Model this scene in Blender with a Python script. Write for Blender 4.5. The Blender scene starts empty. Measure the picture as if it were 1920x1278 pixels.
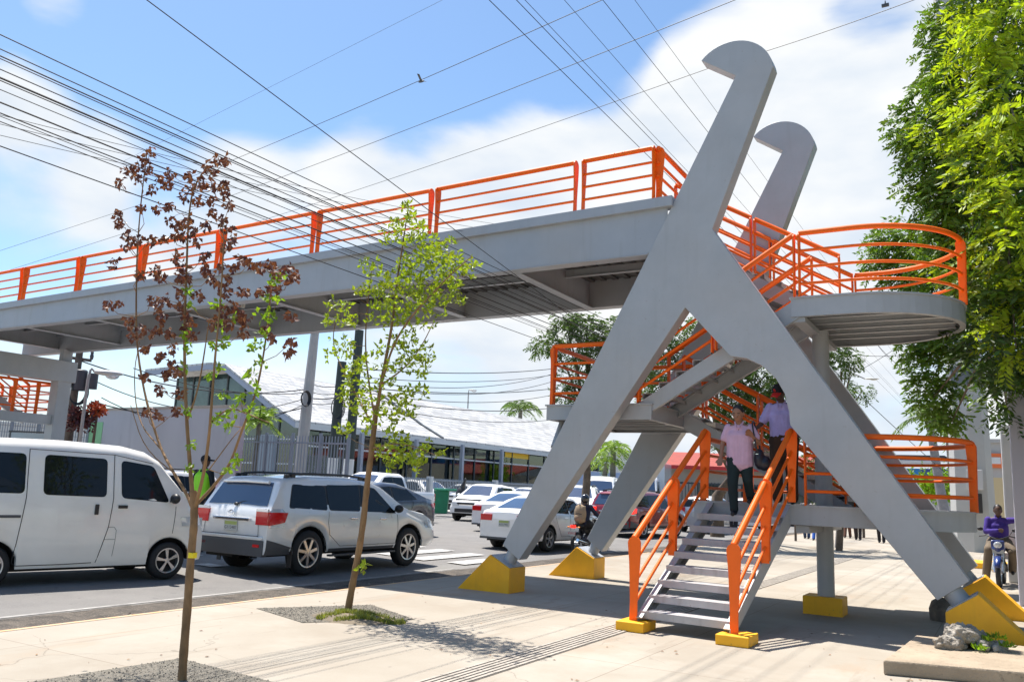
import bpy, bmesh, math, random
import numpy as np
from mathutils import Vector, Matrix, Euler, noise as mnoise
R = math.radians
rnd = random.Random(7)
scene = bpy.context.scene
COL = scene.collection

# ------------------------------------------------------------------ camera
cam_d = bpy.data.cameras.new('camera')
cam = bpy.data.objects.new('camera', cam_d); COL.objects.link(cam); scene.camera = cam
CAM_H, F, PITCH, ROLL, YAW = 1.65, 1580.0, 0.172824, 0.041457, -0.530994
fw = Vector((math.sin(YAW)*math.cos(PITCH), math.cos(YAW)*math.cos(PITCH), math.sin(PITCH)))
r0 = Vector((math.cos(YAW), -math.sin(YAW), 0)); u0 = r0.cross(fw)
rr = r0*math.cos(ROLL)+u0*math.sin(ROLL); uu = -r0*math.sin(ROLL)+u0*math.cos(ROLL)
M = Matrix((rr, uu, -fw)).transposed().to_4x4(); M.translation = Vector((0, 0, CAM_H))
cam.matrix_world = M
cam_d.sensor_fit = 'HORIZONTAL'; cam_d.sensor_width = 36.0; cam_d.lens = 36.0*F/1920.0
cam_d.clip_start = .05; cam_d.clip_end = 3000

# ------------------------------------------------------------------ light
SUN_DIR = Vector((-.35, .165, 1.0)).normalized()
EL = math.asin(SUN_DIR.z)
sd = bpy.data.lights.new('sun', 'SUN'); sd.energy = 5.0; sd.angle = R(.53); sd.color = (1, .95, .88)
sun = bpy.data.objects.new('sun', sd); COL.objects.link(sun)
sun.rotation_euler = SUN_DIR.to_track_quat('Z', 'Y').to_euler()
world = bpy.data.worlds.new('World'); scene.world = world; world.use_nodes = True
W = world.node_tree; W.nodes.clear()
def wn(t, **k):
    n = W.nodes.new(t)
    for a, b in k.items(): setattr(n, a, b)
    return n
out = wn('ShaderNodeOutputWorld'); bg = wn('ShaderNodeBackground'); bg.inputs['Strength'].default_value = .098
sky = wn('ShaderNodeTexSky', sky_type='NISHITA', sun_disc=False, sun_elevation=EL,
         sun_rotation=math.atan2(SUN_DIR.x, SUN_DIR.y), air_density=1.0, dust_density=.6, ozone_density=1.6, altitude=0)
hs = wn('ShaderNodeHueSaturation'); hs.inputs['Hue'].default_value = .497; hs.inputs['Saturation'].default_value = 1.12; hs.inputs['Value'].default_value = 1.17
W.links.new(sky.outputs[0], hs.inputs['Color'])
tc = wn('ShaderNodeTexCoord')
nrm = wn('ShaderNodeVectorMath', operation='NORMALIZE'); W.links.new(tc.outputs['Generated'], nrm.inputs[0])
mp = wn('ShaderNodeMapping'); mp.inputs['Scale'].default_value = (1, 1, 2.3); mp.inputs['Location'].default_value = (.35, .1, .2)
W.links.new(nrm.outputs[0], mp.inputs[0])
n1 = wn('ShaderNodeTexNoise'); n1.inputs['Scale'].default_value = 2.6; n1.inputs['Detail'].default_value = 9; n1.inputs['Roughness'].default_value = .52; n1.inputs['Distortion'].default_value = .35
W.links.new(mp.outputs[0], n1.inputs['Vector'])
def math_(op, a, b, clamp=False):
    n = wn('ShaderNodeMath', operation=op); n.use_clamp = clamp
    for i, v in enumerate((a, b)):
        if isinstance(v, (int, float)): n.inputs[i].default_value = v
        else: W.links.new(v, n.inputs[i])
    return n.outputs[0]
def ddot(v):
    n = wn('ShaderNodeVectorMath', operation='DOT_PRODUCT'); W.links.new(nrm.outputs[0], n.inputs[0])
    n.inputs[1].default_value = v; return n.outputs['Value']
def blobw(px, py, r0_, r1_, amp):
    # a bank of cloud round one direction of the sky
    d = (fw*F + rr*(px-960) - uu*(py-639)).normalized()
    v = ddot(d)
    m = wn('ShaderNodeMapRange'); m.interpolation_type = 'SMOOTHSTEP'
    m.inputs['From Min'].default_value = math.cos(R(r1_)); m.inputs['From Max'].default_value = math.cos(R(r0_))
    m.inputs['To Min'].default_value = 0; m.inputs['To Max'].default_value = amp
    W.links.new(v, m.inputs['Value']); return m.outputs[0]
acc = math_('MULTIPLY', n1.outputs[0], 1.5)
for a in ((1180, 400, 5, 15, .55), (1600, 220, 6, 15, .6), (760, 340, 1, 7, .4), (960, 370, 2, 9, .3), (1500, 700, 4, 22, .5), (60, 300, 1, 7, .38), (20, 190, 0, 4, .25), (330, 380, 2, 8, .3), (500, 420, 1, 8, .2), (110, 5, 0, 3, .4), (900, 760, 3, 18, .34), (200, 780, 3, 14, .3),
          (540, 235, 1, 7, .24), (420, 60, 3, 13, -.3), (900, 150, 2, 9, -.28), (1640, 20, 1, 4, -.3), (1120, 120, 1, 5, -.2), (640, 60, 0, 5, -.1)):
    acc = math_('ADD', acc, blobw(*a))
cm = wn('ShaderNodeMapRange'); cm.interpolation_type = 'SMOOTHSTEP'
cm.inputs['From Min'].default_value = .86; cm.inputs['From Max'].default_value = 1.22
W.links.new(acc, cm.inputs['Value'])
n2 = wn('ShaderNodeTexNoise'); n2.inputs['Scale'].default_value = 5; n2.inputs['Detail'].default_value = 6
W.links.new(mp.outputs[0], n2.inputs['Vector'])
cr = wn('ShaderNodeValToRGB'); cr.color_ramp.elements[0].position = .35; cr.color_ramp.elements[0].color = (4.5, 5.05, 5.75, 1)
cr.color_ramp.elements[1].position = .6; cr.color_ramp.elements[1].color = (6.1, 6.2, 6.25, 1)
W.links.new(n2.outputs[0], cr.inputs[0])
mx = wn('ShaderNodeMixRGB'); W.links.new(cm.outputs[0], mx.inputs[0]); W.links.new(hs.outputs[0], mx.inputs[1]); W.links.new(cr.outputs[0], mx.inputs[2])
W.links.new(mx.outputs[0], bg.inputs['Color']); W.links.new(bg.outputs[0], out.inputs[0])
scene.view_settings.view_transform = 'Standard'; scene.view_settings.look = 'None'
scene.view_settings.exposure = .74; scene.view_settings.gamma = 1.0
scene.render.engine = 'CYCLES'
scene.cycles.max_bounces = 7; scene.cycles.transparent_max_bounces = 8

# ------------------------------------------------------------------ helpers
def mat(name, col, rough=.6, metal=0, var=.0, vscale=4, bump=0, bscale=60, spec=.5, coat=0, col2=None, detail=5, trans=0, island=0, stretch=None, emis=None):
    m = bpy.data.materials.new(name); m.use_nodes = True; nt = m.node_tree; N = nt.nodes; L = nt.links
    b = N['Principled BSDF']; b.inputs['Roughness'].default_value = rough; b.inputs['Metallic'].default_value = metal
    b.inputs['Specular IOR Level'].default_value = spec; b.inputs['Coat Weight'].default_value = coat
    c4 = (*col, 1); b.inputs['Base Color'].default_value = c4
    src = None
    if var or col2 or bump:
        t = N.new('ShaderNodeTexCoord'); mpn = N.new('ShaderNodeMapping'); L.new(t.outputs['Object'], mpn.inputs[0])
        if stretch: mpn.inputs['Scale'].default_value = stretch
    if var or col2:
        n = N.new('ShaderNodeTexNoise'); n.inputs['Scale'].default_value = vscale; n.inputs['Detail'].default_value = detail; n.inputs['Roughness'].default_value = .62
        L.new(mpn.outputs[0], n.inputs['Vector'])
        r = N.new('ShaderNodeValToRGB'); c2 = col2 or tuple(max(0, x*(1-var)) for x in col)
        c1 = col if col2 else tuple(min(1, x*(1+var*.6)) for x in col)
        r.color_ramp.elements[0].position = .32; r.color_ramp.elements[1].position = .68
        r.color_ramp.elements[0].color = (*c2, 1); r.color_ramp.elements[1].color = (*c1, 1)
        L.new(n.outputs[0], r.inputs[0]); src = r.outputs[0]
        mr = N.new('ShaderNodeMapRange'); mr.inputs['To Min'].default_value = max(0, rough-.1); mr.inputs['To Max'].default_value = min(1, rough+.1)
        L.new(n.outputs[0], mr.inputs[0]); L.new(mr.outputs[0], b.inputs['Roughness'])
    if island:
        g = N.new('ShaderNodeNewGeometry'); h = N.new('ShaderNodeHueSaturation')
        a1 = N.new('ShaderNodeMapRange'); a1.inputs['To Min'].default_value = 1-island; a1.inputs['To Max'].default_value = 1+island
        L.new(g.outputs['Random Per Island'], a1.inputs[0]); L.new(a1.outputs[0], h.inputs['Value'])
        a2 = N.new('ShaderNodeMapRange'); a2.inputs['To Min'].default_value = .5-.035*island; a2.inputs['To Max'].default_value = .5+.03*island
        L.new(g.outputs['Random Per Island'], a2.inputs[0]); L.new(a2.outputs[0], h.inputs['Hue'])
        if src: L.new(src, h.inputs['Color'])
        else: h.inputs['Color'].default_value = c4
        src = h.outputs[0]
    if src: L.new(src, b.inputs['Base Color'])
    if bump:
        bn = N.new('ShaderNodeTexNoise'); bn.inputs['Scale'].default_value = bscale; bn.inputs['Detail'].default_value = 4
        L.new(mpn.outputs[0], bn.inputs['Vector'])
        bp = N.new('ShaderNodeBump'); bp.inputs['Strength'].default_value = bump; bp.inputs['Distance'].default_value = .02
        L.new(bn.outputs[0], bp.inputs['Height']); L.new(bp.outputs[0], b.inputs['Normal'])
    if trans:
        tr = N.new('ShaderNodeBsdfTranslucent'); ms = N.new('ShaderNodeMixShader'); ms.inputs[0].default_value = trans
        if src:
            tb = N.new('ShaderNodeMixRGB'); tb.blend_type = 'MULTIPLY'; tb.inputs[0].default_value = 1; tb.inputs[2].default_value = (1.25, 1.2, .55, 1)
            L.new(src, tb.inputs[1]); L.new(tb.outputs[0], tr.inputs[0])
        else: tr.inputs[0].default_value = c4
        L.new(b.outputs[0], ms.inputs[1]); L.new(tr.outputs[0], ms.inputs[2]); L.new(ms.outputs[0], N['Material Output'].inputs[0])
    if emis:
        b.inputs['Emission Color'].default_value = c4; b.inputs['Emission Strength'].default_value = emis
    return m

def tag(o, label=None, cat=None, group=None, kind=None):
    if label: o['label'] = label
    if cat: o['category'] = cat
    if group: o['group'] = group
    if kind: o['kind'] = kind
    return o

ORG = {}
def empty(name, loc, label=None, cat=None, group=None, rot=0, local=False):
    o = bpy.data.objects.new(name, None); COL.objects.link(o); o.location = loc; o.rotation_euler = (0, 0, rot)
    o.empty_display_size = .2
    tag(o, label, cat, group)
    ORG[o.name] = Vector((0, 0, 0)) if local else Vector(loc)
    return o

class MB:
    def __init__(s): s.v = []; s.f = []; s.m = []; s.mi = 0
    def add(s, vs, fs):
        n = len(s.v); s.v += [tuple(v) for v in vs]; s.f += [tuple(i+n for i in f) for f in fs]; s.m += [s.mi]*len(fs); return s
    def box(s, a, b):
        x0, y0, z0 = a; x1, y1, z1 = b
        s.add([(x0,y0,z0),(x1,y0,z0),(x1,y1,z0),(x0,y1,z0),(x0,y0,z1),(x1,y0,z1),(x1,y1,z1),(x0,y1,z1)],
              [(0,3,2,1),(4,5,6,7),(0,1,5,4),(1,2,6,5),(2,3,7,6),(3,0,4,7)]); return s
    def cbox(s, c, h, mtx=None):
        vs = [Vector((sx*h[0], sy*h[1], sz*h[2])) for sz in (-1, 1) for sx, sy in ((-1,-1),(1,-1),(1,1),(-1,1))]
        if mtx: vs = [mtx @ v for v in vs]
        s.add([v+Vector(c) for v in vs], [(0,3,2,1),(4,5,6,7),(0,1,5,4),(1,2,6,5),(2,3,7,6),(3,0,4,7)]); return s
    def prism(s, poly, o, ex, ey, ez):
        # poly in (u,v); point = o + u*ex + v*ey, extruded by ez
        o, ex, ey, ez = Vector(o), Vector(ex), Vector(ey), Vector(ez); n = len(poly)
        a = [o+ex*u+ey*v for u, v in poly]; b = [p+ez for p in a]
        fl = (ex.cross(ey)).dot(ez) < 0
        ar = sum(poly[i][0]*poly[(i+1) % n][1]-poly[(i+1) % n][0]*poly[i][1] for i in range(n))
        if ar < 0: fl = not fl
        fs = [tuple(range(n))[::-1], tuple(range(n, 2*n))]+[(i, (i+1) % n, (i+1) % n+n, i+n) for i in range(n)]
        if fl: fs = [f[::-1] for f in fs]
        s.add(a+b, fs); return s
    def beam(s, p, q, w, h, up=(0, 0, 1)):
        p, q = Vector(p), Vector(q); d = (q-p); L = d.length; d.normalize()
        sd_ = d.cross(Vector(up)); sd_.normalize(); u = sd_.cross(d)
        s.prism([(-w/2, -h/2), (w/2, -h/2), (w/2, h/2), (-w/2, h/2)], p, sd_, u, d*L); return s
    def tube(s, pts, r, seg=8, cap=True):
        pts = [Vector(p) for p in pts]; n = len(pts)
        rs = r if isinstance(r, (list, tuple)) else [r]*n
        vs = []; up = None
        for i, p in enumerate(pts):
            t = (pts[min(i+1, n-1)]-pts[max(i-1, 0)])
            if t.length < 1e-9: t = Vector((0, 0, 1))
            t.normalize()
            if up is None:
                up = Vector((0, 0, 1)) if abs(t.z) < .9 else Vector((1, 0, 0))
            a = t.cross(up)
            if a.length < 1e-6: a = t.cross(Vector((1, 0, .1)))
            a.normalize(); up = a.cross(t); up.normalize()
            for k in range(seg):
                w_ = 2*math.pi*k/seg; vs.append(p+(a*math.cos(w_)+up*math.sin(w_))*rs[i])
        fs = [(i*seg+k, i*seg+(k+1) % seg, (i+1)*seg+(k+1) % seg, (i+1)*seg+k) for i in range(n-1) for k in range(seg)]
        fs = [f[::-1] for f in fs]
        if cap: fs += [tuple(range(seg)), tuple(range((n-1)*seg, n*seg))[::-1]]
        s.add(vs, fs); return s
    def cap_tube(s, p, q, r1, r2, seg=12):
        # capsule with two radii
        p, q = Vector(p), Vector(q); d = (q-p); L = d.length
        if L < 1e-6: d = Vector((0, 0, 1))
        else: d = d/L
        P = []; rs_ = []
        for a in (80, 60, 35, 10): P.append(p-d*r1*math.sin(R(a))); rs_.append(r1*math.cos(R(a)))
        for a in (10, 35, 60, 80): P.append(q+d*r2*math.sin(R(a))); rs_.append(r2*math.cos(R(a)))
        return s.tube(P, rs_, seg)
    def ell(s, c, r, mtx=None, n=10, m=16):
        vs = []; fs = []
        for i in range(n+1):
            th = math.pi*i/n
            for k in range(m):
                ph = 2*math.pi*k/m
                v = Vector((r[0]*math.sin(th)*math.cos(ph), r[1]*math.sin(th)*math.sin(ph), r[2]*math.cos(th)))
                if mtx: v = mtx @ v
                vs.append(v+Vector(c))
        for i in range(n):
            for k in range(m): fs.append((i*m+k, (i+1)*m+k, (i+1)*m+(k+1) % m, i*m+(k+1) % m))
        s.add(vs, fs); return s
    def lathe(s, prof, c, axis='y', seg=28):
        # prof: (offset along axis, radius)
        vs = []; n = len(prof)
        for a, r in prof:
            for k in range(seg):
                w_ = 2*math.pi*k/seg; x, y = r*math.cos(w_), r*math.sin(w_)
                vs.append({'y': (x, a, y), 'z': (x, y, a), 'x': (a, x, y)}[axis])
        vs = [Vector(v)+Vector(c) for v in vs]
        s.add(vs, [(i*seg+k, i*seg+(k+1) % seg, (i+1)*seg+(k+1) % seg, (i+1)*seg+k) for i in range(n-1) for k in range(seg)]); return s
    def grid(s, P):
        # P[i][j] points
        n, m = len(P), len(P[0])
        s.add([p for row in P for p in row], [(i*m+j, i*m+j+1, (i+1)*m+j+1, (i+1)*m+j) for i in range(n-1) for j in range(m-1)]); return s
    def build(s, name, mats, parent=None, smooth=None, recalc=False):
        me = bpy.data.meshes.new(name)
        org = Vector((0, 0, 0))
        if parent is not None:
            org = ORG.get(parent.name, org)
        vs = s.v if org.length == 0 else [(a-org.x, b-org.y, c-org.z) for a, b, c in s.v]
        me.from_pydata(vs, [], s.f)
        if not isinstance(mats, (list, tuple)): mats = [mats]
        for m_ in mats: me.materials.append(m_)
        if len(mats) > 1: me.polygons.foreach_set('material_index', s.m)
        if recalc or smooth:
            b = bmesh.new(); b.from_mesh(me)
            if recalc: bmesh.ops.recalc_face_normals(b, faces=b.faces)
            if smooth:
                th = R(smooth)
                for f in b.faces: f.smooth = True
                for e in b.edges:
                    if len(e.link_faces) == 2 and e.calc_face_angle(0) > th: e.smooth = False
            b.to_mesh(me); b.free()
        o = bpy.data.objects.new(name, me); COL.objects.link(o)
        if parent is not None:
            o.parent = parent; ORG[o.name] = org
        return o
    def thing(s, name, mats, label, cat, base, group=None, smooth=None, kind=None, recalc=False):
        s.v = [(a-base[0], b-base[1], c-base[2]) for a, b, c in s.v]
        o = s.build(name, mats, None, smooth, recalc); o.location = base; tag(o, label, cat, group, kind); return o

def kids(o): return list(o.children)
def copy_tree(o, parent=None):
    c = o.copy(); COL.objects.link(c)
    if parent is not None: c.parent = parent
    for ch in kids(o): copy_tree(ch, c)
    return c
def bev(o, w=.01, seg=2):
    m = o.modifiers.new('bevel', 'BEVEL'); m.width = w; m.segments = seg; m.limit_method = 'ANGLE'; m.angle_limit = R(40)
    return o
def lerp(a, b, t): return a+(b-a)*t
def interp(K, x):
    if x <= K[0][0]: return K[0][1]
    for (a, b), (c, d) in zip(K, K[1:]):
        if x <= c: return lerp(b, d, (x-a)/(c-a) if c > a else 1)
    return K[-1][1]
def text_mb(txt, o, ex, ey, size, depth=.002, name='lettering', material=None, parent=None, align='CENTER'):
    cu = bpy.data.curves.new('lettering', 'FONT'); cu.body = txt; cu.size = size; cu.extrude = depth; cu.align_x = align; cu.align_y = 'CENTER'
    cu.fill_mode = 'BOTH'; cu.resolution_u = 2
    t = bpy.data.objects.new('lettering', cu); COL.objects.link(t)
    bpy.context.view_layer.update()
    me = bpy.data.meshes.new_from_object(t.evaluated_get(bpy.context.evaluated_depsgraph_get()))
    bpy.data.objects.remove(t)
    ex, ey = Vector(ex).normalized(), Vector(ey).normalized(); ez = ex.cross(ey)
    mb = MB(); mb.add([Vector(o)+ex*v.co.x+ey*v.co.y+ez*v.co.z for v in me.vertices], [tuple(p.vertices) for p in me.polygons])
    bpy.data.meshes.remove(me)
    return mb.build(name, material, parent)
def at(px, py, y=None, x=None, z=None, d=None):
    """the point of the place seen at a pixel of the 1920 px photograph, on the plane named"""
    v = fw+rr*((px-960)/F)-uu*((py-639)/F)
    if y is not None: t = y/v.y
    elif x is not None: t = x/v.x
    elif z is not None: t = (z-CAM_H)/v.z
    else: t = d/math.hypot(v.x, v.y)
    return v*t+Vector((0, 0, CAM_H))
def road_z(x): return -.15+max(0, min(9, -x-9))*.028

# ------------------------------------------------------------------ materials
M_grey = mat('grey_paint', (.42, .435, .45), .42, 0, .08, 1.5, .03, 300)
M_grey2 = mat('grey_paint_girder', (.37, .395, .43), .45, 0, .07, 1.2, .03, 300)
M_orange = mat('orange_paint', (.98, .15, .003), .5, 0, .05, 6, spec=.35)
M_yellow = mat('yellow_paint', (1.0, .46, .004), .55, 0, .10, 5, .1, 120)
M_conc = mat('pale_concrete', (.47, .41, .34), .9, 0, .0, .8, .15, 90, col2=(.38, .335, .28))
M_steel = mat('tread_plate', (.46, .45, .45), .5, 0, .1, 5, .25, 160)
M_under = mat('dark_underbody', (.012, .012, .013), .8)
M_rubber = mat('tyre_rubber', (.018, .018, .019), .75, 0, .3, 30)
M_alloy = mat('wheel_alloy', (.55, .55, .57), .28, .85)
M_glass = mat('tinted_glass', (.008, .011, .014), .03, 0, spec=.3)
M_glassb = mat('blue_screen_glass', (.03, .055, .11), .04, 0, spec=.9, coat=.6)
M_chrome = mat('chrome', (.75, .75, .77), .12, 1)
M_blackpl = mat('black_plastic', (.02, .02, .022), .45)
M_greypl = mat('dark_grey_plastic', (.075, .078, .085), .5)
def weather(m, streak=.35, col=(.16, .13, .10), rust=.5):
    nt = m.node_tree; N = nt.nodes; L = nt.links; b = N['Principled BSDF']; src = b.inputs['Base Color'].links[0].from_socket
    t = N.new('ShaderNodeTexCoord')
    for sc, st, lo, hi, c, a in ((2.2, (3.5, 3.5, .35), .55, .75, col, streak), (22, (1, 1, 1), .68, .76, (.20, .09, .04), rust), (.7, (1, 1, 1), .45, .8, tuple(min(1, x*3) for x in col), .25)):
        mpn = N.new('ShaderNodeMapping'); L.new(t.outputs['Object'], mpn.inputs[0]); mpn.inputs['Scale'].default_value = st
        n = N.new('ShaderNodeTexNoise'); n.inputs['Scale'].default_value = sc; n.inputs['Detail'].default_value = 7; L.new(mpn.outputs[0], n.inputs[0])
        r = N.new('ShaderNodeMapRange'); r.inputs['From Min'].default_value = lo; r.inputs['From Max'].default_value = hi; r.inputs['To Max'].default_value = a; L.new(n.outputs[0], r.inputs[0])
        x = N.new('ShaderNodeMixRGB'); L.new(r.outputs[0], x.inputs[0]); L.new(src, x.inputs[1]); x.inputs[2].default_value = (*c, 1); src = x.outputs[0]
    L.new(src, b.inputs['Base Color'])
weather(M_grey, .10, rust=.35); weather(M_grey2, .16, rust=.4); weather(M_yellow, .14, (.45, .2, .03), .5); weather(M_orange, .16, (.45, .05, .01), .35); weather(M_steel, .4)
M_red = mat('red_lens', (.62, .01, .012), .15, coat=.6)
M_redon = mat('lit_red_lens', (.9, .02, .01), .2, emis=1.2)
M_amber = mat('amber_lens', (.85, .28, .02), .15, coat=.5)
M_lens = mat('clear_lens', (.62, .65, .68), .1, .3, coat=1)
M_seam = mat('panel_gap', (.03, .03, .03), .8)
M_plate = mat('plate_white', (.5, .52, .5), .5)
M_plateg = mat('plate_green', (.35, .42, .12), .5)
M_ink = mat('dark_ink', (.05, .06, .08), .6)
def paint(name, c, metal=0, rough=.3): return mat(name, c, rough, metal, .03, 3, coat=1, spec=.5)
M_white = paint('white_car_paint', (.86, .85, .83))
M_white2 = mat('worn_white_car_paint', (.86, .83, .77), .32, 0, .05, 2.2, coat=.8)
M_pearl = paint('silver_white_paint', (.80, .80, .78), .1)
M_dkgrey = paint('dark_grey_car_paint', (.05, .055, .075), .3)
M_dred = paint('dark_red_car_paint', (.22, .008, .015), .2)
M_bred = paint('red_car_paint', (.5, .02, .03), .1)
M_silver = paint('silver_car_paint', (.45, .47, .5), .5)
# ------------------------------------------------------------------ ground
M_side = mat('sidewalk_concrete', (.385, .345, .285), .92, 0, 0, .55, .12, 55, col2=(.315, .268, .21), detail=8)
def sidewalk_extra(m):
    nt = m.node_tree; N = nt.nodes; L = nt.links; b = N['Principled BSDF']
    src = b.inputs['Base Color'].links[0].from_socket
    t = N.new('ShaderNodeTexCoord')
    # fine grit, reddish soil stains, dark drips, long streaks
    def layer(scale, lo, hi, col, amount, stretch=None, mode='MIX', src=None):
        mpn = N.new('ShaderNodeMapping'); L.new(t.outputs['Object'], mpn.inputs[0])
        if stretch: mpn.inputs['Scale'].default_value = stretch
        n = N.new('ShaderNodeTexNoise'); n.inputs['Scale'].default_value = scale; n.inputs['Detail'].default_value = 7; n.inputs['Roughness'].default_value = .65
        L.new(mpn.outputs[0], n.inputs[0])
        r = N.new('ShaderNodeMapRange'); r.inputs['From Min'].default_value = lo; r.inputs['From Max'].default_value = hi; r.inputs['To Max'].default_value = amount
        L.new(n.outputs[0], r.inputs[0])
        x = N.new('ShaderNodeMixRGB'); x.blend_type = mode; L.new(r.outputs[0], x.inputs[0]); L.new(src, x.inputs[1]); x.inputs[2].default_value = (*col, 1)
        return x.outputs[0]
    src = layer(1.1, .56, .72, (.36, .25, .16), .55, (1, .35, 1), src=src)
    src = layer(.45, .5, .75, (.48, .44, .375), .7, src=src)
    src = layer(140, .56, .75, (.2, .18, .15), .5, src=src)
    src = layer(9, .66, .74, (.16, .14, .12), .55, src=src)
    src = layer(3.2, .6, .68, (.25, .2, .15), .4, (1, .12, 1), src=src)
    vo = N.new('ShaderNodeTexVoronoi'); vo.feature = 'DISTANCE_TO_EDGE'; vo.inputs['Scale'].default_value = .55
    nz = N.new('ShaderNodeTexNoise'); nz.inputs['Scale'].default_value = 2.5; nz.inputs['Detail'].default_value = 6
    va = N.new('ShaderNodeVectorMath'); va.operation = 'MULTIPLY_ADD'; va.inputs[1].default_value = (.5, .5, 0); L.new(t.outputs['Object'], nz.inputs[0]); L.new(nz.outputs['Color'], va.inputs[0]); L.new(t.outputs['Object'], va.inputs[2]); L.new(va.outputs[0], vo.inputs['Vector'])
    cr_ = N.new('ShaderNodeMapRange'); cr_.inputs['From Min'].default_value = .0; cr_.inputs['From Max'].default_value = .006; cr_.inputs['To Min'].default_value = .5; cr_.inputs['To Max'].default_value = 0; L.new(vo.outputs['Distance'], cr_.inputs[0])
    n3 = N.new('ShaderNodeTexNoise'); n3.inputs['Scale'].default_value = .35; L.new(t.outputs['Object'], n3.inputs[0]); m3 = N.new('ShaderNodeMapRange'); m3.inputs['From Min'].default_value = .5; m3.inputs['From Max'].default_value = .6; L.new(n3.outputs[0], m3.inputs[0])
    mm = N.new('ShaderNodeMath'); mm.operation = 'MULTIPLY'; L.new(cr_.outputs[0], mm.inputs[0]); L.new(m3.outputs[0], mm.inputs[1])
    xx = N.new('ShaderNodeMixRGB'); L.new(mm.outputs[0], xx.inputs[0]); L.new(src, xx.inputs[1]); xx.inputs[2].default_value = (.12, .1, .08, 1); src = xx.outputs[0]
    # expansion joints
    br = N.new('ShaderNodeTexBrick'); br.offset = 0; br.inputs['Scale'].default_value = 1; br.inputs['Mortar Size'].default_value = .006; br.inputs['Brick Width'].default_value = 2.4; br.inputs['Row Height'].default_value = 3.1; br.inputs['Mortar Smooth'].default_value = .3
    br.inputs['Color1'].default_value = (1, 1, 1, 1); br.inputs['Color2'].default_value = (.93, .93, .92, 1); br.inputs['Mortar'].default_value = (.62, .58, .54, 1)
    mp2 = N.new('ShaderNodeMapping'); mp2.inputs['Location'].default_value = (.9, 1.2, 0); L.new(t.outputs['Object'], mp2.inputs[0]); L.new(mp2.outputs[0], br.inputs[0])
    x = N.new('ShaderNodeMixRGB'); x.blend_type = 'MULTIPLY'; x.inputs[0].default_value = 1; L.new(src, x.inputs[1]); L.new(br.outputs[0], x.inputs[2])
    L.new(x.outputs[0], b.inputs['Base Color'])
sidewalk_extra(M_side)
M_asph = mat('asphalt', (.19, .18, .17), .85, 0, 0, 1.3, .35, 120, col2=(.14, .133, .127), detail=9)
def grit(m, scale, lo, hi, col, amt, stretch=None):
    nt = m.node_tree; N = nt.nodes; L = nt.links; b = N['Principled BSDF']; src = b.inputs['Base Color'].links[0].from_socket
    t = N.new('ShaderNodeTexCoord'); mpn = N.new('ShaderNodeMapping'); L.new(t.outputs['Object'], mpn.inputs[0])
    if stretch: mpn.inputs['Scale'].default_value = stretch
    n = N.new('ShaderNodeTexNoise'); n.inputs['Scale'].default_value = scale; n.inputs['Detail'].default_value = 5; L.new(mpn.outputs[0], n.inputs[0])
    r = N.new('ShaderNodeMapRange'); r.inputs['From Min'].default_value = lo; r.inputs['From Max'].default_value = hi; r.inputs['To Max'].default_value = amt; L.new(n.outputs[0], r.inputs[0])
    x = N.new('ShaderNodeMixRGB'); L.new(r.outputs[0], x.inputs[0]); L.new(src, x.inputs[1]); x.inputs[2].default_value = (*col, 1); L.new(x.outputs[0], b.inputs['Base Color'])
grit(M_asph, 90, .52, .7, (.3, .28, .25), .6); grit(M_asph, .5, .5, .7, (.235, .225, .205), .6, (1.6, .25, 1)); grit(M_asph, 6, .66, .72, (.045, .045, .045), .5)
M_gutter = mat('broken_gutter', (.12, .10, .08), .95, 0, 0, 4, .9, 14, col2=(.025, .021, .018), detail=9)
grit(M_gutter, 50, .55, .7, (.33, .27, .2), .6)
M_dirt = mat('dirt', (.2, .16, .11), .95, 0, .3, 2, .4, 20)
M_mark = mat('road_paint', (.60, .585, .55), .7, 0, .0, 9, col2=(.30, .29, .275))
M_gravel = mat('grey_gravel', (.22, .195, .155), .95, 0, 0, 45, .8, 70, col2=(.085, .075, .058))
grit(M_gravel, 160, .56, .62, (.4, .36, .30), .7)

def sheet(name, pts, m, z=None, kind='structure'):
    mb = MB(); mb.add(pts, [tuple(range(len(pts)))]); o = mb.build(name, m); tag(o, kind=kind); return o
def strip(name, xs, y0, y1, m):
    mb = MB(); n = len(xs)
    vs = [(x, y, z) for x, z in xs for y in (y0, y1)]
    mb.add(vs, [(2*i, 2*i+1, 2*i+3, 2*i+2) for i in range(n-1)]); o = mb.build(name, m, recalc=False); tag(o, kind='structure'); return o
sheet('ground', [(-900, -300, -.35), (700, -300, -.35), (700, 1600, -.35), (-900, 1600, -.35)], M_dirt)
strip('sidewalk', [(45, 0), (-9.0, 0)], -25, 160, M_side)
mb = MB()
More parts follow.
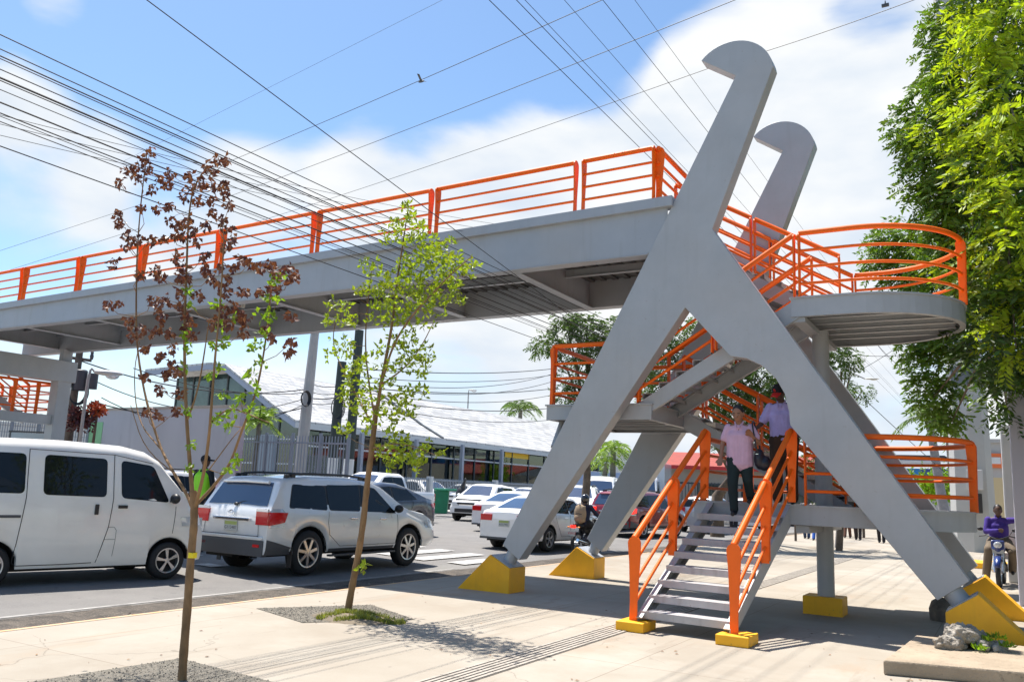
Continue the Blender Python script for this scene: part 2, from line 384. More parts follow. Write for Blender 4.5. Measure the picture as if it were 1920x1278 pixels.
# kerb face: lumpy broken edge down to the gutter
rows = []
for j in range(0, 221):
    y = -6+j*.3; row = []
    for i, (x, z) in enumerate([(-9.0, 0), (-9.06, -.012), (-9.13, -.1), (-9.4, -.125), (-9.8, -.12), (-10.2, -.128), (-10.45, -.13)]):
        q = mnoise.noise(Vector((x*2.1, y*1.3, 0)))
        row.append((x+(.05*q if 0 < i < 6 else 0), y, z+(.05*mnoise.noise(Vector((x*5, y*3.1, 4))) if 1 < i < 6 else 0)))
    rows.append(row)
mb.grid(rows); o = mb.build('gutter', M_gutter, smooth=60); tag(o, kind='structure')
peb = MB(); rp_ = random.Random(9)
for _ in range(2600):
    y = rp_.uniform(2, 30); x = -9.1-abs(rp_.gauss(0, .22)); s = rp_.uniform(.008, .03)*(1.3 if rp_.random() < .1 else .8); a = rp_.random()*6.28; z = -.105
    p4 = [(x+s*math.cos(a+q*1.57)*rp_.uniform(.6, 1.3), y+s*math.sin(a+q*1.57)*rp_.uniform(.6, 1.3), z) for q in range(4)]
    peb.add(p4+[(x+rp_.uniform(-.4, .4)*s, y+rp_.uniform(-.4, .4)*s, z+s*rp_.uniform(.5, 1.1))], [(0, 1, 4), (1, 2, 4), (2, 3, 4), (3, 0, 4)])
tag(peb.build('kerb_rubble', mat('gutter_rubble', (.17, .145, .115), .95, island=.7)), kind='stuff')
M_edge = mat('worn_orange_kerb_paint', (.62, .36, .17), .8, 0, 0, 5, col2=(.46, .38, .28))
strip('kerb_edge', [(-8.93, .004), (-9.005, .004)], -6, 60, M_edge)
strip('road', [(-10.4, -.13), (-18, .1), (-27.0, .1)], -40, 260, M_asph)
strip('edge_line', [(-10.46, -.122), (-10.54, -.119)], -20, 15.8, mat('worn_edge_line', (.42, .40, .37), .8, 0, 0, 5, col2=(.20, .19, .18)))
mk = MB()
for k in range(8):
    x = -10.75-1.0*k; z0 = road_z(x)+.006; z1 = road_z(x-.5)+.006
    y0_, y1_ = 16.3+.1*k, 19.0+.1*k
    if k == 0: y0_, y1_ = 16.6, 18.2
    mk.add([(x, y0_, z0), (x, y1_, z0), (x-.5, y1_, z1), (x-.5, y0_, z1)], [(0, 1, 2, 3)])
tag(mk.build('crosswalk', M_mark), kind='structure')
mk = MB()
for k in range(14):
    y = -8+6*k+(0 if k < 4 else 2.2); x = -14.6; z = road_z(x)+.006
    mk.add([(x, y, z), (x, y+2.5, z), (x-.12, y+2.5, z+.003), (x-.12, y, z+.003)], [(0, 1, 2, 3)])
for y in (11.35,):
    x = -13.0; z = road_z(x)+.006; mk.add([(x, y, z), (x, y+.35, z), (x-.5, y+.35, z+.014), (x-.5, y, z+.014)], [(0, 1, 2, 3)])
tag(mk.build('lane_marking', M_mark), kind='structure')
mb = MB(); mb.box((-27.3, -20, -.1), (-27.0, 200, .24)); tag(mb.build('far_kerb', mat('far_kerb_concrete', (.42, .40, .36), .9, 0, .2, 2)), kind='structure')
strip('far_sidewalk', [(-27.3, .236), (-29.8, .236)], -20, 200, mat('far_sidewalk_concrete', (.44, .41, .36), .9, 0, .15, 1))
strip('car_park', [(-29.8, .15), (-60, .15)], -20, 200, mat('car_park_concrete', (.33, .32, .3), .9, 0, .15, 1))

# ribbed tactile strip
tb = MB(); tb.box((-4.42, 2.5, .001), (-4.06, 34, .004))
tac = tb.build('tactile_strip', mat('tactile_groove', (.16, .14, .12), .9, 0, .2, 8)); tag(tac, kind='structure')
tb = MB()
for i in range(6):
    x = -4.41+i*.06; yy = 2.5
    while yy < 34:
        tb.box((x, yy, .003), (x+.036, yy+.39, .011)); yy += .40
o = tb.build('tactile_rib', mat('tactile_rib_concrete', (.40, .355, .30), .9, 0, .25, 5, .1, 60)); o.parent = tac; 

# planting pits
def pit(name, poly, seed):
    rr_ = random.Random(seed); mb = MB()
    mb.add([(x, y, .005) for x, y in poly], [tuple(range(len(poly)))])
    o = mb.build(name, M_gravel); tag(o, kind='structure')
    g = MB()
    xs = [p[0] for p in poly]; ys = [p[1] for p in poly]
    def inside(x, y):
        c = False; n = len(poly)
        for i in range(n):
            x1, y1 = poly[i]; x2, y2 = poly[(i+1) % n]
            if (y1 > y) != (y2 > y) and x < (x2-x1)*(y-y1)/(y2-y1)+x1: c = not c
        return c
    k = 0
    while k < 2600:
        x, y = rr_.uniform(min(xs), max(xs)), rr_.uniform(min(ys), max(ys))
        if not inside(x, y): continue
        k += 1; s = rr_.uniform(.004, .012); a = rr_.random()*6.28
        pts = [(x+s*math.cos(a+q*2.09)*rr_.uniform(.7, 1.2), y+s*math.sin(a+q*2.09)*rr_.uniform(.7, 1.2), .006) for q in range(3)]
        g.add(pts+[(x+rr_.uniform(-.3, .3)*s, y, .006+s*rr_.uniform(.5, 1))], [(0, 1, 3), (1, 2, 3), (2, 0, 3)])
    o = g.build('gravel', mat('gravel_stones', (.25, .225, .185), .9, island=.6)); tag(o, kind='stuff')
P1 = [(-6.75, 3.6), (-5.25, 3.6), (-5.3, 5.38), (-6.6, 5.5)]
P2 = [(-8.42, 8.13), (-7.22, 7.72), (-6.42, 8.86), (-7.6, 9.45)]
pit('gravel_bed', P1, 3); pit('gravel_bed', P2, 4)

def grass(name, cx, cy, rx, ry, n, h, m, seed, z=0.0):
    r_ = random.Random(seed); mb = MB()
    for _ in range(n):
        a = r_.random()*6.28; q = math.sqrt(r_.random())*(.72+.28*math.sin(3*a+1)); x = cx+rx*q*math.cos(a); y = cy+ry*q*math.sin(a)
        if mnoise.noise(Vector((x*5, y*5, 2))) < -.12: continue
        hh = h*r_.uniform(.4, 1.15)*(1.1-q*.6); th = r_.random()*6.28; w_ = .006+.006*r_.random(); dx, dy = math.cos(th)*w_, math.sin(th)*w_
        lx, ly = r_.uniform(-.6, .6)*hh, r_.uniform(-.6, .6)*hh
        mb.add([(x-dx, y-dy, z), (x+dx, y+dy, z), (x+dx*.6+lx*.4, y+dy*.6+ly*.4, z+hh*.6), (x-dx*.6+lx*.4, y-dy*.6+ly*.4, z+hh*.6), (x+lx, y+ly, z+hh)],
               [(0, 1, 2, 3), (3, 2, 4)])
    o = mb.build(name, m); tag(o, kind='stuff'); return o
M_grass = mat('grass_blade', (.24, .27, .06), .6, island=.35, trans=.35)
grass('grass', -6.98, 8.42, .68, .46, 3400, .10, M_grass, 5)
mb = MB(); hp = []
for i in range(13):
    row = []
    for j in range(17):
        u = i/12*2-1; v = j/16*2-1; q = math.sqrt(u*u+v*v)
        row.append((-7.02+.62*u, 8.4+.44*v, .004+max(0, 1-q)**.8*.05*(1+.6*mnoise.noise(Vector((u*4, v*4, 1))))-(.03 if q > 1 else 0)))
    hp.append(row)
tag(mb.grid(hp).build('soil', M_dirt, smooth=60), kind='stuff')

# fallen leaves scattered on the paving
mb = MB()
for _ in range(110):
    if rnd.random() < .6: x, y = rnd.uniform(-8.6, -1.0), rnd.uniform(3.5, 12)
    else: x, y = rnd.gauss(-.6, .35), rnd.gauss(9.2, .12)
    a = rnd.random()*6.28; s = rnd.uniform(.010, .026)
    e = Vector((math.cos(a), math.sin(a), 0)); n_ = Vector((-e.y, e.x, 0)); o3 = Vector((x, y, .006))
    mb.add([o3-e*s, o3+n_*s*.5+Vector((0, 0, s*.3)), o3+e*s, o3-n_*s*.5+Vector((0, 0, s*.2))], [(0, 1, 2, 3)])
tag(mb.build('leaf_litter', mat('dry_leaf', (.24, .11, .045), .7, island=.5)), kind='stuff')

# ------------------------------------------------------------------ footbridge
Y0, Y1, TH = 12.15, 15.38, .27
FB = empty('footbridge', (-4.0, 13.8, 0), 'grey steel footbridge with orange railings, hooked twin legs and a stair, crossing over the road', 'footbridge')
arc = lambda cx, cz, r, a0, a1, n: [(cx+r*math.cos(R(lerp(a0, a1, i/n))), cz+r*math.sin(R(lerp(a0, a1, i/n)))) for i in range(n+1)]
# hook: part of a circle through the tip, the top and the right shoulder
tip, top, sh = Vector((-3.86, 8.47)), Vector((-3.24, 8.67)), Vector((-2.74, 8.12))
def circ(a, b, c):
    d = 2*(a.x*(b.y-c.y)+b.x*(c.y-a.y)+c.x*(a.y-b.y))
    ux = ((a.x**2+a.y**2)*(b.y-c.y)+(b.x**2+b.y**2)*(c.y-a.y)+(c.x**2+c.y**2)*(a.y-b.y))/d
    uy = ((a.x**2+a.y**2)*(c.x-b.x)+(b.x**2+b.y**2)*(a.x-c.x)+(c.x**2+c.y**2)*(b.x-a.x))/d
    return ux, uy, math.hypot(a.x-ux, a.y-uy)
cx, cz, cr_ = circ(tip, top, sh)
a0 = math.degrees(math.atan2(tip.y-cz, tip.x-cx)); a1 = math.degrees(math.atan2(sh.y-cz, sh.x-cx))
hook = arc(cx, cz, cr_, a0, a1, 18)
outline = hook+[(-3.68, 5.66), (-.455, .755), (-.82, .49), (-2.575, 2.68)]
outline += [(-2.585, 2.86), (-2.64, 3.12), (-2.76, 3.34), (-2.95, 3.53), (-3.17, 3.645), (-3.41, 3.69)]
outline += [(-4.10, 4.47), (-6.84, .52), (-7.15, .74), (-4.95, 4.90), (-4.27, 6.22), (-3.31, 8.09)]
def frame(y):
    mb = MB(); mb.prism(outline, (0, y, 0), (1, 0, 0), (0, 0, 1), (0, TH, 0))
    o = mb.build('support_frame', M_grey, FB); bev(o, .006, 1)
    # pins into the footings
    pm = MB(); pm.tube([(-6.9, y+TH/2, .85), (-7.13, y+TH/2, .38)], .105, 16); pm.build('pin', M_grey, o, smooth=40); pm = MB(); pm.tube([(-.83, y+TH/2, .82), (-.43, y+TH/2, .32)], .125, 16)
    pm.build('pin', M_grey, o, smooth=40)
    return o
frame(Y0); frame(Y1)
def footing(poly, y, side):
    mb = MB(); mb.prism(poly, (0, y-.13, 0), (1, 0, 0), (0, 0, 1), (0, TH+.26, 0))
    o = mb.build('footing', M_yellow, FB); bev(o, .012, 2)
    cp = MB()
    # grey steel bearing plate on the sloping top
    (xa, za), (xb, zb_) = side; d = Vector((xb-xa, zb_-za)); n_ = Vector((-d.y, d.x)).normalized()
    if n_.y < 0: n_ = -n_
    a = Vector((xa, za))+d*.04; b = Vector((xa, za))+d*.96
    cp.prism([(a.x, a.y), (b.x, b.y), (b.x+n_.x*.012, b.y+n_.y*.012), (a.x+n_.x*.012, a.y+n_.y*.012)], (0, y-.10, 0), (1, 0, 0), (0, 0, 1), (0, TH+.2, 0))
    cp.build('bearing_plate', M_grey2, o)
for y in (Y0, Y1):
    footing([(-7.93, -.02), (-6.93, -.02), (-6.93, .385), (-7.31, .58)], y, ((-6.93, .385), (-7.31, .58)))
    footing([(-.73, -.02), (.30, -.02), (-.36, .615), (-.73, .37)], y, ((-.36, .615), (-.73, .37)))

gt = lambda x: 6.27+.0175*(x+4.28)
gb_ = lambda x: 5.375+.006*(x+4.7)
XA, XB = -27.5, -4.3
def girder(y, sgn):
    # web, top lip and bottom flange as one swept I section; sgn -1 = flanges reach toward -y a little
    mb = MB()
    for (xa, xb) in ((XA, XB),):
        def sweep(poly_a, poly_b):
            n = len(poly_a); vs = [Vector(p) for p in poly_a+poly_b]
            mb.add(vs, [tuple(range(n)), tuple(range(n, 2*n))[::-1]]+[(i, i+n, (i+1) % n+n, (i+1) % n) for i in range(n)])
        def rect(y0, y1, za, zb, x): return [(x, y0, za), (x, y1, za), (x, y1, zb), (x, y0, zb)]
        xe = -4.72
        sweep(rect(y+.012, y+.03, gb_(xa)+.02, gt(xa)-.15, xa), rect(y+.012, y+.03, gb_(xe)+.02, gt(xb)-.15, xb-.1))
        sweep(rect(y-.075, y+.16, gt(xa)-.165, gt(xa), xa), rect(y-.075, y+.16, gt(xb)-.165, gt(xb), xb))
        sweep(rect(y+.004, y+.25, gb_(xa)-.004, gb_(xa)+.018, xa), rect(y+.004, y+.25, gb_(xe)-.004, gb_(xe)+.018, xe))
    return bev(mb.build('girder', M_grey2, FB, recalc=True), .004, 1)
girder(Y0, -1); girder(Y1, 1)
mb = MB(); mb.box((XA, Y0+.17, 5.93), (-4.5, Y1+.0, 5.99))
x = XA
while x < -4.8:
    mb.box((x, Y0+.2, 5.895), (x+.12, Y1-.02, 5.93)); x += .26
mb.build('deck', mat('deck_steel', (.09, .09, .092), .6, 0, .2, 3), FB)
for k in range(7):
    x = -7.25-3.05*k
    mb = MB(); mb.box((x-.008, Y0+.035, 5.37), (x+.008, Y1+.01, 5.9)); mb.box((x-.09, Y0+.25, 5.352), (x+.09, Y1+.0, 5.37))
    mb.prism([(0, 0), (.5, 0), (0, .42)], (x-.02, Y1+.008, 5.372), (0, -1, 0), (0, 0, 1), (.03, 0, 0))
    mb.build('cross_beam', M_grey2, FB)
for yy in (13.15, 14.3):
    mb = MB(); mb.box((XA, yy, 5.74), (-4.9, yy+.012, 5.89)); mb.box((XA, yy-.05, 5.73), (-4.9, yy+.05, 5.74)); mb.build('deck_joist', M_grey2, FB)
mb = MB(); mb.box((-5.1, 13.1, 5.45), (-5.02, 13.16, 5.72)); mb.box((-14.9, 13.1, 5.45), (-14.82, 13.16, 5.72)); mb.build('drain_pipe', mat('drain_grey', (.55, .53, .48), .6), FB, smooth=30)

# ---- railings
def rot_to(d, up=(0, 0, 1)):
    d = Vector(d).normalized(); u = Vector(up); s_ = d.cross(u).normalized(); return s_, d
def post(base, across, h=.97, w0=.10, w1=.13, lean=0, t=.022, parent=None, depth=0):
    """flat tapered paddle with a round head; `across` is the direction of its broad side"""
    b = Vector(base); a = Vector(across).normalized(); n_ = a.cross(Vector((0, 0, 1))).normalized()
    sh_ = []; k = 8
    prof = [(w0/2, -depth), (w0/2, h*.25), (w1/2, h*.8)]
    for i in range(k+1):
        q = math.pi*i/k; prof.append((w1/2*math.cos(q)*1.02, h*.94+w1/2*math.sin(q)))
    prof += [(-w1/2*.75, h*.7), (-w0/2*.9, h*.25), (-w0/2, -depth)]
    mb = MB(); mb.prism(prof, b-n_*t/2, a, Vector((0, 0, 1)), n_*t)
    return mb.build('post', M_orange, parent)
def railing(base, posts, h=.95, w1=.13, name='railing', outward=(0, -1, 0), rails=(.70, .45, .20), rtop=.04, rr2=.023, ret=None, off=.0, depthp=.0, round_ends=False):
    """base: list of base points; rails run parallel to it; posts: list of (point, across)"""
    e = bpy.data.objects.new(name, None); COL.objects.link(e); e.parent = FB; ORG[e.name] = ORG[FB.name]; e.empty_display_size = .1
    B = [Vector(p) for p in base]; o_ = Vector(outward)*off
    mb = MB(); P = [p+Vector((0, 0, h))+o_ for p in B]; mb.tube(P, rtop, 10)
    mb.build('handrail', M_orange, e, smooth=50)
    for q in rails:
        mb = MB(); mb.tube([p+Vector((0, 0, q))+o_ for p in B], rr2, 8); mb.build('rail', M_orange, e, smooth=50)
    for pt, ac in posts: post(pt, ac, h, w1=w1, parent=e, depth=depthp)
    return e
# bridge sides in 3 m panels
PX = [-4.62, -5.87]+[-5.99-2.93*k for k in range(0, 0)]
PXs = [-4.62, -5.93, -8.91, -11.82, -14.61, -17.24, -19.63, -22.05, -24.5]
edges = [(b+.075, a-(.075 if i else 0)) for i, (a, b) in enumerate(zip(PXs, PXs[1:]))]
for ys, ac in ((Y0-.03, (0, -1, 0)), (Y1+.1, (0, 1, 0))):
    for (xa, xb) in edges:
        railing([(xa, ys, gt(xa)), (xb, ys, gt(xb))], [((xa, ys, gt(xa)), (0, 1, 0)), ((xb, ys, gt(xb)), (0, 1, 0))], h=.86, rails=(.62, .40, .18), w1=.17)
railing([(-4.56, Y0, 6.26), (-4.56, 13.75, 6.26)], [((-4.56, Y0+.05, 6.26), (1, 0, 0)), ((-4.56, 13.7, 6.26), (1, 0, 0))], h=.86, rails=(.62, .40, .18), w1=.17)

# ---- stair flights
def flight(p0, p1, wdir, width, n, skip_last=True, sd_=.26, base_ext=0.0, name='stair_flight'):
    """p0 bottom corner, p1 top corner (one side); wdir unit vector across; n risers"""
    e = bpy.data.objects.new(name, None); COL.objects.link(e); e.parent = FB; ORG[e.name] = ORG[FB.name]; e.empty_display_size = .1
    p0, p1, w_ = Vector(p0), Vector(p1), Vector(wdir).normalized(); d = p1-p0; run = Vector((d.x, d.y, 0)); L = run.length; ru = run.normalized(); rise = d.z
    sl = rise/L
    for k, o_ in enumerate((0, width)):
        # channel section: web plus top and bottom flange turned inward
        q = p0+w_*o_; inn = w_*(1 if k == 0 else -1)
        mb = MB()
        b0, b1 = -.0, L
        web = [(-.06, max(0, -.02)-.02), (.34, -.02), (L+.0, rise-.30), (L+.0, rise+.03), (-.06, -.06*sl+.10)]
        web = [(-.05, 0), (.05, 0-.0), (L, rise-.29), (L, rise), (-.05, .10)] if base_ext else [(-.02, -.24), (L, rise-.28), (L, rise+.02), (-.02, .02)]
        mb.prism(web, q, ru, (0, 0, 1), inn*.012)
        t0, t1 = (web[-1], web[-2])
        up = Vector((0, 0, 1))
        A = q+ru*t0[0]+up*t0[1]; B = q+ru*t1[0]+up*t1[1]; mb.beam(A-up*.006+inn*.04, B-up*.006+inn*.04, .085, .014)
        c0, c1 = (web[1] if base_ext else web[0]), (web[2] if base_ext else web[1])
        A = q+ru*c0[0]+up*c0[1]; B = q+ru*c1[0]+up*c1[1]; mb.beam(A+up*.006+inn*.04, B+up*.006+inn*.04, .085, .012)
        mb.build('stringer', M_grey, e)
    for i in range(1, n if skip_last else n+1):
        z = p0.z+rise*i/n; c = p0+ru*(L*(i-1)/n+L/n*.1)
        mb = MB()
        fr = L/n*1.12
        def bx(u0, u1, z0, z1):
            mb.prism([(u0, z0), (u1, z0), (u1, z1), (u0, z1)], Vector((c.x, c.y, 0))+w_*.014, ru, (0, 0, 1), w_*(width-.028))
        bx(0, fr, z-.008, z); bx(0, .01, z-.085, z-.008); bx(fr-.01, fr, z-.05, z-.008)
        mb.build('tread', M_steel, e)
    return e
S1 = flight((-4.02, 10.18, .06), (-3.84, 12.5, 1.58), (.997, -.078, 0), 1.2, 9, base_ext=1)
F2 = flight((-2.1, 15.28, 1.58), (-4.75, 15.28, 3.05), (0, -1, 0), 1.25, 9)
F3 = flight((-4.95, 12.52, 3.05), (-2.5, 12.52, 4.56), (0, 1, 0), 1.27, 9)
F4 = flight((-2.2, 15.28, 4.56), (-4.98, 15.28, 6.2), (0, -1, 0), 1.3, 10)
# pads under stair 1
for (xa, xb, ya, yb) in ((-4.22, -3.86, 9.96, 10.40), (-2.96, -2.58, 9.88, 10.32)):
    mb = MB(); mb.box((xa, ya, 0), (xb, yb, .115)); bev(mb.build('footing', M_yellow, FB), .01, 2)

# ---- landings
def landing(outline_, z, dep, joist_y, xr, name):
    e = bpy.data.objects.new(name, None); COL.objects.link(e); e.parent = FB; ORG[e.name] = ORG[FB.name]; e.empty_display_size = .1
    mb = MB(); mb.prism(outline_, (0, 0, z-.012), (1, 0, 0), (0, 1, 0), (0, 0, .012)); mb.build('floor_plate', M_steel, e)
    n = len(outline_); mb = MB()
    # rim channel: web and bottom flange following the outline
    ctr = Vector((sum(p[0] for p in outline_)/n, sum(p[1] for p in outline_)/n))
    ins = []
    for i in range(n):
        a, b, c_ = Vector(outline_[i-1]), Vector(outline_[i]), Vector(outline_[(i+1) % n])
        d1 = (b-a).normalized(); d2 = (c_-b).normalized(); n1_ = Vector((-d1.y, d1.x)); n2_ = Vector((-d2.y, d2.x)); nn = (n1_+n2_)
        if nn.length < 1e-4: nn = n1_
        nn.normalize(); k_ = 1/max(.4, nn.dot(n1_)); ins.append((b, nn*k_))
    area = sum(outline_[i][0]*outline_[(i+1) % n][1]-outline_[(i+1) % n][0]*outline_[i][1] for i in range(n))
    sg = 1 if area > 0 else -1
    def ring(off): return [b+nn*off*sg for b, nn in ins]
    def wall(o0, o1, za, zb):
        A, B = ring(o0), ring(o1)
        vs = [(p.x, p.y, za) for p in A]+[(p.x, p.y, zb) for p in A]+[(p.x, p.y, za) for p in B]+[(p.x, p.y, zb) for p in B]
        fs = []
        for i in range(n):
            j = (i+1) % n
            fs += [(i, j, j+n, i+n), (2*n+j, 2*n+i, 3*n+i, 3*n+j), (i+n, j+n, 3*n+j, 3*n+i), (j, i, 2*n+i, 2*n+j)]
        mb.add(vs, fs)
    wall(-.008, .004, z-dep, z+.006); wall(.005, .075, z-dep+.0, z-dep+.012); wall(-.03, -.0085, z-.02, z+.006)
    mb.build('rim_beam', M_grey, e, recalc=True)
    mb = MB()
    for y in joist_y:
        xa, xb = xr(y); mb.box((xa, y-.006, z-dep*.8), (xb, y+.006, z-.013)); mb.box((xa, y-.04, z-dep*.8-.008), (xb, y+.04, z-dep*.8))
    mb.build('joist', M_grey, e)
    return e
CX, CY, CR = -1.80, 13.9, 1.4
semi = arc(CX, CY, CR, -90, 90, 20)
def xr_(x0): return lambda y: (x0, CX+math.sqrt(max(.01, CR**2-(y-CY)**2))-.08)
landing([(-4.05, 12.5)]+semi+[(-4.05, 15.3)], 1.58, .27, (12.95, 13.4, 13.9, 14.4, 14.85), xr_(-4.03), 'lower_landing')
landing([(-6.6, 12.5), (-4.76, 12.5), (-4.76, 15.3), (-6.6, 15.3)], 3.05, .25, (12.9, 13.3, 13.7, 14.1, 14.6, 15.0), lambda y: (-6.59, -4.77), 'middle_landing')
landing([(-2.6, 12.5)]+semi+[(-2.6, 15.3)], 4.58, .29, (12.98, 13.45, 13.9, 14.35, 14.8), xr_(-2.58), 'upper_landing')
mb = MB(); mb.tube([(-2.42, 13.72, .25), (-2.42, 13.72, 4.28)], .125, 20, cap=True); mb.build('column', M_grey, FB, smooth=40)
mb = MB(); mb.box((-2.72, 13.5, -.02), (-2.16, 13.98, .26)); bev(mb.build('footing', M_yellow, FB), .012, 2)
for za, zb in ((4.22, 4.3), (1.2, 1.3)):
    mb = MB(); mb.box((-2.6, 12.55, za), (-2.42, 15.25, zb)); mb.build('column_cap_beam', M_grey, FB)
mb = MB(); mb.tube([(-6.5, 12.9, 2.8), (-6.5, 12.6, 2.35)], .06, 12); mb.build('strut', M_grey, FB, smooth=40)

# ---- stair and landing railings
def stair_rail(p0, p1, side, n=2, tops=(0,)):
    p0, p1 = Vector(p0), Vector(p1)
    for i in range(n):
        a = p0.lerp(p1, i/n+(0 if i == 0 else .012)); b = p0.lerp(p1, (i+1)/n-(.012 if i < n-1 else 0))
        railing([a, b], [(a, side), (b, side)], h=.95)
for x_, y_ in ((-4.06, 10.14), (-2.79, 10.05)):
    a = Vector((x_, y_, .10)); b = Vector((x_+.18, y_+2.32, 1.62))
    for k in (0, 1): pa, pb = a.lerp(b, .51*k), a.lerp(b, .49+.51*k); railing([pa, pb], [(pa, (1, 0, 0)), (pb, (1, 0, 0))], h=1.0, rtop=.04, rr2=.022, w1=.165)
stair_rail((-2.15, 14.02, 1.62), (-4.75, 14.02, 3.08), (0, 1, 0)); stair_rail((-2.15, 15.32, 1.62), (-4.75, 15.32, 3.08), (0, 1, 0))
stair_rail((-4.95, 12.48, 3.08), (-2.55, 12.48, 4.58), (0, 1, 0)); stair_rail((-4.95, 13.82, 3.08), (-2.55, 13.82, 4.58), (0, 1, 0))
stair_rail((-2.15, 13.96, 4.6), (-4.9, 13.96, 6.22), (0, 1, 0)); stair_rail((-2.15, 15.32, 4.6), (-4.9, 15.32, 6.22), (0, 1, 0))
def arc3(a0, a1, z, n=14, r=CR): return [(CX+r*math.cos(R(lerp(a0, a1, i/n))), CY+r*math.sin(R(lerp(a0, a1, i/n))), z) for i in range(n+1)]
def rad(a): return (math.cos(R(a)), math.sin(R(a)), 0)
for z, xs in ((4.58, -2.48), (1.58, -2.45)):
    railing([(xs, CY-CR, z), (CX-.1, CY-CR, z)]+arc3(-88, -8, z), [((xs, CY-CR, z), (0, 1, 0)), (arc3(-8, -8, z)[0], rad(-8))], h=.97)
    railing(arc3(-5, 88, z)+[(CX-.3, CY+CR, z)], [(arc3(-5, -5, z)[0], rad(-5)), ((CX-.3, CY+CR, z), (0, 1, 0))], h=.97)
railing([(-4.0, 12.75, 1.58), (-4.0, 15.2, 1.58)], [((-4.0, 12.75, 1.58), (1, 0, 0)), ((-4.0, 15.2, 1.58), (1, 0, 0))])
railing([(-3.9, 15.27, 1.58), (-2.2, 15.27, 1.58)], [((-3.9, 15.27, 1.58), (0, 1, 0)), ((-2.2, 15.27, 1.58), (0, 1, 0))])
railing([(-6.52, 12.55, 3.05), (-5.0, 12.55, 3.05)], [((-6.52, 12.55, 3.05), (0, 1, 0)), ((-5.0, 12.55, 3.05), (0, 1, 0))], h=1.0)
railing([(-6.56, 12.6, 3.05), (-6.56, 15.2, 3.05)], [((-6.56, 12.6, 3.05), (1, 0, 0)), ((-6.56, 15.2, 3.05), (1, 0, 0))], h=1.0)
railing([(-6.5, 15.26, 3.05), (-4.8, 15.26, 3.05)], [((-6.5, 15.26, 3.05), (0, 1, 0)), ((-4.8, 15.26, 3.05), (0, 1, 0))], h=1.0)

# ---- far side: pier, crosshead and stair beyond the road
for ya in (15.1, 11.9):
    mb = MB(); mb.box((-25.2, ya, -.1), (-24.8, ya+.42, 4.32)); bev(mb.build('pier', M_grey, FB), .01, 1)
mb = MB(); mb.box((-25.25, 11.6, 4.3), (-24.75, 15.62, 4.93)); bev(mb.build('crosshead', M_grey, FB), .01, 1)
mb = MB(); mb.box((-25.15, 12.3, 2.98), (-24.9, 15.1, 3.26)); mb.build('landing_beam', M_grey, FB)
mb = MB(); mb.box((-25.1, 15.2, 4.93), (-24.9, 15.5, 5.3)); mb.build('bearing', M_grey, FB); mb = MB(); mb.box((-25.1, 12.1, 4.93), (-24.9, 12.4, 5.3)); mb.build('bearing', M_grey, FB)
flight((-26.6, 15.2, 3.26), (-26.6, 12.6, 5.0), (-1, 0, 0), 1.3, 10)
for x_ in (-26.5, -27.95):
    railing([(x_, 15.2, 3.28), (x_, 12.5, 5.05)], [((x_, 15.2, 3.28), (1, 0, 0)), ((x_, 13.8, 4.2), (1, 0, 0)), ((x_, 12.5, 5.05), (1, 0, 0))])
railing([(-25.3, 13.6, 3.26), (-25.3, 15.45, 3.26)], [((-25.3, 14.1, 3.26), (0, 1, 0)), ((-25.3, 14.8, 3.26), (0, 1, 0))], h=.98)
railing([(-25.35, 15.5, 3.26), (-28, 15.5, 3.26)], [((-25.4, 15.5, 3.26), (0, 1, 0)), ((-28, 15.5, 3.26), (0, 1, 0))], h=.98)
mb = MB(); mb.box((-28.1, 15.1, 3.14), (-25.2, 15.6, 3.26)); mb.box((-28.1, 12.3, 5.0), (-25.2, 12.7, 5.1)); mb.build('landing_floor', M_steel, FB)
# ------------------------------------------------------------------ vehicles (local: x forward, y left, z up)
def wheel(parent, c, r, w, side, spokes=7, alloy=None, dark=False):
    """side +1: outer face toward +y"""
    e = bpy.data.objects.new('wheel', None); COL.objects.link(e); e.parent = parent; e.empty_display_size = .1; e.location = c
    if side < 0: e.rotation_euler = (0, 0, math.pi)
    mb = MB(); ri = r*.66
    mb.lathe([(-w/2, ri*.9), (-w/2, ri), (-w/2+.01, r*.93), (-w/2+.035, r), (w/2-.035, r), (w/2-.01, r*.95), (w/2+.004, r*.86), (w/2+.002, ri*1.03), (w/2-.03, ri)], (0, 0, 0), 'y', 36)
    mb.build('tyre', M_rubber, e, smooth=50)
    m = MB()
    m.lathe([(w/2-.012, ri*1.0), (w/2-.002, ri*1.02), (w/2-.006, ri*.93), (w/2-.05, ri*.88), (-w/2, ri*.88)], (0, 0, 0), 'y', 36)
    for k in range(spokes):
        a = 2*math.pi*k/spokes+.2
        for da in ((-.09, .09) if spokes <= 5 else (0,)):
            p = Vector((math.cos(a)*ri*.16, w/2-.018, math.sin(a)*ri*.16)); q = Vector((math.cos(a+da)*ri*.93, w/2-.028, math.sin(a+da)*ri*.93))
            m.beam(p, q, ri*(.2 if spokes > 5 else .13), .03, (0, 1, 0))
    m.lathe([(w/2-.03, ri*.24), (w/2-.008, ri*.2), (w/2-.006, 0)], (0, 0, 0), 'y', 16)
    m.build('rim', alloy or M_alloy, e, smooth=40)
    m = MB(); m.lathe([(w/2-.07, ri*.9), (w/2-.071, 0)], (0, 0, 0), 'y', 24); m.build('brake_disc', M_under if not dark else M_blackpl, e)
    return e

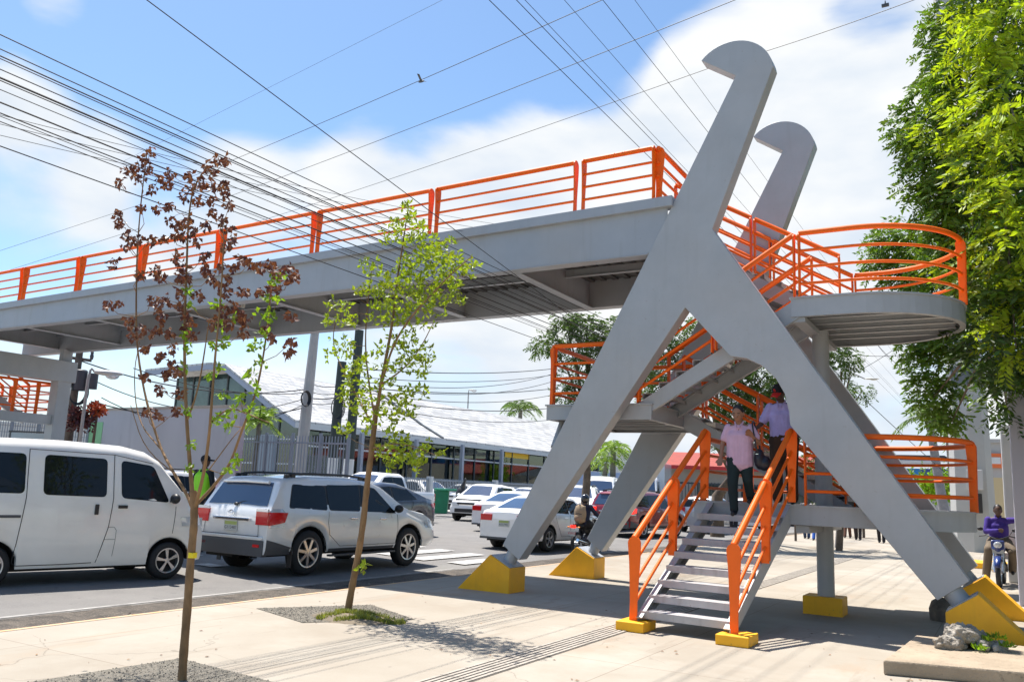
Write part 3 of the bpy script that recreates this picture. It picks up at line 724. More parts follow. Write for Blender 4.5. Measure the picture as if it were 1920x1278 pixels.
class Body:
    def __init__(s, xr, xf, top, belt, w, sill, arches, ra, tum=.34, endr=.4, endk=.16, roofin=.0):
        s.xr, s.xf, s.top, s.belt, s.w, s.sill, s.arches, s.ra, s.tum, s.endr, s.endk = xr, xf, top, belt, w/2, sill, arches, ra, tum, endr, endk
    def W(s, x):
        e = max(0, max(s.xr+s.endr-x, x-(s.xf-s.endr)))/s.endr
        return s.w*(1-s.endk*e**2.4)
    def zlow(s, x):
        z = s.sill
        e = max(0, x-(s.xf-.35))/.35
        z += .05*e
        for xa in s.arches:
            d = abs(x-xa)
            if d < s.ra: z = max(z, s.rc+math.sqrt(s.ra**2-d*d))
        return z
    def section(s, x):
        w = s.W(x); zt = interp(s.top, x); zb = min(interp(s.belt, x), zt-.03); zl = min(s.zlow(x), zb-.05); h = zb-zl; g = zt-zb
        k = s.tum
        e = min(1, max(0, max(s.xr+.3-x, x-(s.xf-.5))/.3))
        P = [(w*.95, zl), (w*.985, zl+.12*h), (w*.998, zl+.35*h), (w, zl+.6*h), (w*.992, zl+.85*h), (w*.972, zl+h)]
        y0 = w*.962; drop = min(g, 1.0)
        P += [(y0-k*.33*drop, zb+.33*g), (y0-k*.62*drop, zb+.62*g), (y0-k*.84*drop, zb+.84*g), (y0-k*.96*drop-.03, zb+.93*g),
              (y0-k*drop-.10, zb+.978*g), (max(.02, (y0-k*drop)*.66), zt-.006), (max(.01, (y0-k*drop)*.33), zt+.006), (0, zt+.01)]
        return P
    def side_y(s, x, z):
        P = s.section(x); return interp([(b, a) for a, b in sorted(P[:11], key=lambda q: q[1])], z)
    def top_z(s, x, y):
        P = s.section(x); up = sorted([(a, b) for a, b in P[5:]], key=lambda q: q[0]); return interp(up, abs(y))
    def shell(s, n=64):
        xs = set(s.xr+(s.xf-s.xr)*i/n for i in range(n+1))
        for a in s.arches:
            for i in range(13): xs.add(a-s.ra+2*s.ra*(1-math.cos(math.pi*i/12))/2)
            xs.add(a-s.ra-.002); xs.add(a+s.ra+.002)
        for k, _ in s.top: xs.add(min(max(k, s.xr), s.xf))
        xs = sorted(xs); mb = MB(); rows = []
        for x in xs:
            P = s.section(x); rows.append([(x, -a, b) for a, b in P]+[(x, a, b) for a, b in P[::-1][1:]])
        mb.grid(rows)
        n0 = len(rows[0])
        mb.add(rows[0], [tuple(range(n0))]); mb.add(rows[-1], [tuple(range(n0))[::-1]])
        return mb
    def side_patch(s, xb0, xb1, xt0, xt1, z0, z1, off=.005, side=-1, nx=10, nz=4, r=0, z0b=None, z1b=None):
        z0b = z0 if z0b is None else z0b; z1b = z1 if z1b is None else z1b
        P = []
        for j in range(nz+1):
            t = j/nz; row = []
            for i in range(nx+1):
                u = i/nx; x = lerp(lerp(xb0, xb1, u), lerp(xt0, xt1, u), t); z = lerp(lerp(z0, z0b, u), lerp(z1, z1b, u), t)
                if r:  # soften the corners
                    cu = min(u, 1-u)*2; ct = min(t, 1-t)*2
                row.append((x, side*(s.side_y(x, z)+off), z))
            P.append(row)
        return P
    def roundpatch(s, poly, off=.005, side=-1, r=.07, n=5):
        """filled side polygon (x,z) with rounded corners, laid on the body side as strips"""
        pts = []; N_ = len(poly)
        for i in range(N_):
            a, b, c = Vector(poly[i-1]), Vector(poly[i]), Vector(poly[(i+1) % N_]); p = b+(a-b).normalized()*r; q = b+(c-b).normalized()*r
            for k in range(n+1):
                t = k/n; pts.append(p*(1-t)**2+b*2*t*(1-t)+q*t*t)
        cx_, cz_ = sum(p.x for p in pts)/len(pts), sum(p.y for p in pts)/len(pts)
        mb = MB(); rings = []
        for f in (1, .66, .33):
            rings.append([(cx_+(p.x-cx_)*f, side*(s.side_y(cx_+(p.x-cx_)*f, cz_+(p.y-cz_)*f)+off), cz_+(p.y-cz_)*f) for p in pts])
        n_ = len(pts); vs = [v for rg in rings for v in rg]+[(cx_, side*(s.side_y(cx_, cz_)+off), cz_)]
        fs = [(i+k*n_, (i+1) % n_+k*n_, (i+1) % n_+(k+1)*n_, i+(k+1)*n_) for k in range(2) for i in range(n_)]+[(2*n_+i, 2*n_+(i+1) % n_, 3*n_) for i in range(n_)]
        # rim back to the body so the pane has an edge
        edge = [(p.x, side*(s.side_y(p.x, p.y)-.004), p.y) for p in pts]; b0 = len(vs); vs += edge
        fs += [(i, (i+1) % n_, b0+(i+1) % n_, b0+i) for i in range(n_)]
        mb.add(vs, fs); return mb
    def seam(s, pts, side=-1, r=.0045, off=.001):
        mb = MB(); q = []
        for (a, b) in zip(pts, pts[1:]):
            for i in range(5): q.append((lerp(a[0], b[0], i/5), lerp(a[1], b[1], i/5)))
        q.append(pts[-1]); mb.tube([(x, side*(s.side_y(x, z)+off), z) for x, z in q], r, 5); return mb
    def screen(s, x0, x1, w0, w1, off=.008, n=8, m=10):
        P = []
        for i in range(n+1):
            t = i/n; x = lerp(x0, x1, t); w_ = lerp(w0, w1, t); row = []
            for j in range(m+1):
                y = -w_+2*w_*j/m; z = s.top_z(x, y); dz = (s.top_z(x+.01, y)-s.top_z(x-.01, y))/.02; nl = math.sqrt(1+dz*dz)
                row.append((x-dz/nl*off, y, z+off/nl))
            P.append(row)
        return P

def car(name, label, cat, group, loc, head, kind, paint_, scale=1.0, plate=None, glass=M_glass, spokes=7, extras=None, lit=False, roofrails=False):
    K = {
     'suv': dict(xr=-2.52, xf=2.47, wb=1.5, w=1.98, sill=.40, r=.405, top=[(-2.52, .98), (-2.50, 1.12), (-2.43, 1.22), (-2.20, 1.66), (-2.06, 1.75), (-1.4, 1.81), (-.3, 1.82), (.35, 1.77), (.68, 1.67), (1.36, 1.25), (1.55, 1.19), (2.1, 1.11), (2.36, 1.0), (2.47, .78)],
                 belt=[(-2.5, 1.12), (-1.5, 1.16), (0, 1.13), (1.4, 1.10), (2.47, .76)], tum=.30, side=[[(-2.02, 1.22), (-1.06, 1.17), (-1.06, 1.62), (-1.88, 1.63)], [(-1.01, 1.17), (-.12, 1.15), (-.06, 1.66), (-1.01, 1.65)], [(-.06, 1.15), (1.0, 1.12), (.42, 1.60), (-.0, 1.66)]], rear=(-2.42, -2.2, .78, .66), wind=(1.33, .62, .74, .6)),
     'van': dict(xr=-2.1, xf=1.93, wb=1.335, w=1.72, sill=.25, r=.30, top=[(-2.1, 1.3), (-2.08, 1.6), (-2.0, 2.02), (-1.8, 2.14), (-.4, 2.17), (.5, 2.14), (.85, 2.07), (1.1, 1.93), (1.52, 1.42), (1.66, 1.27), (1.84, 1.08), (1.93, .78)],
                 belt=[(-2.1, 1.32), (1.0, 1.28), (1.6, 1.16), (1.93, .76)], tum=.2, side=[[(-1.9, 1.35), (-.98, 1.34), (-.98, 1.93), (-1.85, 1.93)], [(-.72, 1.33), (.22, 1.31), (.22, 1.91), (-.72, 1.93)], [(.46, 1.30), (1.27, 1.24), (.98, 1.83), (.44, 1.90)]], rear=(-2.07, -1.95, .6, .55), wind=(1.50, 1.12, .72, .62)),
     'sedan': dict(xr=-2.42, xf=2.42, wb=1.42, w=1.9, sill=.3, r=.34, top=[(-2.42, .86), (-2.38, 1.04), (-2.2, 1.1), (-1.85, 1.13), (-1.1, 1.42), (-.6, 1.54), (0, 1.56), (.4, 1.5), (1.25, 1.05), (1.5, .99), (2.1, .9), (2.34, .78), (2.42, .6)],
                 belt=[(-2.42, .84), (-1.8, 1.05), (0, 1.0), (1.3, .96), (2.42, .58)], tum=.42, side=[[(-1.32, 1.09), (-.25, 1.03), (-.25, 1.42), (-.9, 1.42)], [(-.17, 1.03), (.95, .99), (.3, 1.4), (-.17, 1.43)]], rear=(-1.8, -1.0, .66, .5), wind=(1.22, .42, .7, .5)),
     'hatch': dict(xr=-2.0, xf=2.0, wb=1.28, w=1.82, sill=.3, r=.33, top=[(-2.0, .95), (-1.97, 1.1), (-1.8, 1.42), (-1.6, 1.55), (-.6, 1.64), (0, 1.64), (.35, 1.57), (1.1, 1.1), (1.3, 1.04), (1.7, .95), (1.92, .82), (2.0, .6)],
                 belt=[(-2.0, .93), (0, 1.02), (1.1, .98), (2.0, .58)], tum=.38, side=[[(-1.5, 1.1), (-.35, 1.06), (-.35, 1.48), (-1.35, 1.46)], [(-.28, 1.06), (.82, 1.02), (.25, 1.48), (-.28, 1.5)]], rear=(-1.95, -1.7, .62, .55), wind=(1.06, .4, .68, .52)),
     'pickup': dict(xr=-2.75, xf=2.6, wb=1.6, w=1.95, sill=.45, r=.4, top=[(-2.75, 1.12), (-2.74, 1.18), (-.92, 1.2), (-.82, 1.3), (-.72, 1.75), (-.55, 1.84), (.3, 1.85), (.6, 1.74), (1.25, 1.26), (1.4, 1.2), (2.2, 1.13), (2.5, 1.0), (2.6, .8)],
                 belt=[(-2.75, 1.14), (0, 1.18), (1.3, 1.15), (2.6, .78)], tum=.3, side=[[(-.66, 1.24), (-.02, 1.21), (-.02, 1.68), (-.55, 1.68)], [(.06, 1.21), (1.02, 1.17), (.5, 1.66), (.06, 1.69)]], rear=None, wind=(1.22, .6, .72, .6)),
     'truck': dict(xr=1.1, xf=3.4, wb=1.9, w=2.1, sill=.5, r=.42, top=[(1.1, 2.3), (1.2, 2.4), (2.4, 2.42), (2.75, 2.3), (3.2, 1.5), (3.35, 1.3), (3.4, 1.0)],
                 belt=[(1.1, 1.4), (3.4, .95)], tum=.14, side=[[(1.7, 1.45), (3.0, 1.4), (2.65, 2.1), (1.7, 2.15)]], rear=None, wind=(3.17, 2.72, .85, .75)),
    }[kind]
    e = empty(name, loc, label, cat, group, head, local=True); e.scale = (scale,)*3
    b = Body(K['xr'], K['xf'], K['top'], K['belt'], K['w'], K['sill'], [-K['wb'], K['wb']], K['r']+.06, K['tum']); b.rc = K['r']+.01
    if kind == 'truck': b.arches = [K['wb']+.0]
    if kind == 'van': b.endk = .07
    if kind == 'suv': b.endk = .07
    sh = b.shell(); bo = sh.build('body', paint_, e, smooth=38, recalc=True)
    w2 = K['w']/2
    ub = MB(); ub.box((K['xr']+.15, -w2+.29, K['sill']-.06), (K['xf']-.2, w2-.29, min(.95, b.top_z(0, 0)-.3)))
    for xa in b.arches:
        for sg in (-1, 1):
            pts = []
            for k in range(13):
                q = math.pi*k/12; pts.append((xa+math.cos(q)*(b.ra+.002), b.rc+math.sin(q)*(b.ra+.002)-.0))
            ub.prism([(x, z) for x, z in pts]+[(xa-b.ra*.98+.0, b.rc), ], (0, sg*(w2-.3), 0), (1, 0, 0), (0, 0, 1), (0, -sg*.01, 0))
            for k in range(12):
                (xa1, z1), (xa2, z2) = pts[k], pts[k+1]
                ub.add([(xa1, sg*(w2-.3), z1), (xa2, sg*(w2-.3), z2), (xa2, sg*(b.W(xa)*.985-.004), z2), (xa1, sg*(b.W(xa)*.985-.004), z1)], [(0, 1, 2, 3)])
    ub.build('underbody', M_under, e)
    for i, xa in enumerate((-K['wb'], K['wb'])):
        for sg in (-1, 1):
            wheel(e, (xa, sg*(w2-.135), K['r']), K['r'], .22, sg, spokes)
    for sg in (-1, 1):
        if kind in ('suv', 'sedan', 'hatch', 'pickup'):
            S_ = K['side']; pb = [S_[0][0], S_[-1][1], S_[-1][2], S_[-1][3], S_[0][2], S_[0][3]]
            b.roundpatch([(pb[0][0]-.03, pb[0][1]-.012), (pb[1][0]+.03, pb[1][1]-.012), (pb[2][0]+.02, pb[2][1]+.012), (pb[3][0], pb[3][1]+.014), (pb[4][0], pb[4][1]+.014), (pb[5][0]-.02, pb[5][1]+.012)], .0015, sg, .05).build('window_trim', M_blackpl, e)
        for i, poly in enumerate(K['side']):
            b.roundpatch(poly, .004, sg, .06 if kind != 'van' else .08).build('side_window', glass, e)
        # seams round the doors
        if kind == 'van' and sg == -1:
            b.seam([(-.94, 2.0), (-.95, 1.3), (-1.0, .75), (-1.03, .34), (-.97, .30), (-.3, .30), (.1, .31)], sg, .006).build('door_seam', M_seam, e)
            b.seam([(.33, 1.98), (.33, 1.3), (.29, .85), (.16, .31)], sg, .006).build('door_seam', M_seam, e)
            b.seam([(-.94, 2.0), (.33, 1.98), (.97, 1.87)], sg, .005).build('door_seam', M_seam, e)
            b.seam([(1.38, 1.18), (1.36, .74)], sg, .005).build('door_seam', M_seam, e)
            b.seam([(.28, .85), (.38, .85), (.42, .8), (.42, .66), (.25, .66)], sg, .003).build('fuel_flap', M_seam, e)
            b.seam([(.42, .66), (.40, .4)], sg, .003).build('door_seam', M_seam, e)
            for (xa, xb_, za, zb_) in ((.05, .11, 1.04, 1.2), (.41, .56, 1.14, 1.19)):
                m = MB(); y = b.side_y(xa, za)+.008; m.box((xa, sg*y-.012, za), (xb_, sg*y+.012, zb_)); bev(m.build('door_handle', M_blackpl, e), .008)
            m = MB(); m.box((-2.0, sg*(b.side_y(-1.5, .86)+.004)-.006, .99), (-1.0, sg*(b.side_y(-1.5, .86)+.004)+.006, 1.03)); m.build('door_track', M_greypl, e)
        else:
            xs = sorted({p[0] for poly in K['side'] for p in poly[:2]})
            bt = lambda x: interp(K['belt'], x)
            if kind in ('suv', 'sedan', 'hatch'):
                L0 = K['side'][0][1][0] if kind != 'suv' else -.09; Lf = K['side'][-1][1][0]+.05; Lr = max(K['side'][0][0][0], -K['wb']+b.ra*.8) if kind != 'suv' else -1.03
                zb0 = K['sill']+.1
                b.seam([(L0+.04, bt(L0)-.0), (L0+.03, .8), (L0+.0, zb0)], sg).build('door_seam', M_seam, e)
                b.seam([(Lf, bt(Lf)-.02), (Lf+.03, .75), (Lf-.03, zb0), (L0, zb0), (Lr+.35, zb0), (-K['wb']+b.ra+.04, .72), (Lr-.02, .95), (Lr, bt(Lr))], sg).build('door_seam', M_seam, e)
                for xh in (L0-.35, L0+.55 if kind == 'suv' else L0+.25):
                    m = MB(); z = bt(xh)-.13; y = b.side_y(xh, z)+.02; m.box((xh, sg*y-.012, z), (xh+.2, sg*y+.014, z+.03)); bev(m.build('door_handle', paint_ if kind != 'suv' else M_chrome, e), .01)
        if kind != 'truck':
            xm = K['side'][-1][1][0]-.02 if kind != 'van' else 1.30; zm = interp(K['belt'], xm)+(.07 if kind != 'van' else .06); y = b.side_y(xm, zm)
            m = MB(); m.ell((xm+.0, sg*(y+.13), zm+.03), (.075, .105, .085)); m.beam((xm, sg*(y-.01), zm-.02), (xm, sg*(y+.08), zm-.01), .05, .03)
            m.build('door_mirror', M_blackpl if kind in ('suv', 'van') else paint_, e, smooth=60)
    if K['rear']:
        m = MB(); x0, x1, wa, wb_ = K['rear']; m.grid(b.screen(x0, x1, wa, wb_)); m.build('rear_window', M_glassb if kind in ('sedan', 'suv') else glass, e, smooth=60)
    if K['wind']:
        m = MB(); x0, x1, wa, wb_ = K['wind']; m.grid(b.screen(x0, x1, wa, wb_)[::-1]); m.build('windscreen', M_glassb, e, smooth=60)
    # lamps
    zf = {'suv': .86, 'van': .92, 'sedan': .68, 'hatch': .74, 'pickup': .92, 'truck': .8}[kind]
    for sg in (-1, 1):
        m = MB(); xf = K['xf']; P = b.side_patch(xf-.42, xf-.03, xf-.46, xf-.1, zf-.06, zf+.09, .008, sg, 8, 3); m.grid(P)
        yy = b.W(xf)*.9; m.box((xf-.1, min(sg*yy, sg*(yy-.3)), zf-.08), (xf+.012, max(sg*yy, sg*(yy-.3)), zf+.07)); m.build('headlight', M_lens, e, smooth=40)
        if kind in ('suv', 'sedan', 'hatch', 'van', 'pickup'):
            zr = {'suv': (.90, 1.14), 'sedan': (.80, .98), 'hatch': (.9, 1.12), 'van': (.75, 1.15), 'pickup': (.82, 1.12)}[kind]
            Lr_ = {'suv': .42, 'sedan': .42, 'hatch': .22, 'van': .1, 'pickup': .12}[kind]; xr = K['xr']; mm = M_redon if lit else M_red
            m = MB(); m.grid(b.side_patch(xr+.01, xr+Lr_*.8, xr+.01, xr+Lr_, zr[0], zr[1], .012, sg, 10, 4, z0b=lerp(zr[0], zr[1], .25), z1b=zr[1]-.01))
            yo = b.side_y(xr+.01, zr[0]+.05)+.01; yi = b.W(xr)*.9-(.2 if kind != 'sedan' else .3)
            m.box((xr-.018, min(sg*yo, sg*yi), zr[0]+.01), (xr+.03, max(sg*yo, sg*yi), zr[1])); tl = m.build('tail_light', mm, e, smooth=40)
            if kind == 'suv':
                m = MB(); m.grid(b.side_patch(xr+.01, xr+.36, xr+.03, xr+.30, zr[1]-.005, zr[1]+.055, .013, sg, 8, 2)); m.box((xr-.02, min(sg*yo*.995, sg*yi), zr[1]), (xr+.02, max(sg*yo*.995, sg*yi), zr[1]+.05)); m.build('lens', M_lens, tl)
                m = MB(); m.grid(b.side_patch(xr+.01, xr+.3, xr+.01, xr+.33, zr[0]-.035, zr[0], .012, sg, 8, 2)); m.build('lens', M_lens, tl)
    xf, xr = K['xf'], K['xr']
    if kind != 'truck':
        m = MB(); m.box((xf-.03, -.45, zf-.02), (xf+.015, .45, zf+.06)); m.box((xf-.03, -.55, zf-.36), (xf+.018, .55, zf-.2)); m.build('grille', M_blackpl, e)
    if plate is not False and kind != 'truck':
        zp = {'suv': .86, 'sedan': .74, 'hatch': .8, 'van': .8, 'pickup': .6}[kind]
        m = MB(); m.box((xr-.022, -.17, zp-.09), (xr-.004, .17, zp+.09)); p_ = m.build('number_plate', M_plate, e)
        if plate:
            m = MB(); m.box((xr-.0235, -.16, zp+.02), (xr-.0222, .16, zp+.08)); m.build('plate_band', M_plateg, p_)
            text_mb(plate, (xr-.0235, 0, zp-.03), (0, -1, 0), (0, 0, 1), .085, .0006, 'lettering', M_ink, p_)
    if kind == 'suv':
        m = MB()
        # dark lower bumper and sill cladding
        m.grid(b.side_patch(xr+.0, xr+.66, xr+.0, xr+.60, .39, .66, .010, -1, 10, 3, z1b=.5)); m.grid(b.side_patch(xr+.0, xr+.66, xr+.0, xr+.6, .39, .66, .010, 1, 10, 3, z1b=.5)[::-1])
        m.box((xr-.03, -b.W(xr)*.93, .36), (xr+.1, b.W(xr)*.93, .64)); bev(m.build('rear_bumper', M_greypl, e), .012)
        m = MB(); m.box((xr-.034, -b.W(xr)*.9, .645), (xr+.05, b.W(xr)*.9, .70)); bev(m.build('bumper_step', paint_, e), .012)
        m = MB(); m.box((xr-.038, -.48, .965), (xr+.0, .48, 1.015)); bev(m.build('tailgate_trim', M_chrome, e), .008)
        m = MB(); m.box((xr-.03, .62, .52), (xr-.031+.02, .78, .57)); m.box((xr-.035, -.78, .52), (xr-.02, -.62, .57)); m.build('reflector', M_red, e)
        m = MB()
        for k in range(24):
            a = k/24*2*math.pi
        m.tube([(xr-.03, .085*math.cos(a), 1.085+.055*math.sin(a)) for a in [2*math.pi*i/18 for i in range(19)]], .006, 5); m.tube([(xr-.03, .03*math.cos(a), 1.085+.052*math.sin(a)) for a in [2*math.pi*i/18 for i in range(19)]], .005, 5)
        m.tube([(xr-.03, .055*math.cos(a), 1.11+.02*math.sin(a)) for a in [2*math.pi*i/18 for i in range(19)]], .005, 5); m.build('emblem', M_chrome, e)
        m = MB(); m.tube([(-2.44, 0, 1.25), (-2.40, -.1, 1.29), (-2.35, -.48, 1.33)], .014, 6); m.ell((-2.46, .0, 1.25), (.03, .05, .03)); m.build('rear_wiper', M_blackpl, e)
        for sg in (-1, 1):
            m = MB(); P = []
            for i in range(15):
                x = -1.95+2.3*i/14; P.append((x, sg*(.66-.02*abs(x+.8)), b.top_z(x, .66)+(.05 if 0 < i < 14 else .005)))
            m.tube(P, .022, 8)
            for x in (-1.9, -1.75, .15, .3): m.beam((x, sg*.65, b.top_z(x, .65)-.01), (x, sg*.65, b.top_z(x, .65)+.06), .05, .1, (1, 0, 0))
            m.build('roof_rail', M_blackpl, e, smooth=50)
            m = MB(); m.beam((-.95, sg*.96, .33), (1.0, sg*.96, .34), .10, .035); m.build('side_step', M_greypl, e)
            m = MB(); m.grid(b.side_patch(-.98, .98, -.98, .98, .40, .46, .008, sg, 16, 2)); m.build('sill_cladding', M_greypl, e)
            m = MB(); m.grid(b.side_patch(-.7, 1.0, -.7, 1.0, .66, .70, .012, sg, 12, 2)); m.build('side_moulding', paint_, e)
            m = MB(); m.box((-1.5-.46, sg*.93-.06, .16), (-1.5-.44, sg*.93+.04, .5)); m.build('mud_flap', M_blackpl, e)
        m = MB(); m.lathe([(xr+.02, .03), (xr+.14, .03)], (0, -.55, .33), 'x', 12); m.build('exhaust', M_chrome, e)
        m = MB(); m.box((-2.44, .0, .30), (-2.0, .7, .36)); m.tube([(-1.5, -.8, .4), (-1.5, .8, .4)], .06, 10); m.build('rear_axle', M_under, e, smooth=40)
        m = MB(); m.tube([(xr-.014, b.W(xr)*.78, .70), (xr-.012, b.W(xr)*.76, .92)], .004, 5); m.tube([(xr-.014, -b.W(xr)*.78, .70), (xr-.012, -b.W(xr)*.76, .92)], .004, 5); m.tube([(xr-.036, -b.W(xr)*.8, .712), (xr-.036, b.W(xr)*.8, .712)], .006, 5); m.build('tailgate_seam', M_seam, e)
        m = MB(); m.tube([(-2.26, -.6, 1.655), (-2.27, 0, 1.668), (-2.26, .6, 1.655)], .03, 8); m.build('spoiler', paint_, e, smooth=50)
        m = MB(); m.tube([(-1.9, -.1, 1.79), (-1.98, -.1, 1.87)], .008, 5); m.build('aerial', M_blackpl, e)
    if kind == 'sedan':
        m = MB(); m.box((xr-.012, -.8, .3), (xr+.05, .8, .36)); m.build('bumper_valance', M_greypl, e)
    if extras: extras(e, b)
    return e

def yaw(dx, dy): return math.atan2(dy, dx)
H90 = math.pi/2
# near vehicles
car('panel_van', 'worn white passenger van with black side windows, leftmost vehicle beside the kerb', 'van', 'vehicles queuing toward the bridge', (-13.2, 8.50, -.06), yaw(.205, 1), 'van', M_white2, 1.0, False, spokes=5)
car('family_suv', 'silver white SUV with roof rails and red tail lights, stopped behind the green sapling', 'SUV', 'vehicles queuing toward the bridge', (-12.2, 13.56, -.08), yaw(.015, 1), 'suv', M_pearl, 1.0, 'G113487')
car('sedan_car', 'white sedan behind the near left leg of the footbridge, rear to the camera', 'car', 'vehicles queuing toward the bridge', (-12.2, 23.3, -.07), yaw(.03, 1), 'sedan', M_white, 1.0, 'A553901', spokes=5)
car('sedan_car', 'white sedan with a red tail light showing just left of the nearest white sedan', 'car', 'vehicles queuing toward the bridge', (-16.2, 29.0, .0), H90, 'sedan', M_white, 1.0, None, spokes=5)
car('red_suv', 'dark red SUV with its brake light on, behind the left rail of the entry stair', 'SUV', 'vehicles queuing toward the bridge', (-13.2, 33.6, -.06), yaw(.12, 1), 'suv', M_dred, 1.0, None, lit=True, spokes=5)
# oncoming lanes
car('sedan_car', 'dark grey sedan seen through and beyond the nose of the silver white SUV', 'car', 'oncoming cars', (-16.9, 20.35, .06), -H90, 'sedan', M_dkgrey, 1.04, None)
car('pickup_truck', 'white double cab pickup truck beyond the green sapling with a tall red tail light', 'pickup', 'oncoming cars', (-22.0, 27.1, .1), -H90, 'pickup', M_white, 1.06, None)
car('compact_suv', 'white crossover car between the van roof and the brown sapling', 'car', 'oncoming cars', (-21.2, 15.6, .1), -H90-.1, 'suv', M_white, .92, None)
car('compact_car', 'red car largely hidden behind the traffic officer', 'car', 'oncoming cars', (-20.0, 18.9, .1), -H90, 'hatch', M_bred, .98, None)
car('compact_car', 'white compact car facing the camera left of the white sedans, black slots in its nose', 'car', 'oncoming cars', (-21.4, 34.6, .1), -H90+.12, 'hatch', M_white, 1.04, None)
car('compact_suv', 'white SUV beyond the motorcyclist with a backpack', 'SUV', 'oncoming cars', (-17.3, 36.2, .1), -H90+.35, 'suv', M_white, 1.0, None)
car('compact_car', 'silver hatchback directly behind the dark red SUV', 'car', 'oncoming cars', (-12.7, 41.4, -.05), H90, 'hatch', M_silver, 1.05, None)
car('compact_car', 'white hatchback seen between the stair handrail and the woman', 'car', 'oncoming cars', (-11.9, 46.5, -.05), H90, 'hatch', M_white, 1.05, None, lit=True)
car('compact_suv', 'silver crossover in the oncoming lane directly behind the near left leg', 'SUV', 'oncoming cars', (-20.6, 41.5, .1), -H90+.1, 'suv', M_silver, .95, None)
car('compact_car', 'white hatchback beyond the pale compact car, close to the far kerb', 'car', 'oncoming cars', (-24.6, 44.5, .1), -H90+.1, 'hatch', M_white, 1.0, None)
car('sedan_car', 'white sedan in the middle lane behind the near left leg', 'car', 'vehicles queuing toward the bridge', (-15.6, 36.5, 0), H90, 'sedan', M_white, 1.0, None)
# parked behind the fence
car('parked_car', 'white SUV parked inside the fence, left of the parked pair', 'SUV', 'cars in the showroom car park', (-31.6, 43.6, .15), -.3, 'suv', M_white, 1.0, None)
car('parked_car', 'white sedan parked inside the fence, right of the parked pair', 'car', 'cars in the showroom car park', (-31.4, 48.9, .15), -.25, 'sedan', M_white, 1.08, None)
car('parked_car', 'silver grey car parked inside the fence against the left leg', 'car', 'cars in the showroom car park', (-31.2, 54.5, .15), -.2, 'hatch', M_silver, 1.0, None)
car('minibus', 'white van with a dark windscreen above the white SUV roof', 'van', 'oncoming cars', (-19.4, 43.5, .1), -H90+.3, 'van', M_white, 1.12, None)
def box_body(e, b):
    m = MB(); m.box((-3.2, -1.12, .95), (1.0, 1.12, 3.25)); bev(m.build('cargo_box', paint('cargo_box_paint', (.62, .68, .74), 0, .4), e), .03)
    m = MB(); m.box((-3.1, -.5, .6), (1.2, .5, .95)); m.build('chassis', M_under, e)
    m = MB(); m.box((-2.2, 1.123, 1.0), (.4, 1.13, 1.9)); m.build('box_stripe', paint('pale_blue_print', (.35, .45, .72), 0, .4), e)
    m = MB(); m.box((1.2, -.8, 2.4), (2.3, .8, 2.9)); bev(m.build('wind_deflector', M_white, e), .1, 3)
car('box_truck', 'white box truck with a pale blue cargo box between the two left legs', 'truck', None, (-19.4, 50.3, .1), -H90+.25, 'truck', M_white, 1.08, False, extras=box_body)

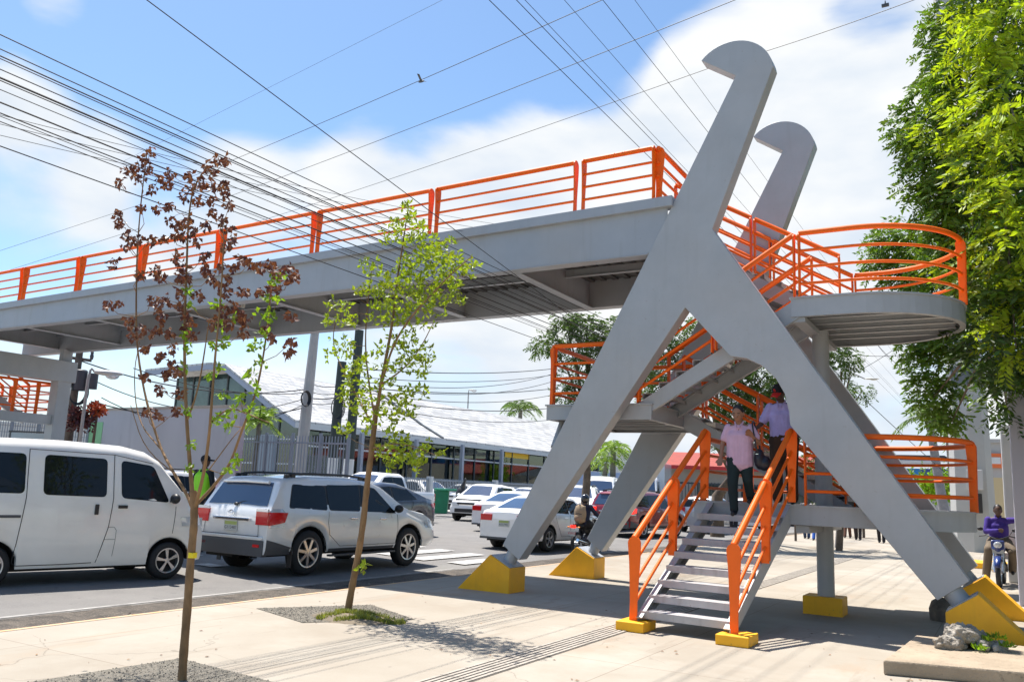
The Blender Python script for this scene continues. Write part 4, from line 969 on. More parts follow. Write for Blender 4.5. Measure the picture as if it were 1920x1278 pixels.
# ------------------------------------------------------------------ people
M_skin = mat('brown_skin', (.30, .145, .085), .55, 0, .05, 20)
M_skin2 = mat('dark_skin', (.10, .05, .032), .55, 0, .05, 20)
M_hair = mat('black_hair', (.012, .01, .009), .5)
M_eye = mat('eye_white', (.32, .28, .26), .3)
def remesh(o, vox, sm=3):
    m = o.modifiers.new('fuse', 'REMESH'); m.mode = 'VOXEL'; m.voxel_size = vox; m.use_smooth_shade = True
    s_ = o.modifiers.new('soften', 'SMOOTH'); s_.iterations = sm; s_.factor = .5
    return o
def person(label, loc, head_dir, J, skin, clothes, hair=None, cap=None, group=None, vox=.011, shoes=(.02, .02, .022), rot=0, fem=False, face=True):
    """J: joints in local metres: hip, chest, neck, head, shL/R, elL/R, haL/R, hpL/R, knL/R, anL/R; x right, y away, z up"""
    e = empty('person', loc, label, 'person', group, rot, local=True)
    V_ = {k: Vector(v) for k, v in J.items()}
    hd = Vector(head_dir).normalized(); hl = V_['head']; up = Vector((0, 0, 1)); up = (up-hd*hd.dot(up)).normalized(); sd_ = hd.cross(up)
    Mh = Matrix((sd_, hd, up)).transposed()
    def hp(x, y, z): return hl+Mh @ Vector((x, y, z))
    b = MB()
    b.ell(hp(0, 0, .01), (.077, .095, .108), Mh, 12, 18); b.ell(hp(0, .035, -.055), (.052, .055, .06), Mh)     # skull, jaw
    b.cap_tube(hp(0, .088, .012), hp(0, .108, -.022), .010, .016, 8)                                    # nose
    for sx in (-1, 1):
        b.ell(hp(sx*.08, -.005, -.005), (.012, .022, .034), Mh, 6, 8)
    b.cap_tube(hp(-.02, .083, -.052), hp(.02, .083, -.052), .009, .009, 8)                              # lips
    b.cap_tube(V_['neck'], hp(0, -.01, -.06), .056, .05)
    b.cap_tube(V_['chest'], V_['neck'], .075, .05)
    b.cap_tube(V_['hip'], V_['chest'], .09, .085)
    for s_ in 'LR':
        b.cap_tube(V_['neck']-Vector((0, 0, .05)), V_['sh'+s_], .055, .05); b.cap_tube(V_['sh'+s_], V_['el'+s_], .048, .036); b.cap_tube(V_['el'+s_], V_['ha'+s_], .036, .024)
        b.cap_tube(V_['hp'+s_], V_['kn'+s_], .082, .055); b.cap_tube(V_['kn'+s_], V_['an'+s_], .053, .036)
        # hand: palm, four fingers of unequal length, thumb
        h0 = V_['ha'+s_]; d = (h0-V_['el'+s_]).normalized(); sdir = d.cross(Vector((0, 1, 0)));
        if sdir.length < .1: sdir = d.cross(Vector((1, 0, 0)))
        sdir.normalize(); nn = d.cross(sdir)
        for q in (-.022, 0, .022): b.cap_tube(h0+d*.01+sdir*q, h0+d*.075+sdir*q*1.3, .015, .014, 8)
        for q, L_ in ((-.033, .062), (-.011, .075), (.011, .07), (.033, .055)):
            p = h0+d*.08+sdir*q; m_ = p+d*L_*.55+nn*.008; b.cap_tube(p, m_, .0095, .009, 8); b.cap_tube(m_, m_+d*L_*.42+nn*.022, .009, .0075, 8)
        tsd = -1 if s_ == 'L' else 1
        p = h0+d*.03+sdir*.03*tsd; b.cap_tube(p, p+d*.035+sdir*.028*tsd, .012, .010, 8); b.cap_tube(p+d*.035+sdir*.028*tsd, p+d*.062+sdir*.03*tsd+nn*.008, .010, .008, 8)
    remesh(b.build('body', skin, e), vox, 2)
    if face:
        m = MB()
        for sx in (-1, 1): m.ell(hp(sx*.032, .087, .012), (.013, .006, .007), Mh, 6, 8)
        ey = m.build('eyes', M_eye, e); m = MB()
        for sx in (-1, 1): m.ell(hp(sx*.032, .0925, .012), (.006, .003, .006), Mh, 6, 8)
        m.build('pupils', M_hair, ey)
        m = MB()
        for sx in (-1, 1): m.cap_tube(hp(sx*.018, .094, .036), hp(sx*.05, .082, .036), .005, .004, 6)
        m.build('eyebrows', M_hair, e)
    if hair:
        m = MB(); m.ell(hp(0, -.018, .028), (.084, .095, .105), Mh, 12, 18)
        if hair == 'bun': m.ell(hp(0, -.12, .03), (.045, .045, .045), Mh)
        o = m.build('hair', M_hair, e)
        if hair == 'bun': remesh(o, .012, 3)
        else:
            for p in o.data.polygons: p.use_smooth = True
    if cap:
        m = MB(); m.mi = 0
        m.ell(hp(0, -.008, .045), (.090, .106, .095), Mh, 12, 20); cp_ = m.build('cap', cap[0], e)
        for p in cp_.data.polygons: p.use_smooth = True
        m = MB(); rows = []
        for j in range(5):
            rows.append([hp(.078*math.sin(a)*(1-.06*j), .075+.03*j+.03*math.cos(a)*(.4+j*.2)-.02, .052-.004*j-.05*math.sin(a)**2*.6) for a in [R(-85+170*i/10) for i in range(11)]])
        m.grid(rows); o = m.build('peak', cap[1], cp_, smooth=60); sl_ = o.modifiers.new('thick', 'SOLIDIFY'); sl_.thickness = .006
        if len(cap) > 2:
            text_mb(cap[2], hp(0, .1045, .085), -sd_ if False else sd_*-1 if hd.y > 0 else sd_*-1, up, .065, .002, 'cap_letter', cap[3], cp_)
    for c_ in clothes: c_(e, V_, hp, Mh)
    for s_ in 'LR':
        a = V_['an'+s_]; kd = (V_['kn'+s_]-a); fd = Vector(J.get('foot', hd)); fd = Vector((fd.x, fd.y, 0)).normalized()
        m = MB(); m.cap_tube(a+Vector((0, 0, -.035))-fd*.03, a+fd*.14+Vector((0, 0, -.06)), .045, .034); m.box((a.x-.01, a.y-.01, a.z-.02), (a.x+.01, a.y+.01, a.z)); o = m.build('shoe', mat('shoe', shoes, .5), e); remesh(o, .012, 2)
    return e
def shirt(matr, sleeve=.55, loose=.03, hem=.04, name='shirt', belly=.0):
    def f(e, V_, hp, Mh):
        b = MB(); hip, chest, neck = V_['hip'], V_['chest'], V_['neck']
        w = (V_['shR']-V_['shL']).normalized(); d = (chest-hip)
        for q in (-.075, -.025, .025, .075):
            b.cap_tube(hip+w*q*.85-Vector((0, 0, hem)), chest+w*q*1.0-Vector((0, 0, .02)), .090+loose+belly, .086+loose)
        for q in (-.06, .06): b.cap_tube(chest+w*q, neck+w*q*.5-Vector((0, 0, .055)), .09+loose*.6, .048+loose*.3)
        for s_ in 'LR':
            sh_, el_, ha_ = V_['sh'+s_], V_['el'+s_], V_['ha'+s_]
            b.cap_tube(neck-Vector((0, 0, .055)), sh_-Vector((0, 0, .02)), .052+loose*.4, .05+loose*.3)
            if sleeve <= 1: b.cap_tube(sh_, sh_.lerp(el_, sleeve), .052+loose*.5, .055+loose*.4)
            else: b.cap_tube(sh_, el_, .055+loose*.5, .046+loose*.4); b.cap_tube(el_, el_.lerp(ha_, .93), .045+loose*.4, .034+loose*.3)
        o = remesh(b.build(name, matr, e), .011, 3)
        c_ = MB(); # collar
        for sx in (-1, 1): c_.cap_tube(neck+w*sx*.055+Vector((0, -.0, .02)), neck+w*sx*.02+(hp(0, .1, 0)-hp(0, 0, 0))*.9-Vector((0, 0, .03)), .016, .012, 8)
        c_.build('collar', matr, o, smooth=60)
    return f
def trousers(matr, loose=.02, to=1.0):
    def f(e, V_, hp, Mh):
        b = MB(); hip = V_['hip']
        b.cap_tube(hip+Vector((0, .01, .0)), hip-Vector((0, 0, .06)), .088+loose, .11+loose)
        for s_ in 'LR':
            hpv, kn, an = V_['hp'+s_], V_['kn'+s_], V_['an'+s_]
            b.cap_tube(hip.lerp(hpv, .5)+Vector((0, 0, .03)), hpv, .11+loose, .10+loose); b.cap_tube(hpv, kn, .094+loose, .062+loose); b.cap_tube(kn, kn.lerp(an, to), .060+loose, .048+loose)
        remesh(b.build('trousers', matr, e), .012, 3)
    return f
cloth = lambda n, c, v=.12: mat(n, c, .85, 0, v, 9, .15, 40)
# woman coming down the stair
bag_m = mat('dark_handbag_leather', (.012, .014, .025), .4)
def handbag(e, V_, hp, Mh):
    m = MB(); m.ell((.27, .02, .80), (.075, .10, .15)); m.ell((.34, .04, .74), (.09, .10, .11)); o = remesh(m.build('handbag', bag_m, e), .014, 3)
    m = MB(); m.tube([(.19, -.09, 1.30), (.215, -.12, 1.15), (.245, -.10, .95), (.27, -.06, .85)], .013, 6); m.tube([(.19, -.09, 1.30), (.19, .04, 1.34), (.23, .09, 1.2), (.29, .08, .86)], .013, 6); m.build('bag_strap', bag_m, o, smooth=60)
    m = MB(); m.box((.235, -.10, .86), (.27, -.085, .868)); m.build('bag_clasp', M_chrome, o)
JW = dict(hip=(0, .02, .82), chest=(0, -.01, 1.13), neck=(0, -.02, 1.30), head=(-.01, -.06, 1.435), shL=(-.155, 0, 1.235), shR=(.155, 0, 1.235), elL=(-.24, .0, 1.0), haL=(-.25, -.10, .80), elR=(.27, -.02, 1.02), haR=(.19, -.15, 1.12),
          hpL=(-.08, .0, .78), hpR=(.08, .02, .78), knL=(-.09, -.07, .42), anL=(-.07, -.06, .08), knR=(.11, .00, .50), anR=(.12, .20, .26), foot=(0, -1, 0))
WX, WY = -3.29, 12.2
person('woman in a pink shirt and dark trousers stepping down the stair with a black handbag', (WX, WY-.02, 1.405), (-.15, -1, -.45), JW, M_skin,
       [shirt(cloth('lilac_shirt', (.62, .40, .52)), .62, .022, .08, belly=.022), trousers(cloth('dark_green_trousers', (.008, .022, .024)), .012), handbag], hair='bun', rot=.12)
JM = dict(hip=(0, .03, .93), chest=(-.02, .0, 1.26), neck=(-.02, -.03, 1.44), head=(-.05, -.09, 1.565), shL=(-.185, 0, 1.37), shR=(.165, 0, 1.37), elL=(-.30, -.06, 1.12), haL=(-.38, -.24, 1.02), elR=(.26, .0, 1.12), haR=(.24, -.2, .98),
          hpL=(-.09, .02, .88), hpR=(.09, .02, .88), knL=(-.10, -.02, .48), anL=(-.10, .05, .09), knR=(.10, .0, .48), anR=(.11, .04, .09), foot=(0, -1, 0))
JM = {k: (tuple(q*1.03 for q in v) if k != 'foot' else v) for k, v in JM.items()}
def belt_(e, V_, hp, Mh):
    m = MB(); c = V_['hip']; m.lathe([(c.z+.055, .182), (c.z+.095, .182)], (c.x, c.y, 0), 'z', 28); m.build('belt', M_blackpl, e, smooth=60)
M_capn = mat('black_cap_cloth', (.008, .008, .012), .8); M_capr = mat('red_cap_peak', (.62, .015, .012), .7)
person('man in a lilac shirt and black cap with a red peak behind the woman', (-2.80, 12.78, 1.585), (-.35, -1, -.6), JM, M_skin2,
       [shirt(cloth('lavender_shirt', (.45, .38, .68)), .75, .03, .0, belly=.02), trousers(cloth('brown_trousers', (.055, .028, .015)), .03) ], cap=(M_capn, M_capr, 'B', M_capr), hair=None, rot=.1)
# traffic officer
M_hiv = mat('hi_vis_green', (.35, .85, .02), .6, emis=None)
def vest(e, V_, hp, Mh):
    b = MB()
    for q in (-.07, 0, .07): b.cap_tube(V_['hip']+Vector((q, 0, .03)), V_['chest']+Vector((q*1.1, 0, .03)), .132, .135)
    for s_ in (-1, 1): b.cap_tube(V_['chest']+Vector((s_*.06, 0, 0)), V_['neck']+Vector((s_*.09, 0, -.06)), .10, .06)
    remesh(b.build('vest', M_hiv, e), .014, 2)
def piping(e, V_, hp, Mh):
    for s_, k in (('L', -1), ('R', 1)):
        m = MB(); m.tube([V_['hp'+s_]+Vector((k*.118, -.02, 0)), V_['kn'+s_]+Vector((k*.085, -.02, 0)), V_['an'+s_]+Vector((k*.073, -.02, 0))], .012, 6); m.build('trouser_stripe', M_hiv, e)
JO = dict(hip=(0, 0, .98), chest=(0, 0, 1.34), neck=(0, .01, 1.54), head=(0, .02, 1.68), shL=(-.2, 0, 1.47), shR=(.2, 0, 1.47), elL=(-.26, .03, 1.2), haL=(-.22, -.12, 1.0), elR=(.26, .03, 1.2), haR=(.25, -.08, .96),
          hpL=(-.09, 0, .94), hpR=(.09, 0, .94), knL=(-.1, 0, .52), anL=(-.1, .03, .09), knR=(.1, -.02, .52), anR=(.12, .03, .09), foot=(.8, -.6, 0))
JO = {k: (tuple(q*1.09 for q in v) if k != 'foot' else v) for k, v in JO.items()}
po = person('traffic officer in black with a bright green vest between van and SUV', (-15.36, 12.93, .02), (1, .35, 0), JO, M_skin2,
       [shirt(cloth('black_uniform', (.012, .014, .018)), 2, .02, .0), vest, trousers(cloth('black_uniform_trousers', (.012, .014, .018)), .02), piping], cap=(M_capn, M_capn), rot=0, vox=.014, face=False); po.scale = (1.06,)*3
# background pedestrians
def walker(label, loc, sc_, topc, botc, ph=0, skin=M_skin2, cap=None, hd=(0, -1, 0), rot=0, group='people waiting beyond the bridge'):
    J = dict(hip=(0, 0, .94), chest=(0, 0, 1.28), neck=(0, 0, 1.48), head=(0, 0, 1.62), shL=(-.19, 0, 1.41), shR=(.19, 0, 1.41), elL=(-.25, .03*ph, 1.14), haL=(-.24, -.1, .92), elR=(.25, .04, 1.14), haR=(.24, -.08, .92),
             hpL=(-.09, 0, .9), hpR=(.09, 0, .9), knL=(-.09, -.06*ph, .49), anL=(-.09, .12*ph, .08), knR=(.09, .04*ph, .49), anR=(.1, -.1*ph, .08), foot=(0, -1, 0))
    J = {k: (tuple(q*sc_ for q in v) if k != 'foot' else v) for k, v in J.items()}
    return person(label, loc, hd, J, skin, [shirt(cloth('shirt_cloth', topc), .6, .02, .02), trousers(cloth('trouser_cloth', botc), .02)], hair='short', vox=.02, rot=rot, face=False, group=group)
# ------------------------------------------------------------------ more people
walker('person in blue jeans standing left of the bridge column, far side', (-7.75, 39.6, 0), 1.05, (.12, .12, .14), (.03, .06, .13), 1)
walker('person in bright blue trousers standing just left of the bridge column', (-7.15, 38.6, 0), 1.05, (.4, .38, .36), (.03, .12, .5), -1)
walker('person in dark shorts and a black shirt right of the bridge column', (-5.9, 41.5, 0), 1.05, (.02, .02, .025), (.03, .02, .02), 1)
walker('person in brown clothes near the low stall right of the column', (-6.6, 43.2, 0), 1.05, (.3, .1, .05), (.12, .05, .03), -1)
walker('person in dark trousers walking closest to the sloping right leg', (-4.75, 40.0, 0), 1.05, (.3, .3, .33), (.015, .015, .02), 1)
walker('person in a red jacket behind the rider of the blue motorcycle', (.32, 27.5, .25), 1.0, (.45, .03, .05), (.1, .16, .3), 1, group=None)
walker('person in a dark shirt seen behind the upper steps of the stair', (-10.6, 38.2, 0), 1.05, (.02, .02, .05), (.02, .02, .03), 1)

def motorcycle(label, loc, rot, tank, front=False, plate=''):
    e = empty('motorcycle', loc, label, 'motorcycle', None, rot, local=True)
    for x in (-.65, .65):
        w_ = bpy.data.objects.new('wheel', None); COL.objects.link(w_); w_.parent = e; w_.location = (x, 0, .31); w_.empty_display_size = .1
        m = MB(); m.lathe([(-.045, .25), (-.05, .28), (-.03, .305), (0, .312), (.03, .305), (.05, .28), (.045, .25)], (0, 0, 0), 'y', 32); m.build('tyre', M_rubber, w_, smooth=60)
        m = MB(); m.lathe([(-.04, .25), (-.03, .235), (.03, .235), (.04, .25)], (0, 0, 0), 'y', 32); m.lathe([(-.06, .04), (.06, .04)], (0, 0, 0), 'y', 10)
        for k in range(10):
            a = k*math.pi/5; m.tube([(0, 0, 0), (.24*math.cos(a), 0, .24*math.sin(a))], .006, 4)
        m.build('rim', M_alloy, w_)
    m = MB(); m.ell((.12, 0, .80), (.25, .13, .12)); m.ell((-.1, 0, .66), (.2, .1, .1)); m.build('fuel_tank', tank, e, smooth=60)
    m = MB(); m.ell((-.35, 0, .80), (.38, .12, .06)); m.ell((-.7, 0, .84), (.16, .08, .04)); m.build('seat', M_blackpl, e, smooth=60)
    m = MB(); m.ell((.05, 0, .42), (.19, .13, .17)); m.lathe([(-.13, .09), (.13, .09)], (-.05, 0, .38), 'y', 14); m.build('engine', mat('engine_metal', (.12, .12, .13), .35, .8), e, smooth=60)
    m = MB()
    for sg in (-1, 1): m.tube([(.65, sg*.075, .31), (.5, sg*.08, .68), (.42, sg*.075, .95)], .022, 8)
    m.build('fork', M_chrome, e, smooth=60)
    m = MB(); m.tube([(.3, -.36, 1.04), (.36, -.22, 1.07), (.42, 0, .98), (.36, .22, 1.07), (.3, .36, 1.04)], .013, 8); hb = m.build('handlebar', M_blackpl, e, smooth=60)
    m = MB()
    for sg in (-1, 1): m.tube([(.36, sg*.2, 1.05), (.36, sg*.28, 1.18)], .006, 5); m.ell((.36, sg*.33, 1.2), (.02, .06, .04))
    m.build('mirror', M_blackpl, hb, smooth=60)
    m = MB(); m.box((.46, -.13, .78), (.56, .13, .98)); m.ell((.53, 0, .80), (.07, .12, .1)); bev(m.build('headlight_cowl', tank, e), .03, 3)
    m = MB(); m.ell((.585, 0, .88), (.03, .08, .07)); m.build('headlight', M_lens, e, smooth=60)
    m = MB(); m.box((.575, -.11, .70), (.585, .11, .78)); m.build('front_plate', M_plate, e)
    m = MB(); P = []
    for i in range(9):
        a = R(20+i*17); P.append([(.65+.35*math.cos(a), y, .31+.35*math.sin(a)) for y in (-.06, 0, .06)])
    m.grid(P); o = m.build('mudguard', tank, e, smooth=60); o.modifiers.new('t', 'SOLIDIFY').thickness = .008
    m = MB(); m.box((-.93, -.07, .74), (-.86, .07, .82)); m.build('tail_light', M_redon, e)
    m = MB(); m.box((-.95, -.1, .52), (-.94, .1, .66)); p_ = m.build('number_plate', M_plate, e)
    if plate: text_mb(plate, (-.952, 0, .59), (0, -1, 0), (0, 0, 1), .09, .0006, 'lettering', M_red, p_)
    for sg in (-1, 1):
        m = MB(); m.ell((-.86, sg*.17, .76), (.03, .035, .025)); m.tube([(-.8, sg*.02, .77), (-.86, sg*.17, .76)], .008, 5); m.build('indicator', M_amber, e)
    m = MB(); m.tube([(.1, -.14, .3), (-.3, -.17, .3), (-.95, -.18, .42)], [.03, .04, .045], 10); m.build('exhaust', M_chrome, e, smooth=60)
    m = MB(); m.tube([(-.65, .08, .31), (0, .08, .4), (.35, 0, .9)], .02, 6); m.tube([(-.65, -.08, .31), (-.3, -.08, .75), (.35, 0, .9)], .02, 6); m.build('chassis', M_under, e)
    return e
def rider(label, loc, rot, top, bot, skin, helmet=False, back=None, reach=None, hd=(0, -1, -.1), cap=None):
    """seated figure; local -y is forward"""
    J = dict(hip=(0, .05, .88), chest=(0, -.02, 1.20), neck=(0, -.03, 1.40), head=(0, -.06, 1.53), shL=(-.19, -.02, 1.33), shR=(.19, -.02, 1.33), elL=(-.3, -.22, 1.12), haL=(-.32, -.42, 1.03), elR=(.3, -.22, 1.12), haR=(.32, -.42, 1.03),
             hpL=(-.12, .0, .86), hpR=(.12, .0, .86), knL=(-.22, -.38, .72), anL=(-.30, -.3, .09), knR=(.22, -.38, .70), anR=(.20, -.12, .32), foot=(0, -1, 0))
    if reach: J['elR'] = reach[0]; J['haR'] = reach[1]; J['elL'] = (-.24, -.1, 1.08); J['haL'] = (-.02, -.3, 1.12)
    cl = [shirt(top, 2, .03, .0), trousers(bot, .03)]
    if helmet:
        def hel(e, V_, hp, Mh):
            m = MB(); m.ell(hp(0, 0, .02), (.125, .145, .14), Mh, 12, 20); o = m.build('helmet', mat('black_helmet', (.015, .015, .018), .15, coat=1), e)
            for p in o.data.polygons: p.use_smooth = True
            m = MB(); m.ell(hp(0, .03, .01), (.118, .13, .06), Mh, 8, 16); m.build('visor', M_glassb, o, smooth=60)
        cl.append(hel)
    if back:
        def pack(e, V_, hp, Mh):
            b = MB(); b.ell((0, .25, 1.12), (.19, .13, .28)); b.ell((0, .33, 1.0), (.15, .09, .14)); b.box((-.14, .16, .9), (.14, .3, 1.35))
            o = remesh(b.build('backpack', back, e), .018, 4)
            m = MB(); m.tube([(-.1, .36, 1.12), (0, .39, 1.14), (.1, .36, 1.12)], .01, 5); m.tube([(0, .3, 1.38), (0, .35, 1.42), (0, .25, 1.42)], .012, 5); m.build('pack_zip', M_blackpl, o)
        cl.append(pack)
    return person(label, loc, hd, J, skin, cl, hair=None if helmet else 'short', cap=cap, rot=rot, vox=.014, face=not helmet)
# rider seen from behind among the traffic
motorcycle('black motorcycle with a lit red tail light beside the white sedan', (-10.55, 22.75, -.11), yaw(.05, 1), M_blackpl, plate='K0912')
rider('motorcyclist in a black helmet with a tan backpack riding away from the camera', (-10.55, 22.45, -.11), math.pi, cloth('navy_jacket', (.015, .02, .05)), cloth('black_trousers', (.012, .012, .014)), M_skin2, helmet=True, back=cloth('tan_backpack', (.34, .25, .16)))
motorcycle('blue motorcycle facing the camera beside the pale gate post, right edge', (-.20, 21.9, 0), yaw(-.05, -1), paint('blue_motorcycle_paint', (.006, .025, .16)))
M_purple = cloth('violet_sweater', (.06, .03, .26))
rd = rider('rider in a violet sweater on the blue motorcycle, one arm held against the gate post', (-.20, 22.15, .0), .05, M_purple, cloth('olive_shorts', (.16, .12, .08)), M_skin2, reach=((.46, -.05, 1.36), (.72, -.1, 1.52)))
rd.scale = (1.05,)*3

# ------------------------------------------------------------------ poles, lamps, cables
M_cpole = mat('concrete_pole', (.42, .40, .38), .85, 0, .15, 1.5, .1, 40)
M_dpole = mat('green_grey_pole', (.05, .065, .06), .8, 0, .3, 3)
M_wood = mat('weathered_wood_pole', (.13, .105, .085), .9, 0, .35, 5, .3, 30)
M_wire = mat('black_cable', (.012, .012, .015), .6)
def pole(name, label, p0, p1, r0_, r1_, m, cat='pole', group=None, seg=14, base=None):
    e = empty(name, p0, label, cat, group)
    mb = MB(); p0, p1 = Vector(p0), Vector(p1); mb.tube([p0, p0.lerp(p1, .5), p1], [r0_, (r0_+r1_)/2, r1_], seg); mb.build('shaft', m, e, smooth=30)
    if base:
        mb = MB(); t = base/(p1-p0).length; q = p0.lerp(p1, t); mb.tube([p0+Vector((0, 0, .01)), q], [r0_*1.03, lerp(r0_, r1_, t)*1.03], seg); mb.build('painted_base', mat('white_paint_base', (.7, .7, .68), .7, 0, .1, 3), e, smooth=30)
    return e
def coil(e, c, r, m=M_wire):
    mb = MB()
    for k in range(4):
        mb.tube([Vector(c)+Vector((.03*k, r*(1+.08*k)*math.cos(a), r*1.3*(1+.05*k)*math.sin(a))) for a in [2*math.pi*i/20 for i in range(21)]], .018, 5)
    mb.build('cable_coil', m, e)
pA = pole('utility_pole', 'pale concrete utility pole just left of the green sapling', (-25.4, 26.2, .1), (-25.2, 26.3, 8.2), .29, .17, M_cpole, 'pole', None, 8); coil(pA, (-24.95, 25.75, 4.95), .22)
pB = pole('utility_pole', 'short dark pole with a white painted foot, left one of the pair', (-25.6, 28.4, .1), (-25.4, 28.35, 6.9), .24, .2, M_dpole, 'pole', None, 12, base=2.55); coil(pB, (-25.1, 27.9, 4.8), .35)
pC = pole('utility_pole', 'tall dark pole with a white painted foot, right one of the pair', (-25.6, 29.5, .1), (-25.35, 29.3, 8.5), .24, .2, M_dpole, 'pole', None, 12, base=2.55)
c_ = at(150, 655, d=34); pw = pole('utility_pole', 'wooden utility pole with a crossarm and transformer beyond the bridge pier', (c_.x, c_.y, .1), (c_.x, c_.y, c_.z+.6), .17, .11, M_wood, 'pole')
v1 = at(172, 676, d=34); v0 = at(130, 670, d=34)
mb = MB(); mb.beam(v0, v1, .1, .1); mb.build('crossarm', M_wood, pw)
for t in (.02, .35, .98):
    q = v0.lerp(v1, t); mb = MB(); mb.lathe([(0, .05), (.12, .07), (.2, .05), (.26, .06), (.34, .02)], q+Vector((0, 0, .04)), 'z', 10); mb.build('insulator', M_greypl, pw)
q = at(146, 712, d=33.6); mb = MB(); mb.lathe([(-.38, .22), (.32, .24), (.36, .2), (.36, 0)], q+Vector((.1, 0, 0)), 'z', 14); mb.lathe([(-.3, .16), (.25, .16), (.25, 0)], q+Vector((.42, .3, 0)), 'z', 12); mb.build('transformer', mat('transformer_grey', (.06, .06, .07), .5), pw, smooth=40)
q = at(145, 735, d=33.6); coil(pw, q, .3)
def street_lamp(label, base, bend, head, r=.05, hs=1.0):
    e = empty('street_lamp', base, label, 'street lamp'); base, bend, head = Vector(base), Vector(bend), Vector(head)
    mb = MB(); k = bend+(head-bend)*.35+Vector((0, 0, .3)); mb.tube([base, bend, bend.lerp(k, .6)+Vector((0, 0, .1)), k, head], [r*1.3, r, r*.8, r*.7, r*.6], 8); mb.build('arm', M_cpole, e, smooth=60)
    d = (head-bend); d.z = 0; d.normalize(); mb = MB(); a = math.atan2(d.y, d.x)
    Mr = Matrix.Rotation(a, 3, 'Z'); mb.ell(head+d*.42*hs, (.48*hs, .17*hs, .10*hs*hs), Mr, 8, 16); lh = mb.build('lamp_head', mat('lamp_housing', (.5, .5, .48), .5), e, smooth=60)
    mb = MB(); mb.ell(head+d*.55*hs+Vector((0, 0, -.08*hs*hs)), (.22*hs, .13*hs, .13*hs*hs), Mr, 8, 16); mb.build('lamp_glass', M_lens, lh, smooth=60)
b_ = at(160, 745, d=32); street_lamp('street lamp with a drooping oval head left of the brown sapling', (b_.x, b_.y, .1), at(165, 712, d=32), at(178, 697, d=32))
b_ = at(878, 765, d=88); street_lamp('small lamp standing above the showroom roof', (b_.x, b_.y, .1), at(878, 745, d=88), at(879, 731, d=88), .07, 1.0)
b_ = at(1560, 735, d=34); street_lamp('street lamp arm reaching right beyond the upper platform', (b_.x, b_.y, 0), at(1590, 718, d=34), at(1622, 710, d=34), .035, .55)
# big octagonal pole
P0 = at(1829, 1033, z=0); dd = math.hypot(P0.x, P0.y); P1 = at(1766, -40, d=dd)
eb = pole('transmission_pole', 'huge pale octagonal pole with a grey painted band behind the round platforms', P0, P1, .80, .36, mat('pale_painted_pole', (.50, .50, .48), .8, 0, .08, .8), 'pole', None, 8)
for f in list(eb.children):
    for p in f.data.polygons: p.use_smooth = False
mb = MB(); mb.tube([P0.lerp(P1, .262), P0.lerp(P1, .293)], [.80-.44*.262+.012, .80-.44*.293+.012], 8); mb.build('grey_band', mat('grey_band_paint', (.17, .18, .19), .8, 0, .1, 2), eb)
q = at(1829, 900, d=dd-.95); mb = MB(); mb.box((q.x-.3, q.y-.1, q.z-.35), (q.x+.25, q.y+.15, q.z+.4)); bev(mb.build('meter_box', mat('pale_box', (.55, .55, .55), .5), eb), .02)
q = at(1833, 940, d=dd-.95); mb = MB(); mb.box((q.x-.13, q.y-.1, q.z-.42), (q.x+.16, q.y+.15, q.z+.3)); bev(mb.build('switch_box', M_blackpl, eb), .02)
q = at(1819, 762, d=dd-.85); mb = MB(); mb.lathe([(-.2, .03), (0, .1), (.15, .07), (.2, 0)], q, 'z', 10); mb.build('pole_lamp', M_lens, eb, smooth=60)

def cable(p, q, r, label, group, sag=0.0, n=24):
    p, q = Vector(p), Vector(q); pts = []
    for i in range(n+1):
        t = i/n; v = p.lerp(q, t); v.z -= sag*4*t*(1-t); pts.append(v)
    mb = MB(); mb.tube(pts, r, 5); return mb.thing('overhead_cable', M_wire, label, 'cable', pts[0], group)
def par(px, py, x, y0, y1, r, label, group):
    a = at(px, py, x=x); return cable((x, y0, a.z), (x, y1, a.z), r, label, group, 0)
LB = 'black cable in the bundle descending from the left edge and passing under the bridge'
ORD = ['topmost', 'second', 'third', 'fourth', 'fifth', 'sixth', 'seventh', 'eighth', 'ninth', 'tenth', 'eleventh', 'twelfth', 'lowest']
for ob, (py, x, r) in zip(ORD, ((65, -7.15, .0055), (92, -7.3, .0055), (105, -7.35, .007), (110, -7.38, .005), (130, -7.5, .0055), (146, -7.55, .010), (151, -7.62, .0055), (168, -7.7, .0045), (192, -7.6, .008), (212, -7.7, .0065), (218, -7.8, .004), (228, -7.75, .005), (274, -7.3, .0055))):
    par(0, py, x, -6, 46, r, ob+' black cable, counted down the left edge, of the bundle passing under the bridge', 'cables of the left bundle')
for i, (ya, yb, lb) in enumerate(((205, 300, 'highest'), (222, 238, 'middle'), (243, 225, 'lowest'))):
    P = at(0, ya, x=-7.9); Q = at(230, lerp(ya, 330, .42)+6*i, x=-7.95); cable(P-(Q-P)*1.2, Q+(Q-P)*7, .0032, lb+' of three thin cables crossing askew low in the left bundle', None, .12)
LR = 'thin cable running away above the bridge towards the top edge of the picture'
for ob, px in zip(('leftmost', 'second from left', 'third from left', 'fourth from left', 'fifth from left', 'rightmost'), (917, 968, 984, 1058, 1130, 1190)):
    par(px, 0, -5.6, -8, 75, .0058 if px in (917, 968, 1130) else .0045, ob+' of six thin cables leaving the top edge towards the hooks', 'cables above the bridge')
P, Q = at(275, 0, x=-6.6), at(1010, 548, y=11.8); d_ = (Q-P); cable(P-d_*.7, P+d_*3.4, .0055, 'single cable from the top left edge sloping down across the girder', None, .0)
P, Q = at(-60, -10, x=-9), at(0, 0, x=-9)
for i, (a, b) in enumerate((((430, 297), (1115, 0)), ((505, 335), (1362, 0)))):
    P = at(a[0], a[1], d=62); Q = at(b[0], b[1], d=30); v = Q-P; cable(P-v*.5, Q+v*.25, .016, ('upper', 'lower')[i]+' of two long cables rising from left to right across the sky', None, .3)
